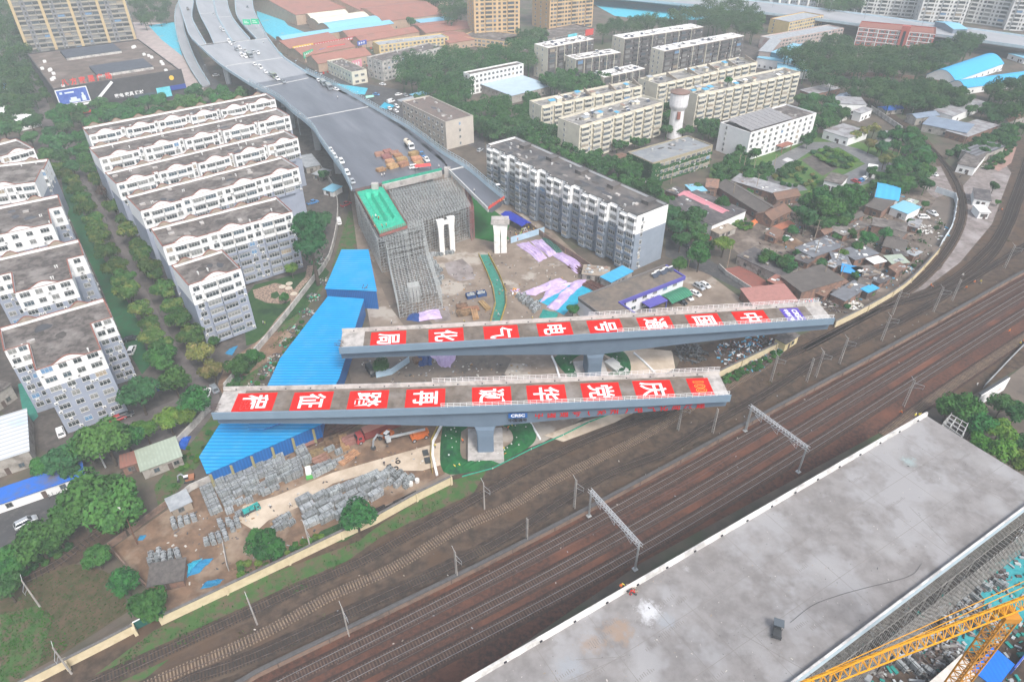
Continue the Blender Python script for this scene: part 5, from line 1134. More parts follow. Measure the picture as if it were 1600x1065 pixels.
# --- houses and shanties to the right of the site
for lab,A,B,C,H,rf,wl,k,r,jk in(('long flat roofed white workshop with a red sign beside the side street',(1036,318),(1113,352),(1050,282),4.5,felt,white,'flat',0,8),('long narrow shed with a pink sheet roof',(1060,305),(1124,336),(1062,292),4.2,mat('pink_sheet',(.60,.25,.29),(.54,.22,.26),.5,wave=('Y',.9,.85)),white,'gable',.9,0),('small blue sheet lean-to at the end of the pink roofed shed',(1122,340),(1139,338),(1126,331),3.2,MATS['vault_blue'],oldwall,'mono',.3,0),('pale blue roof shed at the top of the pink roofed shed',(1082,300),(1104,298),(1088,288),3.2,lblue,oldwall,'flat',0,2),('long dark tiled row house running along the courtyard',(1119,290),(1188,333),(1133,277),3.6,greytile,mat('dark_brick',(.17,.08,.065),(.13,.07,.06),1),'gable',2.0,0),('brick gabled house at the upper end of the dark tiled row',(1103,292),(1121,294),(1110,280),3.8,brickp,brickp,'gable',2.0,0),('grey tiled low row house along the park road',(1143,282),(1222,306),(1148,272),3,wd,brickp,'mono',.9,4),('brown tiled house with a wide hipped end by the white car',(1206,344),(1236,329),(1190,330),3.4,browntile,brickp,'gable',1.8,0),('russet tiled house behind the brown tiled one',(1214,312),(1250,305),(1212,302),3.4,browntile,brickp,'gable',1.8,0),('rust red sheet carport by the parked white car',(1217,360),(1241,350),(1215,353),2.6,mat('rust_sheet',(.36,.13,.07),(.28,.11,.07),.7),doorm,'mono',.4,0),('long flat roofed garage row with garage doors and bushes on its roof',(1152,400),(1221,432),(1158,378),3.4,felt,oldwall,'flat',0,3),('dark sloping roofed workshop with an open front near the red tiled roof',(1221,432),(1253,456),(1262,405),4.4,greytile,brickp,'mono',1.4,0),('flat grey roofed brick house beside the white car court',(1243,388),(1270,402),(1290,372),3.0,mat('slate_felt',(.17,.18,.2),(.13,.135,.15),.4),brickp,'flat',0,5),('long junk covered flat roof with a lime green sheet',(1270,400),(1318,380),(1262,380),2.8,felt,brickp,'flat',0,12),('long low wall house with white sheets on its roof',(1318,368),(1358,352),(1310,358),2.8,roofm,brickp,'flat',0,4),('dark tiled shed leaning beside the bright blue curved roof',(1353,322),(1378,330),(1366,302),3.4,greytile,brickp,'mono',1.6,0),('bright blue curved roof hall at the parking court',(1368,308),(1403,314),(1385,288),4.5,MATS['vault_blue'],white,'arch',1.6,0),('white walled shed with a pale blue sheet roof below the curved blue roof',(1392,324),(1418,334),(1406,314),3.2,lblue,white,'mono',.6,0),('long grey roofed brick shed below the rubble heap',(1363,352),(1415,362),(1366,342),3,roofm,brickp,'mono',.5,0),('dark gabled brick house at the centre of the shanties',(1380,384),(1412,392),(1386,368),3.2,greytile,brickp,'gable',1.6,0),('wide lead grey felt roof among the shanties',(1336,406),(1372,396),(1340,384),2.8,MATS['slate_felt'],brickp,'flat',0,4),('low shack with a bright blue tarpaulin roof',(1315,424),(1345,430),(1322,414),2.8,mat('blue_tarp',(.05,.3,.62),(.04,.25,.52),.8),brickp,'flat',0,0),('grey shack left of the blue tarpaulin roof',(1305,414),(1330,416),(1316,396),2.7,MATS['slate_felt'],brickp,'flat',0,5),('brick shack with a cluttered flat roof right of the blue tarpaulin',(1348,432),(1378,428),(1352,416),2.8,roofm,brickp,'flat',0,6),('rusty red sheet roofed lean-to between two poles',(1310,446),(1324,440),(1308,432),2.6,browntile,brickp,'mono',.8,0),('long violet grey felt roof beside the cream curved wall',(1320,470),(1356,448),(1306,456),2.6,MATS['slate_felt'],brickp,'flat',0,3),('small sky blue canopy on posts beside the cream curved wall',(1356,457),(1372,450),(1353,450),2.8,MATS['vault_blue'],doorm,'flat',0,0),('shack with a white square sheet on its roof',(1366,412),(1384,408),(1366,402),2.6,white,brickp,'flat',0,0),('shack with a grey green sheet roof by the curved wall',(1394,412),(1420,410),(1400,400),2.6,pg,brickp,'mono',.4,3),('dark shack with a white framed skylight',(1398,398),(1418,400),(1406,388),2.8,felt,brickp,'flat',0,3),('faded red tiled roof partly hidden behind the upper girder',(1178,478),(1246,470),(1210,449),3,mat('faded_red_tile',(.36,.17,.15),(.3,.15,.13),.8,bump=.4),brickp,'mono',.9,0),('narrow black felt roofed shed behind the long white workshop',(1040,298),(1060,306),(1046,288),3.6,felt,brickp,'flat',0,3),('pale brick lean-to with a tan roof at the street end of the white workshop',(1124,366),(1150,356),(1132,352),2.6,tan,oldwall,'flat',0,2),('little dark roof hut beside the ivy building',(958,248),(975,252),(966,238),3,browntile,brickp,'gable',1,0),('low rusty shed row behind the grey zigzag block',(978,282),(1010,296),(985,272),3,felt,oldwall,'flat',0,4),('yellow trackside hut beside the scrap yard wall',(1228,537),(1248,524),(1222,522),3,roofm,mat('yellow_hut',(.62,.52,.3)),'flat',0,0),('blue roofed shed with white sheets beside the zigzag block',(955,441),(988,424),(945,430),3,MATS['vault_blue'],oldwall,'flat',0,0),('makeshift shed with torn white and turquoise sheets',(910,428),(950,432),(930,416),2.6,tan,oldwall,'flat',0,14)):
 house(lab,A,B,C,H,rf,wl,k,r,name='brick_house' if 'house' in lab else 'shack' if 'shack' in lab else 'shed',cat='house' if 'house' in lab else 'shed',junk=jk,wins=3 if jk or 'house' in lab else 1)
shopsign('red shop sign on the side street below the white workshop',(1090,366),(1110,376),1.5,1.6,cr)
for lab,A,B,C,H,rf,k in(('tiny grey shack touching the slate flat roof',(1258,388),(1272,394),(1266,379),2.6,felt,'flat'),('tiny brown tiled shack above the slate flat roof',(1288,366),(1302,360),(1284,357),2.8,browntile,'gable'),('low shack with a pale sheet left of the blue tarpaulin',(1290,413),(1303,418),(1298,404),2.5,roofs[1],'flat'),('low rust roofed shack beside the tall wooden pole',(1270,456),(1288,463),(1279,445),2.6,browntile,'mono'),('felt roofed shack between the workshop and the rusty lean-to',(1292,452),(1307,458),(1299,441),2.5,felt,'flat'),('small tiled shack right of the blue tarpaulin, lower one',(1340,443),(1358,448),(1347,434),2.6,greytile,'gable'),('pale roofed shack against the curved wall, upper',(1428,400),(1440,394),(1424,390),2.5,roofs[1],'flat'),('rust roofed shack against the curved wall, middle',(1400,426),(1416,418),(1398,416),2.5,browntile,'mono'),('felt roofed shack against the curved wall, lower',(1374,443),(1392,434),(1372,432),2.4,felt,'flat'),('small dark gable behind the dark gabled brick house',(1390,366),(1408,372),(1396,356),2.8,greytile,'gable'),('grey shed beside the rubble heap',(1418,352),(1434,356),(1424,344),2.6,wd,'mono'),('turquoise sheet shack in the parking court',(1412,318),(1426,322),(1418,310),2.5,pg,'flat'),('low tiled shed between the courtyard wall and the white car',(1196,366),(1212,372),(1204,357),2.6,browntile,'mono'),('long low brick shed at the lime green roof',(1240,404),(1262,412),(1252,396),2.5,felt,'flat'),('narrow brick shed above the white sheet roofs',(1300,362),(1326,350),(1296,355),2.7,roofm,'flat'),('dark shed under the trees of the shanty grove',(1330,344),(1350,336),(1326,336),2.7,greytile,'gable'),('blue edged brick hut beside the garage row',(1236,440),(1246,446),(1244,430),2.6,MATS['blue_tarp'],'flat'),('brick shed left of the dark sloping workshop',(1200,438),(1216,446),(1208,430),2.6,redtile,'mono')):
 house(lab,A,B,C,H,rf,brickp,k,.9,name='shack',cat='shack',junk=4,wins=1)
old_steel=mat('old_steel',(.19,.2,.2),(.12,.12,.12),1)
def heap(label,px,r,n,mats,cat='scrap heap',h=1.0,name='scrap_heap',long=1.5,z=0):
 p=at(*px,z);mb=MB();ms=mats
 for _ in range(n):
  a=rnd.uniform(0,2*pi);q=r*math.sqrt(rnd.random());z=h*(1-q/r)*rnd.random()+.1;M=Matrix.Translation((q*cos(a),q*sin(a),z))@Matrix.Rotation(rnd.uniform(0,pi),4,'Z')@Matrix.Rotation(rnd.uniform(-.5,.5),4,'X')
  l=rnd.uniform(.2,long);w=rnd.uniform(.1,.5);mb.box(-l/2,l/2,-w/2,w/2,-.06,rnd.uniform(.05,.3),rnd.randrange(len(ms)),M)
 o=mb.build(name,ms,None,p);tag(o,label,cat);return o
wood=mat('raw_timber',(.36,.23,.12),(.26,.165,.09),1.2);pal=mat('pale_rubble',(.58,.55,.5),(.4,.38,.35),1)
heap('pale rubble heap beside the white pickups',(1442,358),4.5,130,[pal,oldwall,white],h=1.2,long=.9,name='rubble_heap',cat='rubble heap')
heap('colourful scrap heap in the yard below the upper girder',(1160,556),8,260,[redcop,roofs[0],old_steel,rust,brown,felt,white],h=.8)
heap('second colourful scrap heap near the yellow trackside hut',(1192,543),6,180,[roofs[0],old_steel,rust,brown,felt,white,redcop],h=.8)
heap('dark tangled steel scrap beside the sand at the upper pier',(1080,552),5,160,[old_steel,metal_d,inner_m],h=1.4,long=2.5)
heap('brown scrap heap at the right end of the upper girder',(1292,478),5,150,[rust,brown,oldwall],h=.8)
heap('yellowish scrap by the cream curved wall',(1336,478),3,70,[beige,white,pal],h=.6)
heap('mixed junk beside the sky blue canopy',(1262,466),3.5,80,[roofs[0],white,rust,redp],h=.8)
heap('junk along the curved wall below the white skylight',(1408,418),4,90,[white,roofs[0],rust,pal],h=.6)
heap('timber scraps by the blue curved roof',(1378,345),4,90,[wood,oldwall,brown],h=.6)
for i,(x,y)in enumerate(((505,408),(508,440),(490,465),(478,490),(462,515),(450,535),(432,560),(418,580),(400,603),(378,640))):
 heap(('junk heap of sheets, sacks and rubble along the weathered wall, %s from its upper end')%ORD[i],(x,y),2.6,46,[metal_d,tan,MATS['emerald_sheet'],roofs[1],felt,brown,pal,felt],h=.9,long=1.1,name='junk_heap',cat='junk heap')['group']='junk heaps along the weathered wall'
for i,(x,y,r,n)in enumerate(((1350,1010,6,260),(1400,985,6,260),(1450,955,6,260),(1490,920,5,220),(1530,890,5,200),(1460,1030,7,300),(1520,965,5,160),(1300,1052,5,160))):
 heap('tangled heap of loose scaffold tubes below the crane jib, %s along the deck'%ORD[i],(x,y),r,n,[roofs[1],inner_m,rust,MATS['dark_tube'],brown],h=1.0,long=3.2,name='tube_heap',cat='tube heap')['group']='heaps of loose scaffold tubes below the crane'
# ---------------------------------------------------------------- poles, gantries, wires
polec=mat('pole_concrete',(.42,.39,.36),(.3,.28,.26),.6);galv=mat('galvanised_steel',(.52,.54,.55),(.4,.42,.43),.6,rough=.5,metal=.2)
def mast_proto(h,lattice,arms):
 def make():
  t=thing('catenary_mast','','mast',(0,0,0));mb=MB()
  if lattice:
   for y in(-.28,.28):mb.bar((0,y,0),(0,y*.7,h),.16,.2)
   for i in range(int(h/.9)):z=.5+i*.9;mb.bar((0,-.27,z),(0,.27,z),.1,.12)
  else:mb.tube((0,0,0),(0,0,h),.2,.13)
  mb.build('pole',polec,t);a=MB()
  if arms:
   a.bar((0,0,h-1.0),(0,-2.8,h-.2),.07);a.bar((0,0,h-2.6),(0,-2.7,h-1.2),.06);a.bar((0,-2.8,h-.2),(0,-2.7,h-1.6),.05);a.bar((0,0,h-.3),(0,1.2,h+.5),.06)
   a.build('bracket_arm',galv,t)
  return t
 return Stock(make)
M1,M2,M3=mast_proto(9.5,True,True),mast_proto(9,False,True),mast_proto(8.5,True,False)
ra=R(33)
for st,px,lab in((M1,(545,992),'lattice catenary mast standing on the brick wall near the bottom centre'),(M1,(714,905),'lattice catenary mast on the brick wall, left of the steel portal'),(M3,(823,849),'short twin post by the brick wall below the lower pier'),(M1,(897,793),'lattice mast just left of the portal foot by the wall'),(M1,(1059,672),'lattice mast standing below the right end of the lower girder'),(M3,(1113,676),'shorter lattice mast beside the wall right of the lower girder'),(M1,(1204,596),'lattice mast between the sidings below the yellow hut'),(M3,(1260,596),'thin mast next to the wall, left one of a close pair'),(M1,(1274,589),'lattice mast next to the wall, right one of a close pair'),(M1,(1311,568),'tall leaning lattice mast by the wall below the upper girder end'),(M1,(1377,532),'lattice mast by the wall right of the upper girder end'),(M1,(1394,491),'lattice mast between the sidings near the cream curved wall'),(M1,(1458,487),'tall lattice mast at the lower tip of the gravel strip'),(M3,(1487,470),'brown mast beside the tall lattice mast at the gravel strip'),(M1,(1569,419),'lattice mast by the wall at the right edge'),(M1,(1411,635),'lattice mast standing alone south of the main line'),(M2,(402,975),'round concrete mast on the grassy verge left of the sidings'),(M2,(487,862),'round concrete mast beside the cream wall and the grey bundles'),(M2,(757,795),'round concrete mast with a green bucket below the lower pier'),(M2,(63,948),'round concrete pole at the edge of the ploughed field'),(M2,(112,1052),'round concrete pole in front of the cream wall at bottom left'),(M3,(1165,672),'lattice mast that the right steel portal leans beside')):
 st.put(at(*px),ra,lab,'catenary masts along the railway')
gant=[]
gpale=mat('bright_galvanised',(.55,.58,.60),(.46,.48,.5),.8,rough=.5)
def gantry(label,a,b,h):
 A,B=at(*a),at(*b);d=B-A;L=d.length;t=thing('catenary_portal',label,'portal',A,math.atan2(d.y,d.x))
 for x in(0,L):
  mb=MB()
  for sx in(-.11,.11):
   for sy in(-.11,.11):mb.bar((x+sx,sy,0),(x+sx,sy,h+.8),.09)
  for i in range(int(h/.8)):mb.bar((x-.15,-.15,i*.8),(x+.15,-.15,i*.8+.8),.07);mb.bar((x-.11,.11,i*.8+.8),(x+.15,.15,i*.8),.07)
  mb.box(x-.5,x+.5,-.5,.5,0,.25);mb.build('post',galv,t)
 mb=MB()
 for y in(-.4,.4):
  for z in(h-.1,h+.75):mb.bar((-.7,y,z),(L+.7,y,z),.09)
 n=int(L/.9)
 for i in range(n+1):
  x=L*i/n;mb.bar((x,-.4,h+.75),(x,.4,h+.75),.07);mb.bar((x,-.4,h-.1),(x,.4,h-.1),.09)
  if i<n:x2=L*(i+1)/n;mb.bar((x,-.4,h-.1),(x2,-.4,h+.75),.08);mb.bar((x,.4,h+.75),(x2,.4,h-.1),.08);mb.bar((x,-.4,h+.75),(x2,.4,h+.75),.07)
 mb.build('truss_beam',gpale,t)
 for f in(.22,.52,.86):
  mb=MB();x=L*f;mb.bar((x,0,h-.1),(x,0,h-2.0),.1);mb.bar((x,0,h-2.0),(x-2.4,.2,h-1.2),.06);mb.bar((x,0,h-1.0),(x-2.4,.2,h-1.2),.05);mb.build('drop_bracket',gpale,t)
gantry('galvanised steel portal over the main line, the left and nearer one',(920,806),(992,889),8.0)
gantry('galvanised steel portal over the main line, the right and farther one',(1164,673),(1247,737),8.0)
wire=mat('contact_wire',(.12,.12,.125),rough=.5)
for k,(lab,px)in enumerate((('contact wire above the northern main line track',[(451,1064),(800,888),(946,807),(1048,763),(1200,670),(1498,500)]),('contact wire above the middle main line track',[(535,1064),(800,926),(1090,770),(1200,697),(1532,500)]),('contact wire above the southern main line track',[(620,1064),(800,965),(1138,779),(1200,738),(1580,500)]))):
 P=smooth([at(*p)for p in px],12);mb=MB()
 for a,b in zip(P,P[1:]):mb.bar(a-P[0]+Vector((0,0,6.0)),b-P[0]+Vector((0,0,6.0)),.035);mb.bar(a-P[0]+Vector((0,0,7.2)),b-P[0]+Vector((0,0,7.2)),.03)
 for a in P[::2]:mb.bar(a-P[0]+Vector((0,0,6.0)),a-P[0]+Vector((0,0,7.2)),.03)
 tag(mb.build('overhead_wire',wire,None,P[0]),lab,'wire','contact wires of the main line')
woodp=mat('wooden_pole',(.36,.29,.22),(.27,.21,.16),1)
def upole():
 t=thing('utility_pole','','pole',(0,0,0));mb=MB();mb.tube((0,0,0),(0,0,9),.17,.11);mb.build('pole',woodp,t);mb=MB();mb.bar((-.8,0,8.6),(.8,0,8.6),.09)
 for x in(-.7,0,.7):mb.tube((x,0,8.65),(x,0,8.9),.06,n=6)
 mb.build('cross_arm',woodp,t);return t
UP=Stock(upole)
for px,lab in(((1272,376),'wooden utility pole above the lime green roof sheet'),((1271,407),'wooden utility pole beside the slate flat roof'),((1304,416),'wooden utility pole left of the blue tarpaulin roof'),((1283,446),'tall wooden utility pole at the dark sloping workshop'),((1308,450),'wooden utility pole by the rusty lean-to'),((1075,419),'pale pole standing at the round tree by the car park'),((1180,302),'pole rising from the courtyard of the dark tiled row'),((1143,316),'pole at the end of the pink roofed shed'),((1152,271),'leftmost of three poles at the brick gabled house'),((1160,272),'middle one of three poles at the brick gabled house'),((1175,278),'rightmost of three poles at the brick gabled house'),((1207,270),'pole in the park flower bed'),((1048,288),'thin pole below the ivy building'),((1136,418),'lamp pole by the sunken brick court'),((1499,240),'pole beside the hedge near the level crossing'),((1425,177),'pole at the blue tarpaulin shack'),((1398,258),'pole among the park trees')):
 UP.put(at(*px),rnd.random()*3,lab,'utility poles')
def lamp():
 t=thing('street_lamp','','street lamp',(0,0,0));mb=MB();mb.tube((0,0,0),(0,0,10),.13,.08);mb.bar((0,0,9.9),(1.4,0,10.4),.08);mb.build('pole',mat('lamp_grey',(.20,.22,.24)),t);mb=MB();mb.box(1.2,2.0,-.11,.11,10.35,10.5);mb.build('lamp_head',acm,t);return t
LP=Stock(lamp)
for i,(px,z)in enumerate((((414,58),8),((434,74),8),((462,99),8),((490,117),8),((519,131),8),((555,151),8),((572,163),8),((352,117),10),((466,192),10),((323,128),0))):
 LP.put(at(px[0],px[1],z)if z==0 else Vector((*at(px[0],px[1],ZH)[:2],z)),0,'grey street lamp beside the viaduct, %s counted from the top'%ORD[i],'street lamps along the viaduct')
for i,px in enumerate(((1207,12),(1295,22),(1350,30),(1440,42),(1180,8))):
 LP.put(at(px[0],px[1],9),0,'street lamp on the straight elevated road, %s along'%ORD[i],'street lamps on the straight elevated road')
p=at(215,850);t=thing('utility_pole','thin rust brown pole leaning at the corner of the low brick wall','pole',p);mb=MB();mb.tube((0,0,0),(.4,.2,11),.16,.1);mb.build('pole',mat('rust_pole',(.15,.075,.05)),t);mb=MB();mb.bar((.4,.2,11),(-.6,.6,11.3),.12);mb.box(-.9,-.4,.5,.8,11.2,11.4);mb.build('lamp_head',acm,t)
p=at(165,730);t=thing('utility_pole','galvanised pole standing between the big trees and the blue bicycle shed','pole',p);mb=MB();mb.tube((0,0,0),(0,0,9),.22,.16);mb.build('pole',galv,t);mb=MB();mb.box(-.3,.3,-.2,.2,8.5,9.4);mb.build('control_box',galv,t)
p=at(236,972);t=thing('gate','dark green double sheet gate between the two cream walls','gate',p,R(36));mb=MB();mb.box(-2.6,-.05,-.06,.06,.1,2.5);mb.build('gate_leaf',mat('bottle_green',(.01,.09,.075)),t);mb=MB();mb.box(.05,2.6,-.06,.06,.1,2.5);mb.build('gate_leaf',MATS['bottle_green'],t);mb=MB();mb.box(-2.7,2.7,-.12,.12,2.5,2.62);mb.build('top_rail',white_paint,t)
a,b_=at(1522,640),at(1566,612);d=b_-a;t=thing('billboard','white roadside hoarding seen from behind the trees at the right edge','billboard',a,math.atan2(d.y,d.x));mb=MB();mb.box(0,d.length,-.11,.11,.8,5.2);mb.build('panel',white_paint,t);mb=MB();mb.box(0,d.length,.16,.9,5.0,5.3)
for i in range(6):x=d.length*i/5;mb.bar((x,.3,0),(x,.3,5.1),.15);mb.bar((x,1.6,0),(x,.3,3.5),.1)
mb.build('frame',metal_d,t);mb=MB();mb.box(d.length*.55,d.length*.8,-.17,-.151,2.2,3.2);mb.box(d.length*.3,d.length*.42,-.17,-.151,2,2.7);mb.build('faded_print',mat('faded_print',(.6,.45,.42),(.7,.7,.68),1),t)
wallrun('railing_fence','grey railing between the railway and the road at the right edge','fence',[(1536,606),(1600,540),(1640,510)],1.4,.08,roofs[1])
cy=mat('crane_yellow',(.72,.34,.015),(.64,.30,.015),.6,rough=.5);co_=mat('crane_orange',(.52,.24,.03),(.45,.2,.03),.6)
ja,jb=at(1225,1086,40),at(1640,925,40);d=jb-ja;t=thing('tower_crane','yellow tower crane whose lattice jib crosses the lower right corner','crane',Vector((*at(1570,966,38)[:2],0)))
O=t.location.copy();mb=MB();L=d.length;u=d.normalized();nn=Vector((-u.y,u.x,0));n=int(L/1.5);A0=ja-Vector((O.x,O.y,0))
for k in(-.75,.75):mb.bar(A0+nn*k,A0+nn*k+u*L,.17)
mb.bar(A0+Vector((0,0,1.5)),A0+u*L+Vector((0,0,1.5)),.17)
for i in range(n):
 p=A0+u*L*i/n;q2=A0+u*L*(i+1)/n;m=(p+q2)/2+Vector((0,0,1.5))
 for k in(-.75,.75):mb.bar(p+nn*k,m,.09);mb.bar(m,q2+nn*k,.09)
 mb.bar(p-nn*.75,p+nn*.75,.09);mb.bar(p-nn*.75,q2+nn*.75,.07)
mb.build('jib',cy,t);mb=MB()
for k in(-.3,.3):mb.bar(A0+u*6+Vector((0,0,1.6))+nn*k,A0+u*L+Vector((0,0,7))+nn*k,.08)
mb.build('tie_bar',cy,t);mb=MB()
for sx in(-.9,.9):
 for sy in(-.9,.9):mb.bar((sx,sy,0),(sx,sy,39),.2)
for i in range(22):
 z=i*1.75
 for(x0,y0),(x1,y1)in(((-.9,-.9),(.9,-.9)),((.9,-.9),(.9,.9)),((.9,.9),(-.9,.9)),((-.9,.9),(-.9,-.9))):mb.bar((x0,y0,z),(x1,y1,z+1.75),.1);mb.bar((x0,y0,z),(x1,y1,z),.1)
mb.build('mast',co_,t);mb=MB();mb.box(-1.1,1.1,-1.1,1.1,38.6,39.6);mb.build('slewing_unit',co_,t)
t,O=polyshed('white roofed site hut under the tower crane',[(1448,1070),(1502,1024),(1524,1046),(1508,1080)],[3]*4,3,mat('dusty_white_roof',(.6,.57,.52),(.5,.47,.43),.5),oldwall,name='hut',cat='hut')
polyshed('bright royal blue roofed hut under the tower crane',[(1522,1046),(1552,1012),(1582,1038),(1556,1072)],[3.2]*4,3,mat('royal_roof',(.01,.17,.68),(.012,.15,.6),.5,wave=('X',.8,.85)),oldwall,name='hut',cat='hut')
shopsign('navy fence banner with white characters at the right bottom corner',(1578,1052),(1612,1010),.2,2.2,('navy',(.05,.1,.4)))
# ---------------------------------------------------------------- bundles of scaffold parts
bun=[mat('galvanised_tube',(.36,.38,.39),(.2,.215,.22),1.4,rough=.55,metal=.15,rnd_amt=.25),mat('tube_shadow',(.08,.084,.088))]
def bundle(l,w,h,seed):
 rr=random.Random(seed);mb=MB();n=4;m=6
 for i in range(n):
  for j in range(m):
   y=-w/2+w*(j+.5)/m;z=h*(i+.5)/n;e=rr.uniform(-.1,.1);a=rr.uniform(-.02,.02)
   if i==n-1 and rr.random()<.12:continue
   mb.bar((-l/2+e,y-a,z),(l/2+e,y+a,z+rr.uniform(-.03,.03)),w/m*.95,h/n*.93)
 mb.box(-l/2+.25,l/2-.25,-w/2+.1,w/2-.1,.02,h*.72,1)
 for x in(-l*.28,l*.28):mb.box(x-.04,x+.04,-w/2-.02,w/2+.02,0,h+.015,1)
 return mb.mesh('tube_bundle',bun)
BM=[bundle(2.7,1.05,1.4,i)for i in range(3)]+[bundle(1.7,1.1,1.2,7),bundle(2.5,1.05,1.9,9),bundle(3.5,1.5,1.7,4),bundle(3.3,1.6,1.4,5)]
def bundles(desc,grp,lines,rot,mi=(0,1,2,4),jit=.12):
 for li,(a,b,n,what)in enumerate(lines):
  for i in range(n):
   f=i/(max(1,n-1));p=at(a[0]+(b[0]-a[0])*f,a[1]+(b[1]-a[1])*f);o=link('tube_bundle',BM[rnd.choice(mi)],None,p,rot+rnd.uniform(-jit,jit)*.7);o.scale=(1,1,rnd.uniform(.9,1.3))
   tag(o,('grey bundle of tubes, %s in the %s'%(ORD[i],what))if n>1 else 'grey bundle of tubes '+what,'tube bundle',grp)
   if rnd.random()<.3 and 4 not in mi[-1:]:
    pass
gl='bundles of scaffold tubes in the storage yard'
bundles('',gl,[((324,766),(338,800),6,'leftmost file by the blue shed'),((341,753),(360,789),7,'second file from the left'),((356,742),(375,772),6,'third file from the left'),((375,742),(392,770),6,'fourth file from the left'),((391,741),(396,757),4,'short fifth file'),((404,726),(409,745),5,'sixth file beside the red sheet'),((421,724),(428,765),7,'seventh file'),((434,712),(441,738),6,'eighth file'),((447,730),(452,750),4,'short ninth file'),((460,722),(466,744),5,'tenth file'),((467,698),(480,724),6,'rightmost file next to the stacked timber')],R(38))
bundles('',gl,[((401,768),(418,770),3,'loose row below the long files'),((376,786),(390,783),2,'pair in front of the long files'),((360,800),(375,804),2,'pair beside the teal crane truck'),((412,759),(437,751),3,'loose row above the sand')],R(38),(3,0))
bundles('',gl,[((476,784),(598,747),6,'uppermost row behind the round green trees'),((482,796),(594,761),6,'second row behind the round green trees'),((486,808),(588,776),5,'third row behind the round green trees'),((488,818),(536,805),3,'lowest row behind the round green trees'),((518,771),(583,748),4,'back row along the sand')],R(38),(5,6))
bundles('',gl,[((606,738),(640,752),5,'ragged row near the tyres'),((598,752),(636,760),4,'ragged row near the cream wall'),((434,826),(456,818),3,'small row beside the sand heap'),((437,815),(446,810),2,'pair above the sand heap')],R(50),(3,0,1))
bundles('',gl,[((345,818),(372,818),3,'short row at the bottom of the yard'),((324,848),(353,838),4,'row by the grey sheet fence'),((349,826),(364,824),2,'pair above the sheet fence'),((237,880),(279,868),5,'row above the ramshackle hut'),((273,820),(304,811),4,'row below the gatehouse'),((238,872),(250,868),2,'brownish pair by the hut')],R(118),(0,1,3))
bundles('',gl,[((493,735),(530,722),5,'line between the timber and the sand'),((515,704),(530,708),2,'pair below the upright timber'),((497,742),(516,732),3,'front line between the timber and the sand')],R(38),(3,0))
bundles('','bundles below the scaffolding',[((658,405),(690,436),6,'diagonal line at the scaffolding foot'),((666,404),(688,424),5,'second diagonal line at the scaffolding foot'),((676,400),(706,396),5,'line at the foot of the white twin column'),((680,441),(686,444),2,'end of the heap beside the scaffolding')],R(38),(3,0),.4)
bundles('','bundles beside the lilac sheets',[((810,464),(836,486),6,'line beside the lilac sheets'),((818,464),(842,482),5,'second line beside the lilac sheets')],R(60),(3,0),.3)
bundles('','bundles beside the lower deck',[((1255,1040),(1310,1000),6,'row by the deck edge near the crane jib'),((1275,1046),(1322,1012),5,'second row by the deck edge'),((1500,925),(1560,915),4,'row on the turquoise netting'),((1490,942),(1520,935),3,'small row by the tube heaps'),((1405,1040),(1450,1050),3,'row beside the white roofed hut')],R(120),(0,1,3),.3)
tm=mat('stacked_timber',(.46,.29,.15),(.33,.20,.10),1.4,c3=(.25,.155,.085),s3=.5,rnd_amt=.22);tr=mat('reddish_board',(.36,.19,.15),(.26,.14,.11),1,rnd_amt=.2);rodm=mat('rusty_rod',(.12,.055,.045),(.08,.045,.04),1)
def planks(l,w,h,seed,m,n=5,k=7):
 rr=random.Random(seed);mb=MB()
 for i in range(n):
  for j in range(k):
   if i==n-1 and rr.random()<.35:continue
   y=-w/2+w*(j+.5)/k+rr.uniform(-.05,.05);z=h*(i+.5)/n;e=rr.uniform(-.3,.3);a=rr.uniform(-.08,.08);mb.bar((-l/2+e,y-a,z),(l/2+e,y+a,z),w/k*.9,h/n*.9)
 return mb.mesh('timber_stack',[m])
tg=mat('yard_timber',(.25,.16,.085),(.15,.10,.06),1.4,c3=(.09,.065,.045),s3=.6,rnd_amt=.25)
TM=[planks(4.2,3.0,1.6,1,tm),planks(3.4,2.6,1.2,2,tm),planks(3.6,2.8,1.4,3,tr),planks(5.5,2.2,.9,4,tg),planks(7,5,.7,5,rodm,3,14)]
TG=[planks(4.6,3.2,1.0,11,tg,4,14),planks(3.4,2.6,1.0,12,tg,4,11),TM[2],planks(5.5,2.0,.9,14,tm,4,9)]
for i,(px,k,w)in enumerate((((595,267),1,'loose and lowest, at the left'),((613,262),0,'in front at the left'),((609,254),1,'behind the front left one'),((630,259),0,'in front of the white jeep'),((628,252),0,'in the very middle'),((622,245),1,'at the rear middle'),((647,243),0,'nearest the tank truck'),((651,251),0,'beside the blue pickup'),((654,257),1,'lowest at the right'))):
 o=link('timber_stack',TM[k],None,at(*px,ZH),R(33)+rnd.uniform(-.2,.2));tag(o,'stack of tan timber on the viaduct, '+w,'timber stack','timber stacks on the viaduct')
for px,w in(((593,243),'at the left'),((604,247),'in the middle'),((617,241),'behind, at the right'),((606,239),'at the rear')):
 o=link('board_stack',TM[2],None,at(*px,ZH),R(33)+rnd.uniform(-.3,.3));tag(o,'stack of reddish boards on the viaduct, '+w,'board stack','board stacks on the viaduct')
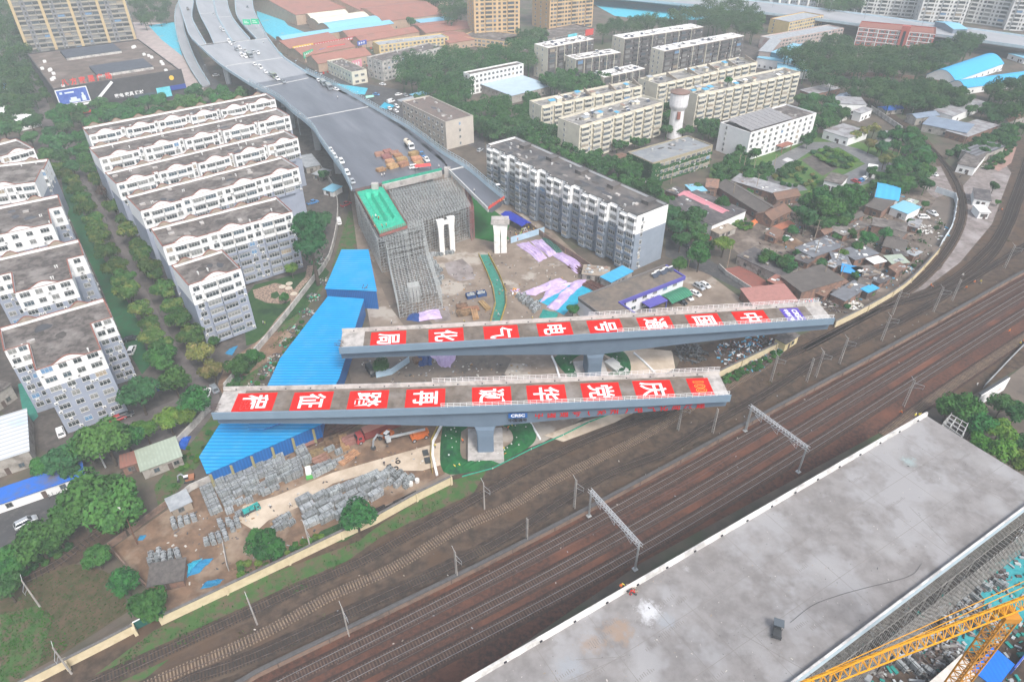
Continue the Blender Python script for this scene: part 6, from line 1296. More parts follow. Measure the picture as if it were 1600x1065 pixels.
for px,k,r,lab in(((505,718),1,R(40),'tan timber stack below the reddish boards in the storage yard'),((497,709),1,R(25),'tan timber stack behind the reddish boards in the storage yard'),((519,690),1,R(30),'tan timber lying flat beside the upright orange timber'),((538,692),3,R(110),'orange timber laid crosswise in the storage yard'),((545,716),3,R(50),'long timber lying along the edge of the sand'),((735,484),3,R(10),'dark timber stack between the blue crates and the upper girder'),((725,490),0,R(15),'long brown timber stack left of the walkway'),((742,492),3,R(100),'yellow timber stack beside the walkway'),((757,478),3,R(120),'yellow timber stack right of the blue crates'),((722,480),1,R(15),'brown timber stack behind the long one'),((655,563),1,R(30),'brown board stack beside the lilac sheet between the girders')):
 tag(link('timber_stack',TG[k],None,at(*px),r),lab,'timber stack')
for px,lab in(((502,722),'pinkish red boards on the timber in the storage yard'),((548,690),'pinkish boards beside the upright timber'),((480,692),'dark red boards next to the rightmost file of bundles')):
 tag(link('board_stack',TM[2],None,at(*px),R(35)),lab,'board stack')
for px,lab,r in(((520,668),'wide layer of dark rusty rods behind the red truck',R(38)),((545,660),'second layer of dark rusty rods behind the red truck',R(38)),((495,682),'small layer of dark rusty rods by the blue shed',R(38)),((905,420),'brown rods between lilac sheets',R(-50)),((928,448),'rusty rods beside the site office',R(-45)),((585,805),'dark sleepers stacked against the cream wall',R(35)),((612,796),'second stack of dark sleepers against the cream wall',R(35)),((635,783),'third stack of dark sleepers against the cream wall',R(35))):
 tag(link('rod_stack',TM[4]if 'rods' in lab else planks(6,2,1.0,3,slp_w,3,5),None,at(*px),r),lab,'rod stack' if 'rods' in lab else 'sleeper stack')
for px,w in(((736,464),'left'),((752,461),'right')):
 t=thing('tool_crate','dark blue lidless crate full of fittings, '+w+' one of the pair by the timber','crate',at(*px),R(20),'blue crates by the timber');mb=MB();c=mat('crate_blue',(.02,.07,.22),(.03,.06,.15),1)
 for x0,x1,y0,y1 in((-1.6,1.6,-1.2,-1.1),(-1.6,1.6,1.1,1.2),(-1.6,-1.5,-1.1,1.1),(1.5,1.6,-1.1,1.1)):mb.box(x0,x1,y0,y1,0,1.3)
 mb.box(-1.5,1.5,-1.1,1.1,0,.1);mb.build('crate_body',c,t);mb=MB()
 for _ in range(26):x=rnd.uniform(-1.3,1.3);y=rnd.uniform(-.9,.9);mb.box(x-.2,x+.2,y-.15,y+.15,.1,rnd.uniform(.9,1.4))
 mb.build('fittings',steel,t)
def sheet(label,px,m,h=.9,cat='tarpaulin',nu=16,nv=8,group=None):
 P=[at(*p)for p in px];O=P[0].copy();mb=MB();ph=[rnd.uniform(0,6)for _ in range(6)]
 for i in range(nu+1):
  for j in range(nv+1):
   f,g=i/nu,j/nv;p=P[0].lerp(P[1],f).lerp(P[3].lerp(P[2],f),g)-O
   e=min(1,5*min(f,1-f)+.15)*min(1,4*min(g,1-g)+.1)
   z=.06+h*e*(.62+.25*sin(f*13+ph[0])*sin(g*7+ph[1])+.15*sin(f*29+ph[2]+g*5)+.12*rnd.random())
   mb.v.append((p.x+.25*sin(g*9+ph[3]),p.y+.25*sin(f*11+ph[4]),z))
 for i in range(nu):
  for j in range(nv):k=i*(nv+1)+j;mb.f.append((k,k+nv+1,k+nv+2,k+1));mb.m.append(0)
 return tag(mb.build('tarpaulin',m,None,O),label,cat,group)
lil=mat('lilac_sheet',(.50,.38,.60),(.42,.32,.52),.5,c3=(.58,.48,.66),s3=.4,rough=.6);tq=mat('cyan_sheet',(.02,.36,.52),(.02,.3,.44),.6,rough=.5);gt=mat('teal_tarp',(.02,.25,.22),(.02,.2,.17),.6);dk_t=mat('dark_green_tarp',(.05,.14,.11),(.04,.11,.09),.6);bl_t=mat('ink_blue_tarp',(.015,.06,.22),(.02,.05,.17),.8)
sheet('turquoise sheet spread under the folded lilac sheets',[(842,470),(893,442),(928,452),(880,492)],tq,.7)
sheet('long lilac sheet nearest the hoarding, left one of the upper pair',[(806,382),(826,378),(856,403),(843,410)],lil,1.3)
sheet('lilac sheet in the upper right by the dark green tarpaulin',[(827,377),(846,374),(872,398),(858,402)],lil,1.3)
sheet('long lilac sheet along the brick wall towards the office',[(862,398),(878,394),(916,418),(902,428)],lil,1.3)
sheet('narrow lilac sheet in front of the grey bundles by the walkway',[(812,459),(874,434),(886,440),(836,462)],lil,1.2)
sheet('folded lilac sheet on top of the turquoise one, upper part',[(845,473),(856,452),(896,440),(876,458)],lil,1.5)
sheet('folded lilac sheet on top of the turquoise one, lower part',[(852,480),(896,440),(920,436),(872,487)],lil,1.7)
sheet('dark green tarpaulin beside the brick wall',[(846,372),(856,370),(880,394),(868,396)],dk_t,1.2)
sheet('teal tarpaulin at the foot of the turquoise sheet',[(842,496),(848,484),(872,490),(868,500)],gt,.7)
sheet('lilac sheet at the foot of the front scaffolding',[(652,503),(655,487),(684,482),(690,498)],lil,.9)
sheet('crumpled lilac sheet between the two girders',[(672,556),(715,552),(704,574),(690,574)],lil,1.0)
sheet('ink blue tarpaulin at the foot of the front scaffolding',[(636,500),(640,491),(655,489),(655,503)],bl_t,.8)
sheet('ink blue tarpaulin over crates between the girders',[(648,556),(672,553),(676,570),(656,573)],bl_t,1.6)
sheet('bright blue tarpaulin heap beside the pale green lean-to',[(272,700),(286,683),(300,682),(290,704)],mat('royal_tarp',(.01,.10,.48),(.01,.08,.38),.6),1.0)
sheet('bright blue tarpaulin under the orange digger arm',[(284,887),(300,878),(318,872),(292,905)],tq,.5)
sheet('larger blue tarpaulin beside the ramshackle hut',[(284,904),(310,876),(334,872),(312,893)],mat('mid_blue_tarp',(.02,.2,.38),(.02,.16,.3),.6),.6)
sheet('blue tarpaulin along the inside of the cream wall',[(312,922),(322,908),(352,903),(340,915)],MATS['mid_blue_tarp'],.7)
sheet('small blue sheet by the leaning rust brown pole',[(214,845),(219,836),(232,835),(225,844)],MATS['mid_blue_tarp'],.3)
sheet('blue tarpaulin on bare soil below the short apartment block',[(350,553),(358,545),(372,540),(362,556)],MATS['mid_blue_tarp'],.3)
sheet('dark red sheet among the grey bundles by the blue shed',[(376,734),(386,727),(396,724),(394,732)],mat('dark_red_sheet',(.18,.03,.03)),.8)
sheet('blue sheet beside the white workshop on the street',[(1052,344),(1058,340),(1074,354),(1066,358)],MATS['royal_tarp'],1.2)
sheet('orange sheet at the red brick court wall',[(1170,350),(1180,343),(1187,346),(1176,353)],mat('orange_sheet',(.6,.17,.06)),1.5)
sheet('green garden netting in the courtyard of the dark tiled row',[(1136,326),(1140,320),(1164,332),(1158,337)],MATS['green_net'],.6)
sheet('green garden net canopy on the market side of the viaduct',[(532,146),(538,140),(548,144),(545,149)],gt,1)
sheet('white turquoise torn sheet by the parked cars under the viaduct',[(592,168),(600,160),(618,166),(606,171)],tq,.3)
def canopy(label,px,z,w,d,rot,m,h=2.6):
 t=thing('canopy',label,'canopy',at(*px,z)if z else at(*px),rot);mb=MB();mb.rings([[(-w/2,-d/2,h),(-w/2,0,h+.7),(-w/2,d/2,h),(-w/2,d/2,h-.06),(-w/2,0,h+.62),(-w/2,-d/2,h-.06)],[(w/2,-d/2,h),(w/2,0,h+.7),(w/2,d/2,h),(w/2,d/2,h-.06),(w/2,0,h+.62),(w/2,-d/2,h-.06)]]);mb.build('canopy_roof',m,t);mb=MB()
 for x in(-w/2+.1,w/2-.1):
  for y in(-d/2+.1,d/2-.1):mb.bar((x,y,0),(x,y,h),.08)
 mb.build('posts',metal_d,t)
canopy('red canopy at the open end of the viaduct',(661,268),ZH,6.5,3,R(15),mat('canopy_red',(.62,.08,.08),(.54,.07,.07),.6))
canopy('royal blue canopy tent above the crowd of workers',(806,352),0,14,5,R(-52),mat('canopy_blue',(.02,.04,.38),(.02,.035,.3),.5),3)
canopy('small red and blue stall beside the lane in the estate',(259,615),0,3.4,2.6,R(30),mat('stall_navy',(.03,.05,.2)))
canopy('green white bus shelter at the viaduct foot by the parked cars',(578,158),0,5,3,R(30),mat('mint_canopy',(.35,.68,.55),(.2,.55,.42),.4))
for i,(x,y)in enumerate(((611,732),(615,735),(619,732),(608,729),(622,722))):
 mb=MB();mb.rings([[((.5+.17*cos(b*pi/4))*cos(a*pi/8),(.5+.17*cos(b*pi/4))*sin(a*pi/8),.2+.17*sin(b*pi/4))for b in range(8)]for a in range(17)],caps=False)
 tag(mb.build('tyre',mat('tyre_rubber',(.025,.025,.027)),None,at(x,y)),'black tyre lying on the pale sand by the bundles','tyre','tyres on the sand')
for i,(x,y)in enumerate(((642,758),(652,753))):
 mb=MB();mb.rings([[(r*cos(a*pi/6),r*sin(a*pi/6),z)for a in range(12)]for r,z in((.5,0),(.58,.2),(.58,1.1),(.35,1.3))]);tag(mb.build('barrel',acm,None,at(x,y)),'white plastic barrel inside the cream wall','barrel','white barrels inside the cream wall')
for x,y,w in((665,708,'upper'),(668,720,'lower')):
 mb=MB();mb.box(-.7,.7,-.9,.9,0,.5);mb.box(-.5,.5,-.7,.7,.5,.62);tag(mb.build('steel_box',metal_d,None,at(x,y),.3),'dark steel box on the sand, '+w+' of the two','box')
wallrun('barrier_line','yellow barrier along the left side of the green walkway','barrier',[(748,399),(760,425),(770,452),(774,475),(766,505)],1.1,.1,mat('barrier_yellow',(.60,.40,.05),(.3,.25,.08),1.5))
wallrun('barrier_line','yellow barrier along the right side of the green walkway','barrier',[(763,398),(780,430),(790,456),(791,476),(782,505)],1.1,.1,MATS['barrier_yellow'])
wallrun('barrier_line','yellow barrier on the sand left of the green mesh mound','barrier',[(686,664),(674,690),(673,720),(676,740)],1.1,.08,MATS['barrier_yellow'])
wallrun('sandbag_line','white sandbag line beside the green mesh of the lower pier','sandbag line',[(690,665),(677,690),(676,712),(683,743)],.5,.6,white_paint)
wallrun('sandbag_line','white line of sandbags right of the lower pier','sandbag line',[(828,660),(844,687)],.5,.5,white_paint)
wallrun('sandbag_line','white pipe beside the upper pier, left','pipe',[(862,557),(868,570),(874,590)],.5,.5,white_paint)
wallrun('sandbag_line','white pipe beside the upper pier, right','pipe',[(990,552),(1005,565),(1022,582)],.5,.5,white_paint)
mb=MB();
wallrun('post_fence','low fence of white posts on the verge below the lower pier','fence',[(722,745),(770,732),(830,702),(880,680),(920,660),(960,645)],.5,.05,MATS['green_net'],None,4,pm=white_paint,ps=(.14,.05))
wallrun('kerb_wall','low concrete slab beside the upper pier','slab',[(950,566),(975,585)],1.2,3.4,newconc)
tag(heap('orange and white sacks beside the walkway bundles',(806,456),1.6,40,[mat('orange_sack',(.65,.3,.06)),white,lil],h=1.4,name='sack_heap'),None,'sack heap')
# ---------------------------------------------------------------- vehicles
tyre=mat('tyre_rubber',(.025,.025,.027));rimm=mat('wheel_rim',(.5,.5,.52),rough=.4,metal=.5);carglass=mat('car_glass',(.03,.038,.045),rough=.12,spec=.6);lampm=mat('head_lamp',(.7,.7,.68),rough=.2);tail=mat('tail_lamp',(.35,.02,.02),rough=.3)
PAINT={'white':mat('paint_white',(.80,.80,.80),rough=.3,spec=.5),'silver':mat('paint_silver',(.5,.52,.54),rough=.3,metal=.4),'black':mat('paint_black',(.02,.022,.026),rough=.25,spec=.5),'blue':mat('paint_blue',(.05,.2,.45),rough=.3,spec=.5),'red':mat('paint_red',(.35,.02,.025),rough=.3,spec=.5),'grey':mat('paint_grey',(.22,.25,.28),rough=.3,spec=.5)}
def wheel(t,x,y,r=.33,w=.22):
 s=1 if y>0 else-1;mb=MB();mb.tube((x,y-s*w,r),(x,y,r),r,n=12);o=mb.build('wheel',tyre,t);mb=MB();mb.tube((x,y-s*.02,r),(x,y+s*.012,r),r*.6,n=10);mb.build('rim',rimm,o)
def car_maker(paint,kind):
 def make():
  t=thing({'van':'van','pickup':'pickup_truck','suv':'suv_car'}.get(kind,'car'),'','van' if kind=='van' else 'car',(0,0,0));mb=MB();P=PAINT[paint]
  L,Wd,hb,hr={'car':(4.6,1.8,.88,1.46),'suv':(4.7,1.88,1.0,1.72),'van':(5.2,1.9,1.05,2.1),'pickup':(5.2,1.85,.98,1.75)}[kind];w=Wd/2
  def sec(x,z0,z1,k=1.0):return[(x,-w*k,z0+.12),(x,-w*k*.94,z0),(x,w*k*.94,z0),(x,w*k,z0+.12),(x,w*k,z1-.14),(x,w*k*.88,z1),(x,-w*k*.88,z1),(x,-w*k,z1-.14)]
  nose=.72 if kind!='van' else.9
  mb.rings([sec(-L/2,.38,.80,.86),sec(-L/2+.18,.26,hb-.02,.96),sec(-L/2+.9,.24,hb,1),sec(L/2-1.3,.24,hb,1),sec(L/2-.45,.26,hb*.94,.97),sec(L/2-.08,.3,nose,.9),sec(L/2,.4,nose-.18,.8)]);mb.build('body',P,t)
  xs={'car':(-L/2+.35,-L/2+1.15,.55,1.35),'suv':(-L/2+.12,-L/2+.6,.6,1.35),'van':(-L/2+.08,-L/2+.25,1.2,1.95),'pickup':(-.75,-.45,.75,1.4)}[kind]
  g=MB();g.rings([[(x,-w*a,hb-.03),(x,w*a,hb-.03)]for x,a in()]or[[(xs[0],-w*.86,hb-.02),(xs[3],-w*.86,hb-.02),(xs[3],w*.86,hb-.02),(xs[0],w*.86,hb-.02)],[(xs[1],-w*.70,hr-.06),(xs[2],-w*.70,hr-.06),(xs[2],w*.70,hr-.06),(xs[1],w*.70,hr-.06)]]);g.build('windows',carglass,t)
  r=MB();r.rings([[(xs[1]-.06,-w*.72,hr-.08),(xs[2]+.06,-w*.72,hr-.08),(xs[2]+.06,w*.72,hr-.08),(xs[1]-.06,w*.72,hr-.08)],[(xs[1]+.1,-w*.62,hr),(xs[2]-.1,-w*.62,hr),(xs[2]-.1,w*.62,hr),(xs[1]+.1,w*.62,hr)]])
  for s in(-1,1):
   for xa,xb in((xs[0],xs[1]),(xs[3],xs[2]),((xs[0]+xs[3])/2-.1,(xs[1]+xs[2])/2-.1)):r.bar((xa,s*w*.85,hb-.02),(xb,s*w*.71,hr-.06),.09)
  if kind=='van':r.box(xs[0]+.05,.2,-w*.83,w*.83,hb,hr-.2)
  r.build('roof',P,t)
  if kind=='pickup':b=MB();b.box(-L/2+.2,-.9,-w*.8,w*.8,hb-.02,hb+.02);b.build('cargo_bed',metal_d,t)
  for x in(-L/2+.85,L/2-.9):
   for y in(-w-.01,w+.01):wheel(t,x,y)
  for s in(-1,1):
   h=MB();h.box(L/2-.16,L/2-.02,s*w*.62-.16,s*w*.62+.16,.58,.72);h.build('headlight',lampm,t);h=MB();h.box(-L/2-.015,-L/2+.12,s*w*.66-.13,s*w*.66+.13,.62,.76);h.build('tail_light',tail,t)
  return t
 return Stock(make)
CARS={}
def car(color,kind,a,label,group=None,z=0,ang=None,head=None):
 """a: photo position; head: photo point the bonnet points to"""
 k=(color,kind)
 if k not in CARS:CARS[k]=car_maker(*k)
 p=at(*a,z)
 if head:d=at(*head,z)-p;ang=math.atan2(d.y,d.x)
 return CARS[k].put(p,R(ang)if not head else ang,label,group)
gp='cars parked in the estate'
car('white','suv',(96,677),'white car parked beside the nearest left apartment block',gp,head=(90,660));car('white','suv',(207,549),'white car parked at the lawn edge right of the nearest block',gp,head=(212,538));car('black','car',(206,531),'black car parked under the street trees at the lawn',gp,head=(216,529))
car('white','car',(324,616),'white car parked at the end of the lane by the girder end',gp,head=(328,606));car('grey','car',(336,609),'blue grey car parked at the end of the lane by the girder end',gp,head=(330,599));car('white','car',(208,677),'white car half hidden under the trees of the estate road',gp,head=(214,671))
car('red','car',(186,655),'dark red car under the front of the nearest apartment block',gp,head=(194,652));car('black','car',(196,651),'black car next to the dark red one below the nearest block',gp,head=(205,648))
car('silver','suv',(42,818),'silver car parked in the court at the left edge',gp,head=(58,810));car('black','suv',(46,834),'black car parked next to the silver one at the left edge',gp,head=(60,827));car('white','car',(82,824),'white car mostly under the tree right of the silver car',gp,head=(88,818))
gp='cars at the site office'
car('silver','suv',(1092,450),'silver grey car parked first beside the tree at the site office',gp,head=(1102,456));car('white','car',(1101,447),'white car furthest from the carport at the site office',gp,head=(1110,452));car('white','car',(1086,460),'white car in the middle of the row at the site office',gp,head=(1096,465));car('white','car',(1075,466),'white car next to the green carport',gp,head=(1083,472));car('black','car',(1064,473),'black car under the edge of the green carport',gp,head=(1072,477))
car('black','car',(1072,386),'black car on the side street under the trees',head=(1080,390));car('white','car',(1230,374),'white car parked in the brown court among the shanties',head=(1240,378));car('white','suv',(1443,341),'white car left of the white pickup by the rubble heap',head=(1452,341));car('white','pickup',(1456,335),'white pickup by the rubble heap',head=(1466,340));car('white','van',(1424,357),'white van beside the long brick shed',head=(1432,361))
car('white','van',(1501,266),'white van on the gravel by the trackside building',head=(1505,276));car('white','car',(1458,274),'white car at the edge of the park woods',head=(1466,277));car('white','suv',(1350,281),'white car in the park car court',head=(1357,277));car('blue','suv',(1345,284),'pale blue car in the park car court',head=(1352,280));car('red','car',(1337,285),'dark red car in the park car court',head=(1345,288))
car('black','van',(580,582),'black van parked between the two girders',head=(590,597))
gp='cars on the viaduct'
for px,hd,col,k,lab in(((517,236),(521,243),'white','car','white car at the left barrier, rearmost of the column'),((523,246),(527,253),'white','suv','white car at the left barrier, second of the column'),((534,254),(538,261),'white','suv','white car parked a little off the left barrier'),((543,272),(547,280),'white','suv','white car at the left barrier close to the green sheeting'),((551,285),(555,292),'silver','car','silver car at the very end of the left barrier'),((659,243),(652,236),'blue','pickup','blue pickup beside the timber stacks'),((666,251),(672,257),'white','pickup','white pickup right of the timber stacks'),((648,263),(656,262),'white','suv','white car next to the red canopy'),((498,127),(502,132),'white','car','white car at the right barrier, rear of the lorries'),((525,141),(531,143),'white','car','white car at the right barrier, ahead of the lorries'),((361,70),(364,74),'white','car','white car at the head of the long jam'),((358,66),(361,70),'white','van','white van at the head of the long jam'),((366,68),(369,72),'silver','car','silver car at the head of the long jam'),((370,79),(374,82),'grey','van','grey van in the long jam'),((375,77),(379,81),'white','van','white van in the long jam, upper lane'),((378,88),(382,92),'white','van','white van in the long jam, lower lane'),((384,90),(388,94),'white','van','white van in the long jam, beside the tipper'),((383,81),(387,85),'silver','van','silver van in the middle of the long jam'),((390,87),(394,90),'silver','van','silver van near the middle joint'),((404,84),(406,90),'white','pickup','white pickup alone right of the long jam'),((396,82),(399,86),'silver','car','silver car alone right of the long jam'),((398,102),(402,105),'white','car','white car just past the middle joint'),((407,107),(411,110),'white','van','white van past the middle joint'),((415,114),(419,117),'white','car','white car in the lower file of the jam'),((422,118),(426,121),'silver','car','silver car in the lower file of the jam'),((434,125),(438,128),'white','suv','white car at the lower end of the jam'),((443,129),(447,132),'grey','pickup','grey pickup at the lower end of the jam'),((345,45),(349,49),'white','car','white car on the first branch of the viaduct'),((349,49),(353,53),'silver','van','silver van on the first branch of the viaduct'),((334,23),(336,28),'silver','car','silver car high up on the first branch'),((390,39),(394,42),'white','car','white car on the right branch near the green signs'),((294,16),(296,20),'black','van','dark van on the left branch'),((387,12),(388,17),'grey','car','grey car at the top of the right branch')):
 car(col,k,px,lab+' on the viaduct',gp,ZH,head=hd)
gp='cars in the street below the viaduct'
for px,hd,col,k,lab in(((623,149),(629,148),'white','car','white car crossing the street'),((611,160),(618,158),'white','van','white van by the viaduct barrier'),((609,171),(613,175),'white','car','white car nearest the viaduct barrier'),((620,168),(626,172),'white','suv','white car in the middle of the parked row'),((619,175),(624,178),'white','car','white car in the front of the parked row'),((634,150),(638,153),'silver','car','silver car by the dusty shed'),((588,149),(594,150),'blue','car','blue car behind the bus shelter'),((598,133),(604,134),'white','car','white car near the cream annex'),((338,119),(344,118),'white','car','white car on the road under the left side of the viaduct'),((660,232),(666,236),'white','car','white car hidden behind the viaduct barrier'),((750,236),(756,232),'silver','car','silver car at the foot of the beige building'),((1560,112),(1566,110),'white','van','white van in the yard of the vaulted halls')):
 car(col,k,px,lab+(' in the street below the viaduct' if 'viaduct' not in lab and 'halls' not in lab else ''),gp,head=hd)
car('white','van',(470,348),'small white van beside the fence under the viaduct edge',head=(468,340));car('blue','pickup',(489,318),'blue pickup beside the estate wall',head=(496,316));car('red','pickup',(541,321),'orange red lorry beside the scaffolding and viaduct',head=(548,318));car('white','van',(530,348),'white van parked by the scaffolding and the weathered wall',head=(528,340))
def lorry(name,label,px,z,head,cabc,parts,cat='truck'):
 p=at(*px,z);d=at(*head,z)-p;t=thing(name,label,cat,p,math.atan2(d.y,d.x));mb=MB();mb.box(1.6,3.6,-1.2,1.2,.5,1.5);mb.rings([[(1.6,-1.2,1.5),(3.55,-1.2,1.5),(3.55,1.2,1.5),(1.6,1.2,1.5)],[(1.7,-1.1,2.8),(3.2,-1.1,2.8),(3.2,1.1,2.8),(1.7,1.1,2.8)]]);mb.build('cab',cabc,t)
 mb=MB();mb.box(3.56,3.6,-1.0,1.0,1.55,2.3,0,Matrix.Translation((0,0,0)));mb.poly([(3.58,-1.02,1.6),(3.58,1.02,1.6),(3.27,1.0,2.65),(3.27,-1.0,2.65)]);mb.box(2.2,3.1,-1.19,1.19,1.6,2.4);mb.build('windscreen',carglass,t);mb=MB();mb.box(-4.5,1.6,-.9,.9,.6,.9);mb.build('chassis',metal_d,t)
 for x in(2.7,-2.2,-3.5):
  for y in(-1.22,1.22):wheel(t,x,y,.5,.35)
 parts(t);return t
rc=mat('container_red',(.23,.045,.04),(.19,.04,.035),.4,wave=('X',.35,.8));rt_=mat('container_top',(.42,.18,.13),(.36,.16,.12),.4)
def p_cont(t):mb=MB();mb.box(-8.5,1.4,-1.25,1.25,.95,3.4,0,None,1);mb.build('container',[rc,rt_],t)
lorry('container_truck','red container lorry half under the lower girder',(577,684),0,(562,690),mat('cab_red',(.34,.05,.05)),p_cont)
def p_tank(t):
 mb=MB();mb.rings([[(x,1.25*r*cos(a*pi/7),1.95+1.05*r*sin(a*pi/7))for a in range(14)]for x,r in((-4.6,.6),(-4.4,1),(1.0,1),(1.3,.7))]);mb.build('tank',mat('tank_cream',(.70,.62,.50),(.6,.53,.43),.4),t);mb=MB();mb.box(-2,-1,-.4,.4,3.0,3.3);mb.build('hatch',metal_d,t)
lorry('tank_truck','cream tank lorry on the viaduct behind the timber',(640,231),ZH,(648,239),PAINT['white'],p_tank)
def p_tip(t):mb=MB();mb.box(-4.6,1.3,-1.2,1.2,.95,2.5);mb.build('tipper_body',mat('tipper_grey',(.3,.33,.32)),t)
lorry('tipper_truck','grey tipper lorry at the right barrier of the viaduct, rear one',(506,133),ZH,(510,138),MATS['tipper_grey']if 'tipper_grey' in MATS else PAINT['grey'],p_tip);lorry('tipper_truck','grey tipper lorry at the right barrier of the viaduct, front one',(515,139),ZH,(519,144),PAINT['grey'],p_tip);lorry('tipper_truck','grey tipper lorry inside the long jam on the viaduct',(391,89),ZH,(396,93),PAINT['grey'],p_tip);lorry('tipper_truck','olive lorry at the lower part of the long jam',(428,121),ZH,(433,125),mat('olive_cab',(.2,.23,.17)),p_tip)
def p_teal(t):
 mb=MB();mb.box(-4.5,1.3,-1.15,1.15,.95,1.5);mb.build('flat_bed',metal_d,t);mb=MB();mb.box(-3.4,-1,-.9,.9,1.5,2.8);mb.box(-.6,1.2,-.8,.8,1.5,2.1);mb.bar((-2,0,2.9),(3.2,0,3.4),.5,.5);mb.build('crane_unit',mat('teal_paint',(.03,.32,.3)),t)
 for x in(-3.8,1.2):
  mb=MB();mb.bar((x,-3,.15),(x,3,.15),.2);mb.box(x-.3,x+.3,-3.4,-2.9,0,.2);mb.box(x-.3,x+.3,2.9,3.4,0,.2);mb.build('outrigger',galv,t)
lorry('crane_truck','teal crane lorry on outriggers on the pale sand',(394,799),0,(404,794),mat('cab_teal',(.04,.26,.24)),p_teal).scale=(.55,.55,.6)
def digger(label,px,ang,paint,boom,reach=1.0,z=0):
 t=thing('excavator',label,'excavator',at(*px,z),R(ang))
 for y in(-1.1,1.1):
  mb=MB();mb.rings([[(x,y+s,zz)for x,zz in((-1.7,.45),(-1.4,.08),(1.4,.08),(1.7,.45),(1.4,.82),(-1.4,.82))]for s in(-.28,.28)]);mb.build('crawler_track',metal_d,t)
 mb=MB();mb.box(-1.9,1.0,-1.25,1.25,.95,1.75);mb.build('upper_body',paint,t);mb=MB();mb.box(-.2,1.2,.25,1.2,1.75,2.95);mb.build('cab',carglass,t);mb=MB();mb.box(-.25,1.2,.2,1.25,2.95,3.05);mb.build('cab_roof',white_paint,t)
 mb=MB();mb.bar((.9,-.3,1.5),(2.8*reach,-.3,3.6),.35,.45);mb.bar((2.8*reach,-.3,3.6),(4.4*reach,-.3,3.0),.32,.4);mb.build('boom',boom,t);mb=MB();mb.bar((4.4*reach,-.3,3.1),(4.9*reach,-.3,1.0),.3,.35);mb.build('dipper_arm',boom,t);mb=MB();mb.rings([[(4.9*reach+x,y,1.0+zz)for x,zz in((-.5,.1),(.3,.2),(.5,-.5),(0,-.9),(-.5,-.6))]for y in(-.75,.15)]);mb.build('bucket',metal_d,t);return t
og=mat('digger_orange',(.58,.15,.03),(.5,.13,.03),.8)
digger('orange and grey excavator in front of the red lorry',(604,685),-120,og,roofs[1])
digger('small excavator with a white bent boom on the verge by the blue shed',(296,750),200,mat('digger_rust',(.35,.15,.08)),roofs[1],.7).scale=(.7,.7,.7)
p=at(655,684);t=thing('boom_lift','orange boom lift on four wheels right of the excavator','boom lift',p,R(25));mb=MB();mb.box(-2.2,2.2,-1.1,1.1,.6,1.3);mb.box(-1.6,2.6,-.7,.7,1.3,2.2);mb.build('chassis',og,t);mb=MB();mb.bar((1.8,0,2.4),(-7.5,.5,2.9),.45,.5);mb.build('boom',galv,t);mb=MB();mb.box(-8.6,-7.4,-.5,1.2,2.2,3.2);mb.build('work_basket',galv,t)
for x in(-1.6,1.6):
 for y in(-1.25,1.25):wheel(t,x,y,.55,.4)
p=at(483,740);t=thing('loader','small white and green loader among the grey bundles','loader',p,R(-70));mb=MB();mb.box(-1.3,1.0,-.7,.7,.4,1.3);mb.build('body',white_paint,t);mb=MB();mb.box(-.6,.5,-.65,.65,1.3,2.2);mb.build('cab',white_paint,t);mb=MB();mb.box(1.0,2.0,-.8,.8,.1,.6);mb.box(-1.7,-1.3,-.5,.5,.5,1.2);mb.build('fork',mat('loader_green',(.08,.35,.08)),t)
for x in(-.9,.7):
 for y in(-.75,.75):wheel(t,x,y,.4,.25)
p=at(1213,990,ZC);t=thing('utility_cart','small three wheeled work cart with a dark canopy on the bare concrete deck','cart',p,R(70));mb=MB();mb.box(-1.2,.6,-.7,.7,.45,.75);mb.box(-1.2,-1.1,-.7,.7,.75,1.2);mb.box(.6,1.4,-.6,.6,.4,1.0);mb.build('body',metal_d,t);mb=MB();mb.box(.2,1.7,-.85,.85,1.95,2.05);mb.build('canopy',mat('slate_canopy',(.10,.12,.14)),t);mb=MB()
for x in(.3,1.5):
 for y in(-.7,.7):mb.bar((x,y,.9),(x,y,1.95),.06)
mb.build('canopy_posts',metal_d,t)
for x,y in((-.8,-.75),(-.8,.75),(1.5,.1)):wheel(t,x,y,.3,.15)
mb=MB();p=at(779,296,ZH);t=thing('utility_cart','little white canopied tricycle on the asphalt ramp','cart',p,R(120));mb.box(-1,.5,-.6,.6,.4,.9);mb.build('body',metal_d,t);mb=MB();mb.box(-.2,1.3,-.75,.75,1.8,1.9);mb.build('canopy',white_paint,t)
for x,y in((-.7,-.65),(-.7,.65),(1.1,.1)):wheel(t,x,y,.3,.15)
gs=mat('road_sign_green',(.01,.48,.24))
for px,w in(((388,47),'left'),((401,46),'right')):
 t=thing('road_sign','green overhead direction sign on the viaduct, '+w+' one of the pair','road sign',at(*px,ZH),R(-8));mb=MB();mb.box(-2.9,2.9,-.1,.1,3.5,7.0);mb.build('sign_plate',gs,t);mb=MB();mb.box(-2,.5,-.13,-.101,5.6,5.9);mb.box(-2,1.5,-.13,-.101,4.5,4.9);mb.build('sign_marks',white_paint,t);mb=MB();mb.bar((0,.2,0),(0,.2,7),.25);mb.build('post',galv,t)
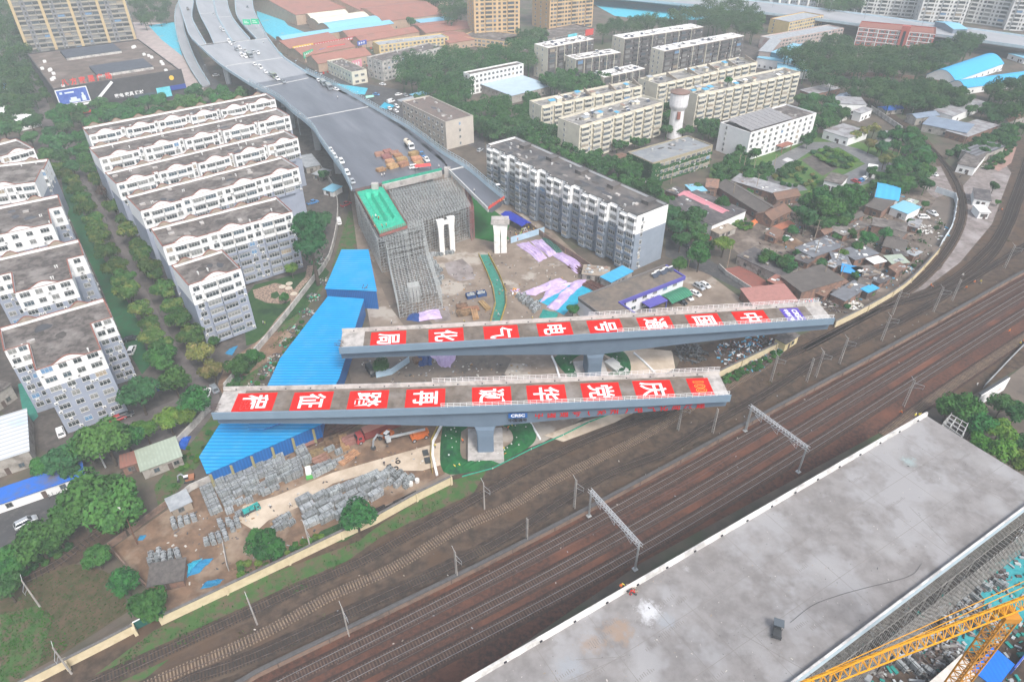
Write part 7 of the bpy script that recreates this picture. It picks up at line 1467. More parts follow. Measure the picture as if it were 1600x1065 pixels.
def bike():
 t=thing('bicycle','','bicycle',(0,0,0));mb=MB()
 for x in(-.52,.52):
  w=MB();w.rings([[(x+.33*cos(a*pi/7)*(1+.06*s),.03*q2,.34+.33*sin(a*pi/7)*(1+.06*s))for a in range(14)]for s,q2 in((0,-1),(1,0),(0,1))],caps=False);w.build('wheel',tyre,t)
 for a,b in(((-.52,0,.34),(-.12,0,.85)),((-.12,0,.85),(0,0,.32)),((0,0,.32),(.42,0,.82)),((-.12,0,.78),(.42,0,.82)),((.42,0,.95),(.52,0,.34)),((-.52,0,.34),(0,0,.32))):mb.bar(a,b,.05)
 mb.build('frame',PAINT['grey'],t);mb=MB();mb.box(-.28,-.02,-.07,.07,.88,.95);mb.build('saddle',tyre,t);mb=MB();mb.bar((.4,-.28,1.0),(.4,.28,1.0),.04);mb.build('handlebar',metal_d,t);return t
BK=Stock(bike)
for i in range(9):BK.put(at(78+5.2*i,776-3.2*i),R(130)+rnd.uniform(-.2,.2),'bicycle parked under the edge of the royal blue shed roof, %s from the white wall'%ORD[i],'bicycles under the royal blue roof')
# ---------------------------------------------------------------- people
def person_mesh(top,legs,hat,pose):
 """one continuous body grown with a skin modifier, then coloured by region"""
 J={'pelvis':(0,0,.95),'belly':(0,.01,1.12),'chest':(0,.02,1.36),'neck':(0,.02,1.50),'jaw':(0,-.01,1.58),'head':(0,.0,1.68),'crown':(0,.01,1.76)}
 st={'stand':.04,'walk':.24,'bend':.08}[pose];RAD={'pelvis':.155,'belly':.145,'chest':.165,'neck':.06,'jaw':.085,'head':.105,'crown':.085}
 E=[('pelvis','belly'),('belly','chest'),('chest','neck'),('neck','jaw'),('jaw','head'),('head','crown')]
 for s,n in((-1,'l'),(1,'r')):
  f=st*s
  J.update({n+'hip':(s*.1,0,.90),n+'knee':(s*.11,-f-.02,.50),n+'ank':(s*.11,f*-1.1+.03,.09),n+'toe':(s*.12,f*-1.1-.14,.045),n+'sh':(s*.19,.02,1.42),n+'elb':(s*.25,f*.8+.02,1.14),n+'wri':(s*.24,f*1.3-.10,.92),n+'han':(s*.23,f*1.4-.13,.84),n+'thu':(s*.20,f*1.35-.17,.88)})
  RAD.update({n+'hip':.095,n+'knee':.065,n+'ank':.05,n+'toe':.045,n+'sh':.065,n+'elb':.048,n+'wri':.034,n+'han':.036,n+'thu':.014})
  E+=[('pelvis',n+'hip'),(n+'hip',n+'knee'),(n+'knee',n+'ank'),(n+'ank',n+'toe'),('chest',n+'sh'),(n+'sh',n+'elb'),(n+'elb',n+'wri'),(n+'wri',n+'han'),(n+'wri',n+'thu')]
  for q in range(4):
   k=n+'f%d'%q;J[k]=(s*(.245-.022*q),f*1.4-.15+.008*q,.765+.008*abs(q-1.5));RAD[k]=.010;E.append((n+'han',k))
 if pose=='bend':
  for k,(x,y,z)in list(J.items()):
   if z>1.0 or k[1:]in('elb','wri','han','thu')or k[1:2]=='f':
    a=.7;dz=z-.95;J[k]=(x,y*cos(a)-dz*sin(a),.95+dz*cos(a)+y*sin(a)*0)
 names=list(J);me=bpy.data.meshes.new('person');me.from_pydata([J[k]for k in names],[(names.index(a),names.index(b))for a,b in E],[])
 o=bpy.data.objects.new('person',me);COL.objects.link(o);md=o.modifiers.new('s','SKIN');o.modifiers.new('d','SUBSURF').levels=1
 for i,k in enumerate(names):
  v=me.skin_vertices[0].data[i];r=RAD[k];v.radius=(r,r*.8)if k in('belly','chest','pelvis')else(r,r);v.use_root=k=='pelvis'
 bpy.context.view_layer.update();m2=bpy.data.meshes.new_from_object(o.evaluated_get(bpy.context.evaluated_depsgraph_get()));bpy.data.objects.remove(o)
 m2 .materials.clear()
 for m in(mat('skin',(.45,.26,.18)),top,legs,hat,tyre):m2 .materials.append(m)
 hd=J['head'];a={k:Vector(J[k])for k in J}
 for p in m2 .polygons:
  c=p.center
  near=min(names,key=lambda k:(a[k]-c).length-RAD[k]*.5)
  p.material_index=0 if near in('neck','jaw')or near[1:]in('han','thu')or near[1:2]=='f' else 3 if near=='crown' or(near=='head' and c.z>hd[2]-.02)else 0 if near=='head' else 4 if near[1:]=='toe' else 2 if near[1:]in('hip','knee','ank')or(near=='pelvis' and c.z<.97)else 1
  p.use_smooth=True
 return m2
hv={'orange':mat('vest_orange',(.68,.16,.03)),'yellow':mat('vest_yellow',(.62,.52,.06)),'white':mat('shirt_white',(.66,.66,.64)),'dark':mat('jacket_dark',(.05,.055,.07)),'blue':mat('overall_blue',(.05,.11,.28)),'lime':mat('vest_lime',(.45,.62,.12))}
hats={'y':mat('helmet_yellow',(.7,.5,.04)),'w':mat('helmet_white',(.75,.75,.74)),'k':mat('hair_black',(.02,.018,.016)),'r':mat('helmet_red',(.5,.05,.04))}
PM={}
def person(px,top,hat,pose,label,group=None,z=0,legs='dark'):
 k=(top,hat,pose)
 if k not in PM:PM[k]=person_mesh(hv[top],hv[legs],hats[hat],pose)
 return tag(link('person',PM[k],None,at(*px,z),rnd.uniform(0,6.28)),label,'person',group)
for px,t_,h_,po,lab in(((1428,653),'yellow','w','stand','worker in a yellow vest at the far corner of the deck, left of two'),((1433,652),'yellow','y','bend','worker in a yellow vest bending at the far corner of the deck')):person(px,t_,h_,po,lab,z=ZC)
person((968,920),'orange','y','bend','worker bending by the parapet of the bare deck, left of two',z=ZC);person((974,917),'yellow','y','bend','worker bending by the parapet of the bare deck, right of two',z=ZC)
tag(heap('coil of dark hose and red sacks by the parapet of the bare deck',(985,920),.9,40,[metal_d,redp,tan],h=.4,name='hose_heap',z=ZC),None,'hose heap')
for px,t_,h_,po,lab in(((1406,648),'orange','y','walk','worker in orange walking beside the main line near the deck corner'),((1575,521),'orange','y','walk','worker in orange between the main line and the loop track'),((1592,540),'yellow','w','stand','worker in yellow at the railing on the right edge, left of two'),((1597,536),'orange','y','stand','worker in orange at the railing on the right edge'),((1525,604),'white','k','walk','person in white beside the loop track near the billboard'),((1403,452),'orange','w','walk','worker in orange on the spur track, left of two'),((1412,449),'orange','y','stand','worker in orange on the spur track, right of two'),((1453,449),'orange','y','stand','worker in orange at the lower tip of the gravel'),((1456,451),'orange','w','bend','second worker at the lower tip of the gravel'),((1508,453),'orange','y','walk','worker in orange between the fan tracks'),((1521,444),'orange','w','stand','worker in orange by the tracks, left one of two near the wall'),((1531,443),'yellow','w','stand','worker in yellow by the tracks near the wall'),((1503,433),'white','w','stand','person in white at the gravel edge'),((1511,316),'dark','k','stand','person in dark clothes at the crossing hut, left'),((1520,318),'orange','y','stand','person in orange at the crossing hut'),((1559,332),'dark','k','stand','person in dark clothes right of the signal cabin'),((1564,331),'orange','w','stand','worker in orange right of the signal cabin'),((1499,278),'dark','k','stand','person beside the white van on the gravel'),((423,794),'white','w','stand','worker in a white helmet on the sand, left of two'),((455,792),'white','w','walk','worker in a white helmet on the sand, right of two'),((601,727),'dark','w','stand','worker beside the tyres on the sand'),((680,700),'yellow','y','stand','worker in yellow left of the green mesh mound'),((724,692),'orange','y','bend','worker at the left side of the plinth'),((712,732),'yellow','y','bend','worker in yellow below the plinth, left'),((718,731),'yellow','w','stand','worker in yellow below the plinth, right'),((787,705),'yellow','y','stand','worker in yellow at the right front of the plinth'),((788,713),'orange','y','bend','worker in orange at the right front of the plinth'),((785,668),'yellow','y','stand','worker behind the pier, left'),((793,672),'orange','y','bend','worker behind the pier, middle'),((800,668),'yellow','w','stand','worker behind the pier, right'),((789,448),'dark','y','stand','worker at the walkway barrier'),((779,495),'white','w','walk','person walking on the green walkway'),((726,505),'yellow','y','bend','worker behind the brown timber stack'),((832,500),'yellow','w','stand','worker beside the grey bundles behind the upper girder'),((612,506),'white','w','stand','worker at the foot of the front scaffolding'),((408,760),'dark','w','stand','worker between the bundles'),((130,285),'dark','k','walk','pedestrian in the lane of the estate, farther one'),((167,345),'dark','k','walk','pedestrian in the lane of the estate, nearer one'),((412,507),'white','k','stand','person on the garden lawn, left of two'),((415,508),'lime','k','stand','child like figure in green on the garden lawn')):
 person(px,t_,h_,po,lab)
for i in range(34):
 f=rnd.random();x=800+rnd.uniform(-6,8)+f*34;y=372-f*12+rnd.uniform(-6,8)*(1-f*.4)
 c=rnd.choice(('orange','yellow','orange','white','dark','lime'));person((x,y),c,rnd.choice('yyww'),rnd.choice(('stand','stand','walk')),'worker in %s among the crowd beside the blue canopy tent'%{'orange':'an orange vest','yellow':'a yellow vest','white':'a white shirt','dark':'dark clothes','lime':'a lime vest'}[c],'workers in the crowd by the blue canopy tent')
for i,px in enumerate(((766,325),(770,323),(774,321),(778,319),(782,318),(786,316))):person(px,rnd.choice(('white','orange','yellow')),'y','stand','worker at the red edge of the asphalt ramp, %s from the left'%ORD[i],'workers at the edge of the asphalt ramp',ZH)
for i,px in enumerate(((583,343),(588,341),(592,344),(598,356),(604,355),(586,358))):person(px,rnd.choice(('white','dark','orange')),'w',rnd.choice(('stand','bend')),'worker standing on the emerald sheeting, %s of six'%ORD[i],'workers on the emerald sheeting',14.9)
for i,(px,lb)in enumerate((((597,277),'person at the open deck end beside the concrete post, left'),((601,276),'person at the open deck end beside the concrete post, right'),((673,262),'person at the red canopy'),((686,263),'person right of the red canopy'),((741,301),'person in white on the asphalt ramp'),((528,155),'person walking on the middle of the viaduct'),((412,68),'person in white near the second joint of the viaduct'))):person(px,'white' if i!=2 else 'orange','w','stand',lb,None,ZH)
for i in range(8):x=1160+rnd.uniform(-8,14);person((x,412+rnd.uniform(-3,6)+(x-1160)*.4),rnd.choice(('white','dark','blue')),'k','stand','person waiting in the group outside the garage row','people outside the garage row')
for i,px in enumerate(((1290,1012),(1282,1018),(1270,1028),(1258,1040),(1250,1050))):person(px,'yellow','y','bend','worker in yellow below the deck edge, %s from the scaffolding'%ORD[i],'workers in yellow below the deck edge')
HAZE=0.00029
# ---------------------------------------------------------------- trees and plants
bark=mat('bark',(.09,.07,.055),(.06,.048,.04),2)
def leafm(n,c1,c2,c3):return mat(n,c1,c2,.9,rough=.75,c3=c3,s3=.35,rnd_amt=.28,spec=.15,lo3=.52,hi3=.62)
LF={'round':leafm('camphor_leaf',(.05,.115,.026),(.033,.085,.022),(.115,.15,.04)),'broad':leafm('broad_leaf',(.027,.112,.026),(.042,.14,.03),(.017,.074,.02)),'dark':leafm('dark_leaf',(.028,.1,.034),(.04,.12,.036),(.02,.074,.026)),'yellow':leafm('flowering_leaf',(.15,.165,.045),(.08,.12,.034),(.25,.23,.08)),'poplar':leafm('poplar_leaf',(.016,.075,.026),(.022,.095,.028),(.012,.052,.02)),'light':leafm('light_leaf',(.085,.19,.026),(.05,.145,.026),(.115,.205,.04)),'red':leafm('reddish_leaf',(.07,.045,.036),(.05,.04,.032),(.10,.06,.05)),'mid':leafm('grove_leaf',(.05,.14,.04),(.036,.115,.036),(.07,.16,.05))}
def leaves(mb,c,r,n,rr,ls,squash=1.0,shell=.55,drop=.25,mi=0):
 for _ in range(n):
  d=Vector((rr.gauss(0,1),rr.gauss(0,1),rr.gauss(0,1))).normalized()
  if d.z<-drop and rr.random()<.75:d.z=-d.z
  k=r*(shell+(1-shell)*rr.random()**.5);p=c+Vector((d.x*k,d.y*k,d.z*k*squash))
  nn=(d+Vector((rr.gauss(0,.45),rr.gauss(0,.45),rr.gauss(0,.45)+.25))).normalized();a=nn.cross(Vector((rr.gauss(0,1),rr.gauss(0,1),rr.gauss(0,1)))).normalized();b=nn.cross(a);s=ls*rr.uniform(.6,1.25)
  mb.poly([p-a*s*.9,p-b*s*.55+a*s*.1,p+a*s,p+b*s*.6+a*s*.05],mi)
def tree_maker(kind,seed,R0,hc,lobes,n,ls,squash=.85,tall=1.0):
 def make():
  rr=random.Random(seed);t=thing({'poplar':'poplar_tree'}.get(kind,'tree'),'','tree',(0,0,0));mb=MB();tr=MB()
  top=hc+R0*.2*tall;tr.tube((0,0,0),(.15,.1,top*.55),.035*hc+.09,.03*hc+.04);tr.tube((.15,.1,top*.55),(.1,-.1,top),.03*hc+.03,.05)
  leaves(mb,Vector((0,0,hc)),R0*.72,int(n*.28),rr,ls,squash*tall,.5)
  for i in range(lobes):
   a=i*2.4+rr.random();e=rr.uniform(-.35,.95);q=R0*rr.uniform(.46,.74)*math.sqrt(max(.1,1-e*e*.7));c=Vector((q*cos(a),q*sin(a),hc+R0*.58*e*squash*tall));r=R0*rr.uniform(.28,.5)
   leaves(mb,c,r,int(n*.72/lobes),rr,ls,.85,.6);tr.tube((.1,0,top*rr.uniform(.4,.7)),c*.9+Vector((0,0,hc*.08)),.05*R0*.4+.03,.03,5)
  tr.build('trunk',bark,t);mb.build('crown',LF[kind],t);return t
 return Stock(make),R0,hc
TREES={k:[tree_maker(k,100+i*7+len(k),*a)for i in range(m)]for k,m,a in(('round',4,(3.4,5.2,9,2300,.34)),('broad',4,(4.6,6.4,11,2900,.42,.8)),('dark',3,(4.6,6.8,10,1900,.52,.85)),('yellow',2,(3.4,5.0,9,2200,.32)),('poplar',1,(3.8,11.5,16,4200,.42,1.0,2.3)),('light',2,(3.6,5.4,10,2300,.36)),('red',1,(2.2,2.6,6,700,.3)))}
def shrub_maker(kind,seed):
 def make():
  rr=random.Random(seed);t=thing('shrub','','shrub',(0,0,0));mb=MB()
  for i in range(5):a=i*1.3;leaves(mb,Vector((.5*cos(a),.5*sin(a),.75+.2*(i%2))),.65,130,rr,.2,.9,.4,2)
  mb.build('foliage',LF[kind],t);s=MB()
  for i in range(4):a=i*1.6;s.tube((0,0,0),(.5*cos(a),.5*sin(a),.9),.04,.02,5)
  s.build('stem',bark,t);return t
 return Stock(make),1.15,.8
for k in('broad','dark','light','yellow'):TREES['s_'+k]=[shrub_maker(k,50+len(k))]
def tree(px,py,r,kind,label,group=None,z=0):
 st,R0,hc=rnd.choice(TREES[kind]);s=1.0
 for _ in range(4):p=at(px,py,z+hc*s);s=r/ppm(p)/R0
 st.put(Vector((p.x,p.y,z)),rnd.uniform(0,6.28),label,group,(s*rnd.uniform(.94,1.06),s*rnd.uniform(.94,1.06),s*rnd.uniform(.92,1.05)))
def rowt(desc,grp,kind,L,words=ORD):
 for i,(x,y,r)in enumerate(L):tree(x,y,r,kind if isinstance(kind,str)else kind[i%len(kind)],desc%words[i],grp)
def big(L):return[(x,y,r*1.1)for x,y,r in L]
rowt('round street tree on the west side of the lane, %s counted from the far end','street trees on the west side of the lane','round',big([(88,262,12),(101,272,12),(113,284,13),(118,297,13),(127,311,14),(134,326,15),(146,343,15),(150,357,16),(156,370,17),(168,391,18),(179,416,20),(194,434,18),(198,454,21),(219,484,18),(232,504,16),(236,524,19),(253,541,19)]))
rowt('round street tree on the east side of the lane, %s counted from the far end','street trees on the east side of the lane','round',big([(138,262,12),(151,280,13),(177,321,16),(192,341,13),(200,360,17),(216,382,14),(222,397,16),(234,417,16),(243,430,12),(255,452,18),(270,476,17),(279,496,19),(297,521,20)]))
tree(160,299,12,'red','bare reddish tree standing between the green street trees of the lane');tree(312,552,22,'yellow','pale yellow flowering tree at the near end of the lane, left of two','flowering trees at the lane end');tree(331,577,21,'yellow','pale yellow flowering tree at the near end of the lane, right of two','flowering trees at the lane end')
for x,y,r,k,lab in((252,560,27,'broad','broad tree between the lane and the nearest block, upper'),(270,594,26,'broad','broad tree at the near end of the lane lawn'),(214,612,33,'dark','large dark tree right of the nearest apartment block'),(304,625,28,'broad','broad tree left of the lower girder end'),(262,655,22,'light','light green tree in front of the girder end, left'),(286,650,20,'light','light green tree in front of the girder end, right'),(226,672,21,'light','light green tree above the estate road'),(372,572,20,'broad','bushy tree inside the weathered wall'),(392,555,15,'broad','smaller bushy tree inside the weathered wall'),(163,688,40,'broad','large tree above the brick hut'),(195,684,28,'broad','tree right of the large one above the brick hut'),(134,692,30,'broad','tree left of the large one above the brick hut'),(95,717,27,'dark','dark tree above the bicycle shed'),(66,727,20,'broad','tree at the workshop corner above the bicycle shed'),(110,735,16,'dark','small dark tree at the roof edge of the bicycle shed'),(118,700,18,'broad','tree behind the bicycle shed beside the white car'),(150,772,46,'broad','huge tree covering the middle of the lower left corner'),(178,792,48,'broad','huge tree right of the leaning rust pole'),(120,795,42,'broad','huge tree next to the silver car court'),(198,800,28,'broad','tree at the low brick wall of the storage yard'),(56,845,36,'broad','broad tree beside the black car, left edge'),(86,832,32,'broad','broad tree between the black car and the huge trees'),(28,868,30,'broad','broad tree above the concrete pole'),(8,918,26,'dark','dark tree cut by the left edge beside the field'),(15,890,24,'broad','tree at the left edge above the disused track'),(150,868,23,'broad','round isolated tree at the top of the ploughed field'),(194,910,25,'broad','bushy tree left of the ramshackle hut'),(231,942,34,'broad','large tree above the dark green gate'),(556,803,31,'broad','round tree at the cream wall, right of the sleeper stacks'),(416,853,31,'broad','round tree at the cream wall below the sand heap'),(400,838,16,'broad','small tree beside the round one below the sand heap'),(595,570,15,'broad','small tree beside the black van between the girders'),(484,375,27,'poplar','tall dark poplar beside the estate wall'),(505,345,18,'dark','dark tree behind the tall poplar'),(455,420,11,'light','slim light green tree at the corner of the garden lawn'),(445,464,9,'broad','small tree beside the pebble path'),(335,532,10,'broad','small tree at the corner of the short apartment block'),(505,272,9,'broad','little tree between the grey shack and the viaduct'),(1094,398,22,'broad','round tree at the entrance of the office car park'),(1088,335,19,'dark','tree standing in front of the white workshop'),(1132,380,17,'light','yellowish tree at the end of the pink roofed shed'),(1019,295,15,'dark','tree behind the end of the zigzag block'),(1053,354,15,'dark','dark tree beside the black car, lower'),(1042,335,17,'dark','dark tree between the zigzag block and the workshop'),(1034,318,13,'dark','dark tree behind the corner of the zigzag block'),(1064,373,16,'dark','dark tree on the side street above the round one'),(1062,412,13,'broad','bushy tree beside the office roof'),(895,483,11,'broad','small bushy tree at the left wall of the site office'),(1128,317,13,'broad','small courtyard tree between the pink shed and the tiled row'),(1090,291,7,'dark','little palm like tree at the blue courtyard roof'),(1170,300,7,'broad','small tree in front of the dark tiled row'),(1260,338,21,'dark','large tree above the rust red carport'),(1298,322,23,'broad','large tree in the middle of the shanty grove'),(1332,312,24,'broad','large tree left of the bright blue curved roof'),(1282,310,18,'broad','tree at the top of the shanty grove'),(1318,345,12,'broad','small tree below the shanty grove'),(1356,371,15,'broad','tree beside the dark gabled brick house'),(1384,364,12,'broad','tree behind the dark gabled brick house'),(1340,385,10,'broad','small tree above the lead grey roof'),(1318,395,8,'light','small light tree above the blue tarpaulin'),(1337,430,8,'broad','small tree in front of the blue tarpaulin'),(1446,318,7,'broad','small tree inside the white sheet fence court'),(1554,290,9,'dark','lone dark tree beside the crossing hut'),(1559,316,5,'broad','tiny tree on the gravel by the signal cabin'),(1423,346,7,'broad','small bush tree beside the white van'),(1485,633,25,'broad','tree directly behind the far corner of the bare deck'),(1510,641,28,'broad','tree beside the small scaffold tower'),(1532,660,25,'broad','tree right of the small scaffold tower'),(1566,632,21,'dark','dark tree behind the white billboard'),(1590,642,22,'dark','dark tree at the right edge above the light ones'),(1566,670,25,'light','light green tree at the right edge, upper'),(1538,693,22,'light','light green tree nearest the deck edge'),(1566,704,24,'light','light green tree at the right edge, lower'),(1592,722,22,'light','light green tree in the corner by the deck edge'),(1598,690,18,'dark','dark tree between the light ones at the right edge'),(1520,668,18,'broad','tree behind the deck edge near the scaffold tower')):
 tree(x,y,r,k,lab)
bush_z=3.6
for x,y,r in((1200,396,12),(1192,404,9),(1210,402,10),(1224,408,13),(1236,414,11),(1232,404,9)):tree(x,y,r,'s_broad','bush growing on the flat roof of the garage row','bushes on the roof of the garage row',bush_z)
def grove(desc,grp,kinds,poly,r,jit=.25,maxn=60,fact=1.35):
 xs=[p[0]for p in poly];ys=[p[1]for p in poly];pts=[];tries=0
 while tries<1500 and len(pts)<maxn:
  tries+=1;x=rnd.uniform(min(xs),max(xs));y=rnd.uniform(min(ys),max(ys))
  if not inpoly(x,y,poly):continue
  if all((x-a)**2+((y-b)*1.35)**2>(r*fact)**2 for a,b in pts):pts.append((x,y))
 for x,y in sorted(pts,key=lambda p:p[1]):
  q=r*rnd.uniform(1-jit,1+jit)
  if desc is None:far_tree(x,y,q,grp or FAR)
  else:tree(x,y,q,rnd.choice(kinds),desc,grp)
FAR=MB();MID=MB()
def far_tree(px,py,r,FAR):
 R0,hc=4.6,6.8;s=1.0;rr=rnd;mi=rnd.choice((0,0,1,2))
 for _ in range(4):p=at(px,py,hc*s);s=r/ppm(p)/R0
 c=Vector((p.x,p.y,hc*s));FAR.tube((p.x,p.y,0),(p.x,p.y,hc*s),.25*s,.15*s,5)
 leaves(FAR,c,R0*.75*s,260,rr,.55,.85,.5,.25,mi)
 for i in range(7):a=i*2.4+rr.random();e=rr.uniform(-.3,.9);q=R0*s*rr.uniform(.45,.7);leaves(FAR,c+Vector((q*cos(a),q*sin(a),q*e)),R0*s*.42,110,rr,.52,1,.55,.25,mi)
grove('tree in the dense belt between the mall and the apartment rows','trees between the mall and the apartments',['broad','dark'],[(82,180),(150,160),(200,165),(290,145),(330,142),(390,140),(380,150),(310,165),(200,190),(130,195),(95,195)],14)
grove('tree in the grove at the far end of the estate lane','trees at the far end of the lane',['broad','dark'],[(0,185),(50,185),(60,205),(100,195),(128,205),(140,250),(110,265),(95,245),(75,255),(60,225),(30,205),(0,210)],14)
grove(None,None,['dark'],[(-20,0),(8,0),(30,60),(42,100),(55,165),(50,185),(-20,190)],14)
grove(None,None,['dark'],[(22,0),(40,0),(50,60),(60,85),(80,150),(66,150),(46,95),(36,60)],7)
grove(None,MID,['broad','dark','dark'],[(622,105),(640,88),(680,78),(735,88),(832,66),(850,85),(835,95),(740,108),(728,150),(700,160),(660,135),(630,125)],15)
grove(None,MID,['broad','dark'],[(735,160),(765,150),(800,160),(845,180),(875,215),(915,240),(985,262),(1040,300),(1025,310),(985,290),(900,252),(850,225),(800,205),(750,200)],14)
grove(None,MID,['dark','broad'],[(850,120),(880,112),(940,118),(945,130),(900,140),(855,135)],10)
grove(None,MID,['dark','broad'],[(1036,170),(1050,150),(1048,195),(1080,195),(1120,190),(1128,205),(1060,205),(1038,205)],10)
grove(None,None,['dark'],[(925,55),(960,35),(1010,28),(1060,18),(1110,8),(1170,10),(1190,30),(1180,52),(1110,40),(1080,30),(1000,42),(960,50)],13)
grove(None,None,['dark'],[(1222,88),(1270,68),(1318,55),(1335,75),(1340,112),(1300,112),(1262,98)],15)
grove(None,None,['dark'],[(1345,78),(1400,84),(1460,75),(1500,55),(1530,62),(1500,85),(1450,112),(1400,116),(1355,108)],14)
grove(None,None,['dark','broad'],[(1345,132),(1400,128),(1480,135),(1500,150),(1480,165),(1420,160),(1370,150)],13)
grove(None,None,['dark'],[(1550,140),(1600,130),(1620,170),(1590,180),(1555,172)],18)
grove('tree between the dormitory and the two storey white hut','trees behind the dormitory',['broad','dark'],[(1248,150),(1270,152),(1310,168),(1322,182),(1280,190),(1272,182),(1250,165)],11)
grove('tree of the park grove left of the level crossing','trees of the park grove',['broad','dark'],[(1378,208),(1410,205),(1430,222),(1456,250),(1455,275),(1420,285),(1380,292),(1375,275),(1410,262),(1395,240),(1380,228)],12)
rowt('round clipped park tree with a pale top, %s from the dormitory','round clipped park trees','yellow',[(1338,210,9),(1350,205,9),(1366,202,10),(1360,224,11),(1373,230,7),(1383,250,11),(1391,246,9)])
grove(None,None,['dark'],[(1400,140),(1470,150),(1500,158),(1470,168),(1420,165)],11)
grove('shrub of the hedge beside the level crossing road','hedge shrubs by the level crossing',['s_dark','s_broad'],[(1490,235),(1520,222),(1570,200),(1580,205),(1530,232),(1500,245)],5,maxn=40)
grove('shrub between the trackside building and the tracks','shrubs by the trackside building',['s_dark','s_broad'],[(1540,258),(1575,225),(1590,215),(1585,230),(1560,258),(1545,265)],5,maxn=30)
grove('shrub in the park flower beds','shrubs in the park flower beds',['s_broad','s_light','s_yellow','s_dark'],[(1205,280),(1225,258),(1262,262),(1285,285),(1270,295),(1215,288)],4.5,maxn=26)
grove('shrub in the upper park bed','shrubs in the upper park bed',['s_broad','s_light','s_dark'],[(1268,238),(1300,230),(1345,248),(1328,262),(1300,260)],5,maxn=24)
grove('shrub in the overgrown lot below the courtyard','shrubs in the overgrown lot',['s_broad','s_light'],[(1138,342),(1160,338),(1176,350),(1170,358),(1145,354)],5,maxn=18)
grove('shrub along the inside of the weathered wall','shrubs along the weathered wall',['s_broad','s_dark'],[(352,606),(400,545),(412,555),(362,615)],5,maxn=24)
grove('shrub on the verge between the wall and the scrap','shrubs on the verge',['s_broad','s_light'],[(300,680),(345,665),(420,570),(480,490),(500,470),(486,498),(420,590),(330,700),(262,770)],4.5,maxn=34)
grove('shrub at the cream wall inside the storage yard','shrubs inside the cream wall',['s_broad','s_light'],[(360,885),(400,868),(470,845),(540,822),(530,835),(440,872),(375,898)],6,maxn=22)
grove('shrub growing below the lower cream wall','shrubs below the scrap yard wall',['s_broad'],[(1128,590),(1180,565),(1218,545),(1222,552),(1175,580),(1135,600)],5,maxn=22)
grove('shrub beside the huge trees at the left edge','shrubs at the left edge',['s_broad','s_dark'],[(0,880),(60,870),(110,850),(105,862),(50,890),(0,905)],8,maxn=16)
grove(None,None,['dark'],[(1275,-6),(1335,-4),(1330,12),(1290,14)],12)
grove(None,None,['dark'],[(652,-8),(700,0),(722,20),(705,34),(690,10),(655,4)],13,maxn=8)
tree(642,34,9,'dark','round dark tree left of the white hall with the pale blue roof');tree(552,14,6,'dark','small dark tree right of the largest warehouse');tree(1138,126,7,'broad','roof garden tree on the right hand cream block',None,16.5)
grove(None,None,['dark'],[(205,0),(262,0),(262,30),(225,34),(210,20)],8)
for P,r,n in(([(622,110),(640,90),(690,80),(832,68),(845,90),(740,112),(725,155),(700,170),(655,140)],14,40),([(735,165),(800,160),(850,185),(900,230),(1000,262),(1040,300),(1020,312),(900,258),(800,212),(748,200)],12,50),([(745,200),(800,205),(840,225),(800,215),(760,212)],9,10),([(850,125),(945,120),(940,135),(890,142),(852,138)],10,14),([(1115,262),(1150,250),(1200,258),(1215,268),(1190,280),(1140,270)],8,16),([(1112,262),(1160,232),(1185,240),(1150,262)],8,12),([(1240,250),(1258,258),(1225,275),(1210,268)],4,14),([(1290,300),(1330,290),(1345,300),(1310,315)],7,10),([(1100,285),(1130,262),(1150,268),(1120,290)],6,8),([(1095,196),(1125,190),(1135,215),(1118,222)],9,8),([(820,150),(842,150),(850,175),(830,180)],10,8),([(1240,152),(1310,160),(1335,190),(1290,196),(1250,180)],10,16),([(1280,205),(1240,205),(1262,222)],7,6),([(1360,262),(1400,240),(1450,262),(1450,290),(1395,300),(1360,292)],11,18),([(1250,300),(1300,292),(1350,292),(1352,325),(1300,352),(1255,350)],12,18),([(1400,205),(1425,205),(1460,245),(1440,250)],10,12),([(1000,300),(1045,310),(1100,360),(1085,372),(1040,345)],10,14),([(950,205),(1020,200),(1010,222),(965,232)],8,12),([(1525,225),(1600,192),(1612,200),(1540,240)],7,16),([(1480,238),(1530,215),(1580,196),(1585,204),(1500,246)],6,20),([(1500,170),(1560,165),(1600,180),(1570,190)],9,10),([(640,150),(700,165),(735,165),(740,205),(715,180)],11,12)):
 grove(None,MID,None,P,r,maxn=n,fact=1.0)
for P,r,n in(([(-20,0),(20,0),(50,90),(60,190),(-20,200)],12,40),([(1270,120),(1400,130),(1500,140),(1530,155),(1480,170),(1400,162),(1300,140)],12,30),([(1220,92),(1270,72),(1325,60),(1342,112),(1260,112)],14,24),([(1350,82),(1450,82),(1505,62),(1530,62),(1500,92),(1450,115),(1360,112)],13,26),([(925,52),(1010,30),(1110,12),(1185,15),(1185,52),(1100,40),(990,48)],12,30),([(1540,135),(1620,125),(1620,175),(1560,175)],15,12),([(1270,-10),(1345,-10),(1340,14),(1280,14)],12,12),([(820,52),(850,45),(850,66),(800,70)],10,8),([(640,-10),(720,-10),(725,30),(690,20)],12,10)):
 grove(None,FAR,None,P,r,maxn=n,fact=1.0)
o=MID.build('wood',[LF['broad'],LF['mid'],LF['dark']]);o['kind']='stuff';tag(o,'merged green woods filling the gaps between the mid distance buildings','wood')
o=FAR.build('far_wood',[LF['dark'],LF['mid'],LF['broad']]);o['kind']='stuff';tag(o,'hazy far woods between the schools, towers and roads at the top of the photo','wood')
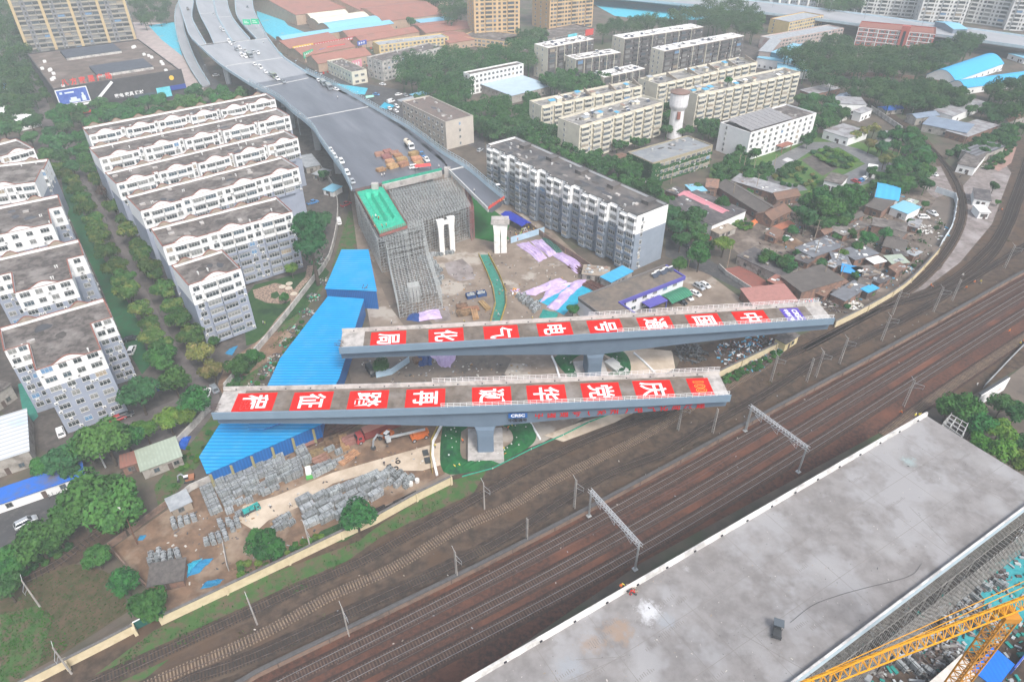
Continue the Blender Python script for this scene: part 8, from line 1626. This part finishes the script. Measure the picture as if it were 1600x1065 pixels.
def weeds(name,label,cat,polys,n,m,s=(.15,.4),lean=.5):
 mb=MB();tot=[]
 for P in polys:
  Q=[at(x,y)for x,y in P];Q=[(q.x,q.y)for q in Q];A=abs(sum(Q[i][0]*Q[i-1][1]-Q[i-1][0]*Q[i][1]for i in range(len(Q))))/2;tot.append((Q,A))
 S_=sum(a for _,a in tot)
 for Q,A in tot:
  x0,x1=min(q[0]for q in Q),max(q[0]for q in Q);y0,y1=min(q[1]for q in Q),max(q[1]for q in Q);k=int(n*A/S_);c=[(rnd.uniform(x0,x1),rnd.uniform(y0,y1))for _ in range(max(4,k//60))]
  while k>0:
   if rnd.random()<.7:cx,cy=rnd.choice(c);x=rnd.gauss(cx,1.0);y=rnd.gauss(cy,1.0)
   else:x=rnd.uniform(x0,x1);y=rnd.uniform(y0,y1)
   k-=1
   if not inpoly(x,y,Q):continue
   h=rnd.uniform(*s);a=rnd.uniform(0,6.28);d=Vector((cos(a),sin(a),0));w=Vector((-d.y,d.x,0))*h*.45;p=Vector((x,y,.05));u=d*h*lean+Vector((0,0,h))
   mb.poly([p-w,p+w,p+w*.7+u,p-w*.7+u])
 o=mb.build(name,m,None);o['kind']='stuff';tag(o,label,cat);return o
gw=mat('weed_green',(.03,.0975,.0225),(.0525,.1125,.03),.7,c3=(.0225,.0675,.0188),s3=.3,spec=.1);gd=mat('dry_weed',(.0975,.0975,.045),(.0675,.075,.0338),.7,spec=.1)
weeds('weeds','green weeds along the railway verge below the cream walls','weeds',[[(240,985),(400,905),(560,845),(640,800),(705,755),(745,770),(600,835),(480,920),(300,1000),(220,1060),(150,1065)],[(480,855),(540,845),(590,810),(500,830)],[(360,890),(440,870),(430,880),(370,905)]],5200,gw)
weeds('weeds','green weeds along the foot of the weathered estate wall','weeds',[[(340,690),(420,555),(490,470),(560,380),(545,330),(515,430),(450,500),(380,585),(300,690),(240,760),(250,800)]],3000,gw)
weeds('weeds','thin dry weeds between the sidings','weeds',[[(250,1050),(600,870),(800,780),(1100,625),(1300,540),(1420,480),(1400,510),(1200,635),(800,850),(330,1085)],[(1130,680),(1280,605),(1340,560),(1200,630)],[(1420,470),(1500,420),(1560,360),(1590,380),(1500,440)]],4200,gd,(.12,.3))
weeds('weeds','green weeds in the trackside belts at the right','weeds',[[(1130,580),(1180,562),(1220,540),(1230,545),(1175,585),(1135,595)],[(1310,505),(1420,448),(1425,455),(1330,512)],[(1500,250),(1580,215),(1580,240),(1550,265),(1510,262)]],1800,gw)
weeds('grass','bright green grass at the lower left corner','grass',[[(0,965),(60,945),(85,965),(60,1035),(20,1075),(0,1075)],[(60,1000),(100,985),(130,1000),(70,1030)]],1500,mat('grass_blade',(.042,.133,.0175),(.028,.105,.0175),.6,spec=.1),(.15,.35))
mb=MB();a,b_,c_=at(60,1010),at(190,915),at(60,905);u=(b_-a).normalized();v=Vector((-u.y,u.x,0));Q=[at(*p)for p in((0,965),(55,905),(115,882),(160,893),(190,910),(198,955),(100,1018),(20,1062),(0,1068))];Q=[(q.x,q.y)for q in Q]
for i in range(-60,80):
 for j in range(-10,110):
  p=a+v*(i*.75+rnd.uniform(-.1,.1))*1.0+u*(j*.45-10+rnd.uniform(-.15,.15))
  if inpoly(p.x,p.y,Q)and rnd.random()<.8:
   h=rnd.uniform(.18,.38);an=rnd.uniform(0,6.28);w=Vector((cos(an),sin(an),0))*h*.6;mb.poly([p-w+Vector((0,0,.05)),p+w+Vector((0,0,.05)),p+w*.6+Vector((.1,.1,h)),p-w*.6+Vector((.1,.1,h))])
o=mb.build('crop_plants',mat('crop_leaf',(.0375,.09,.0263),(.0525,.0975,.0338),1,spec=.1));tag(o,'rows of low green crop plants on the brown field','crop');o['kind']='stuff'
def litter(label,polys,n,mats,s=(.1,.5),z=.06,name='litter',cat='litter'):
 mb=MB()
 for P in polys:
  Q=[at(x,y)for x,y in P];Q=[(q.x,q.y)for q in Q];x0,x1=min(q[0]for q in Q),max(q[0]for q in Q);y0,y1=min(q[1]for q in Q),max(q[1]for q in Q);k=n//len(polys)
  while k>0:
   x,y=rnd.uniform(x0,x1),rnd.uniform(y0,y1);k-=1
   if inpoly(x,y,Q):w=rnd.uniform(*s);M=Matrix.Translation((x,y,z))@Matrix.Rotation(rnd.uniform(0,pi),4,'Z');mb.box(-w/2,w/2,-w*rnd.uniform(.1,.45),w*rnd.uniform(.1,.4),0,w*rnd.uniform(.1,.4),rnd.randrange(len(mats)),M)
 o=mb.build(name,mats);o['kind']='stuff';tag(o,label,cat)
litter('scattered small debris on the railway land',[[(250,1050),(800,780),(1300,540),(1560,400),(1600,430),(1200,735),(800,960),(560,1065)]],900,[pal,brown,roofs[1],tan],(.12,.45))
litter('scattered scraps on the site yard',[[(600,480),(760,400),(850,400),(960,470),(900,500),(780,500)],[(540,560),(640,560),(860,570),(700,640)],[(240,860),(330,760),(500,690),(680,660),(690,735),(560,800),(300,930)]],1500,[pal,brown,roofs[1],wood,metal_d],(.15,.7))
grove('tree among the shanties','trees among the shanties',['broad','dark'],[(1200,325),(1240,320),(1290,345),(1340,350),(1350,385),(1300,400),(1280,440),(1230,470),(1200,380)],8,maxn=14,fact=2.2)
grove('shrub among the shanties','shrubs among the shanties',['s_broad','s_light','s_dark'],[(1190,300),(1420,300),(1480,355),(1440,415),(1320,485),(1200,440)],4.5,maxn=50,fact=2)
grove('tree between the houses beside the workshop','trees beside the white workshop',['dark','broad'],[(1030,300),(1045,310),(1085,360),(1120,385),(1105,400),(1060,380),(1035,340)],11,maxn=9)
weeds('weeds','weeds and rough grass between the shanties and the row houses','weeds',[[(1190,300),(1420,290),(1480,355),(1440,415),(1320,485),(1200,440)],[(1060,300),(1150,270),(1230,310),(1190,350),(1100,340)]],3500,gw,(.25,.6))
litter('junk strewn between the shanties',[[(1190,300),(1420,300),(1490,360),(1440,420),(1320,490),(1180,440)]],900,[pal,roofs[0],brown,white,rust,felt],(.2,1.2),.1)
litter('scraps strewn round the crane yard',[[(1250,1070),(1400,965),(1640,800),(1640,1090)]],1500,[steel,brown,roofs[1],MATS['teal_tarp'],rust],(.3,1.6),.1)
litter('rooftop odds and ends between the market sheds',[[(440,95),(560,60),(700,50),(740,75),(600,100),(480,125)]],300,[pal,white,roofs[0],redp],(.4,1.6),.1)
mb=MB()
for _ in range(900):
 x=rnd.uniform(720,1600);y=rnd.uniform(650,1065);p=at(x,y,ZC);l=Tin@p
 if 1<l.x<Ld-1 and-Wc+1<l.y<-1:w=rnd.uniform(.03,.11)*(2 if rnd.random()<.06 else 1);M=Matrix.Translation(p)@Matrix.Rotation(rnd.uniform(0,pi),4,'Z');mb.box(-w,w,-w*rnd.uniform(.2,.7),w*.4,0,w*.3,rnd.randrange(3),M)
o=mb.build('litter',[metal_d,tan,pal]);o['kind']='stuff';tag(o,'specks of debris strewn over the bare concrete deck','litter')
for pts,lab in(([(1235,972),(1270,945),(1310,930),(1345,920),(1420,900),(1440,880)],'black hose winding across the bare deck towards its outer parapet'),([(872,975),(905,962),(930,945),(925,930)],'black hose near the inner parapet of the bare deck')):
 P=smooth([at(*q_,ZC)for q_ in pts],.8);mb=MB()
 for a,b in zip(P,P[1:]):mb.bar(a-P[0]+Vector((0,0,.06)),b-P[0]+Vector((0,0,.06)),.05)
 tag(mb.build('hose',metal_d,None,P[0]),lab,'hose')
# ---------------------------------------------------------------- haze
hm=bpy.data.materials.new('haze_air');hm.use_nodes=True;N=hm.node_tree.nodes;N.remove(N['Principled BSDF']);pv=N.new('ShaderNodeVolumePrincipled');pv.inputs['Color'].default_value=(.86,.95,1,1);pv.inputs['Density'].default_value=HAZE;pv.inputs['Anisotropy'].default_value=-.25
hm.node_tree.links.new(pv.outputs[0],N['Material Output'].inputs['Volume'])
mb=MB();mb.box(-1600,1600,-400,2300,-4,129);o=mb.build('haze',hm);o['kind']='stuff';o['label']='pale bluish haze over the whole city';o['category']='haze'
S.cycles.volume_bounces=1;S.cycles.max_bounces=6;S.cycles.diffuse_bounces=2
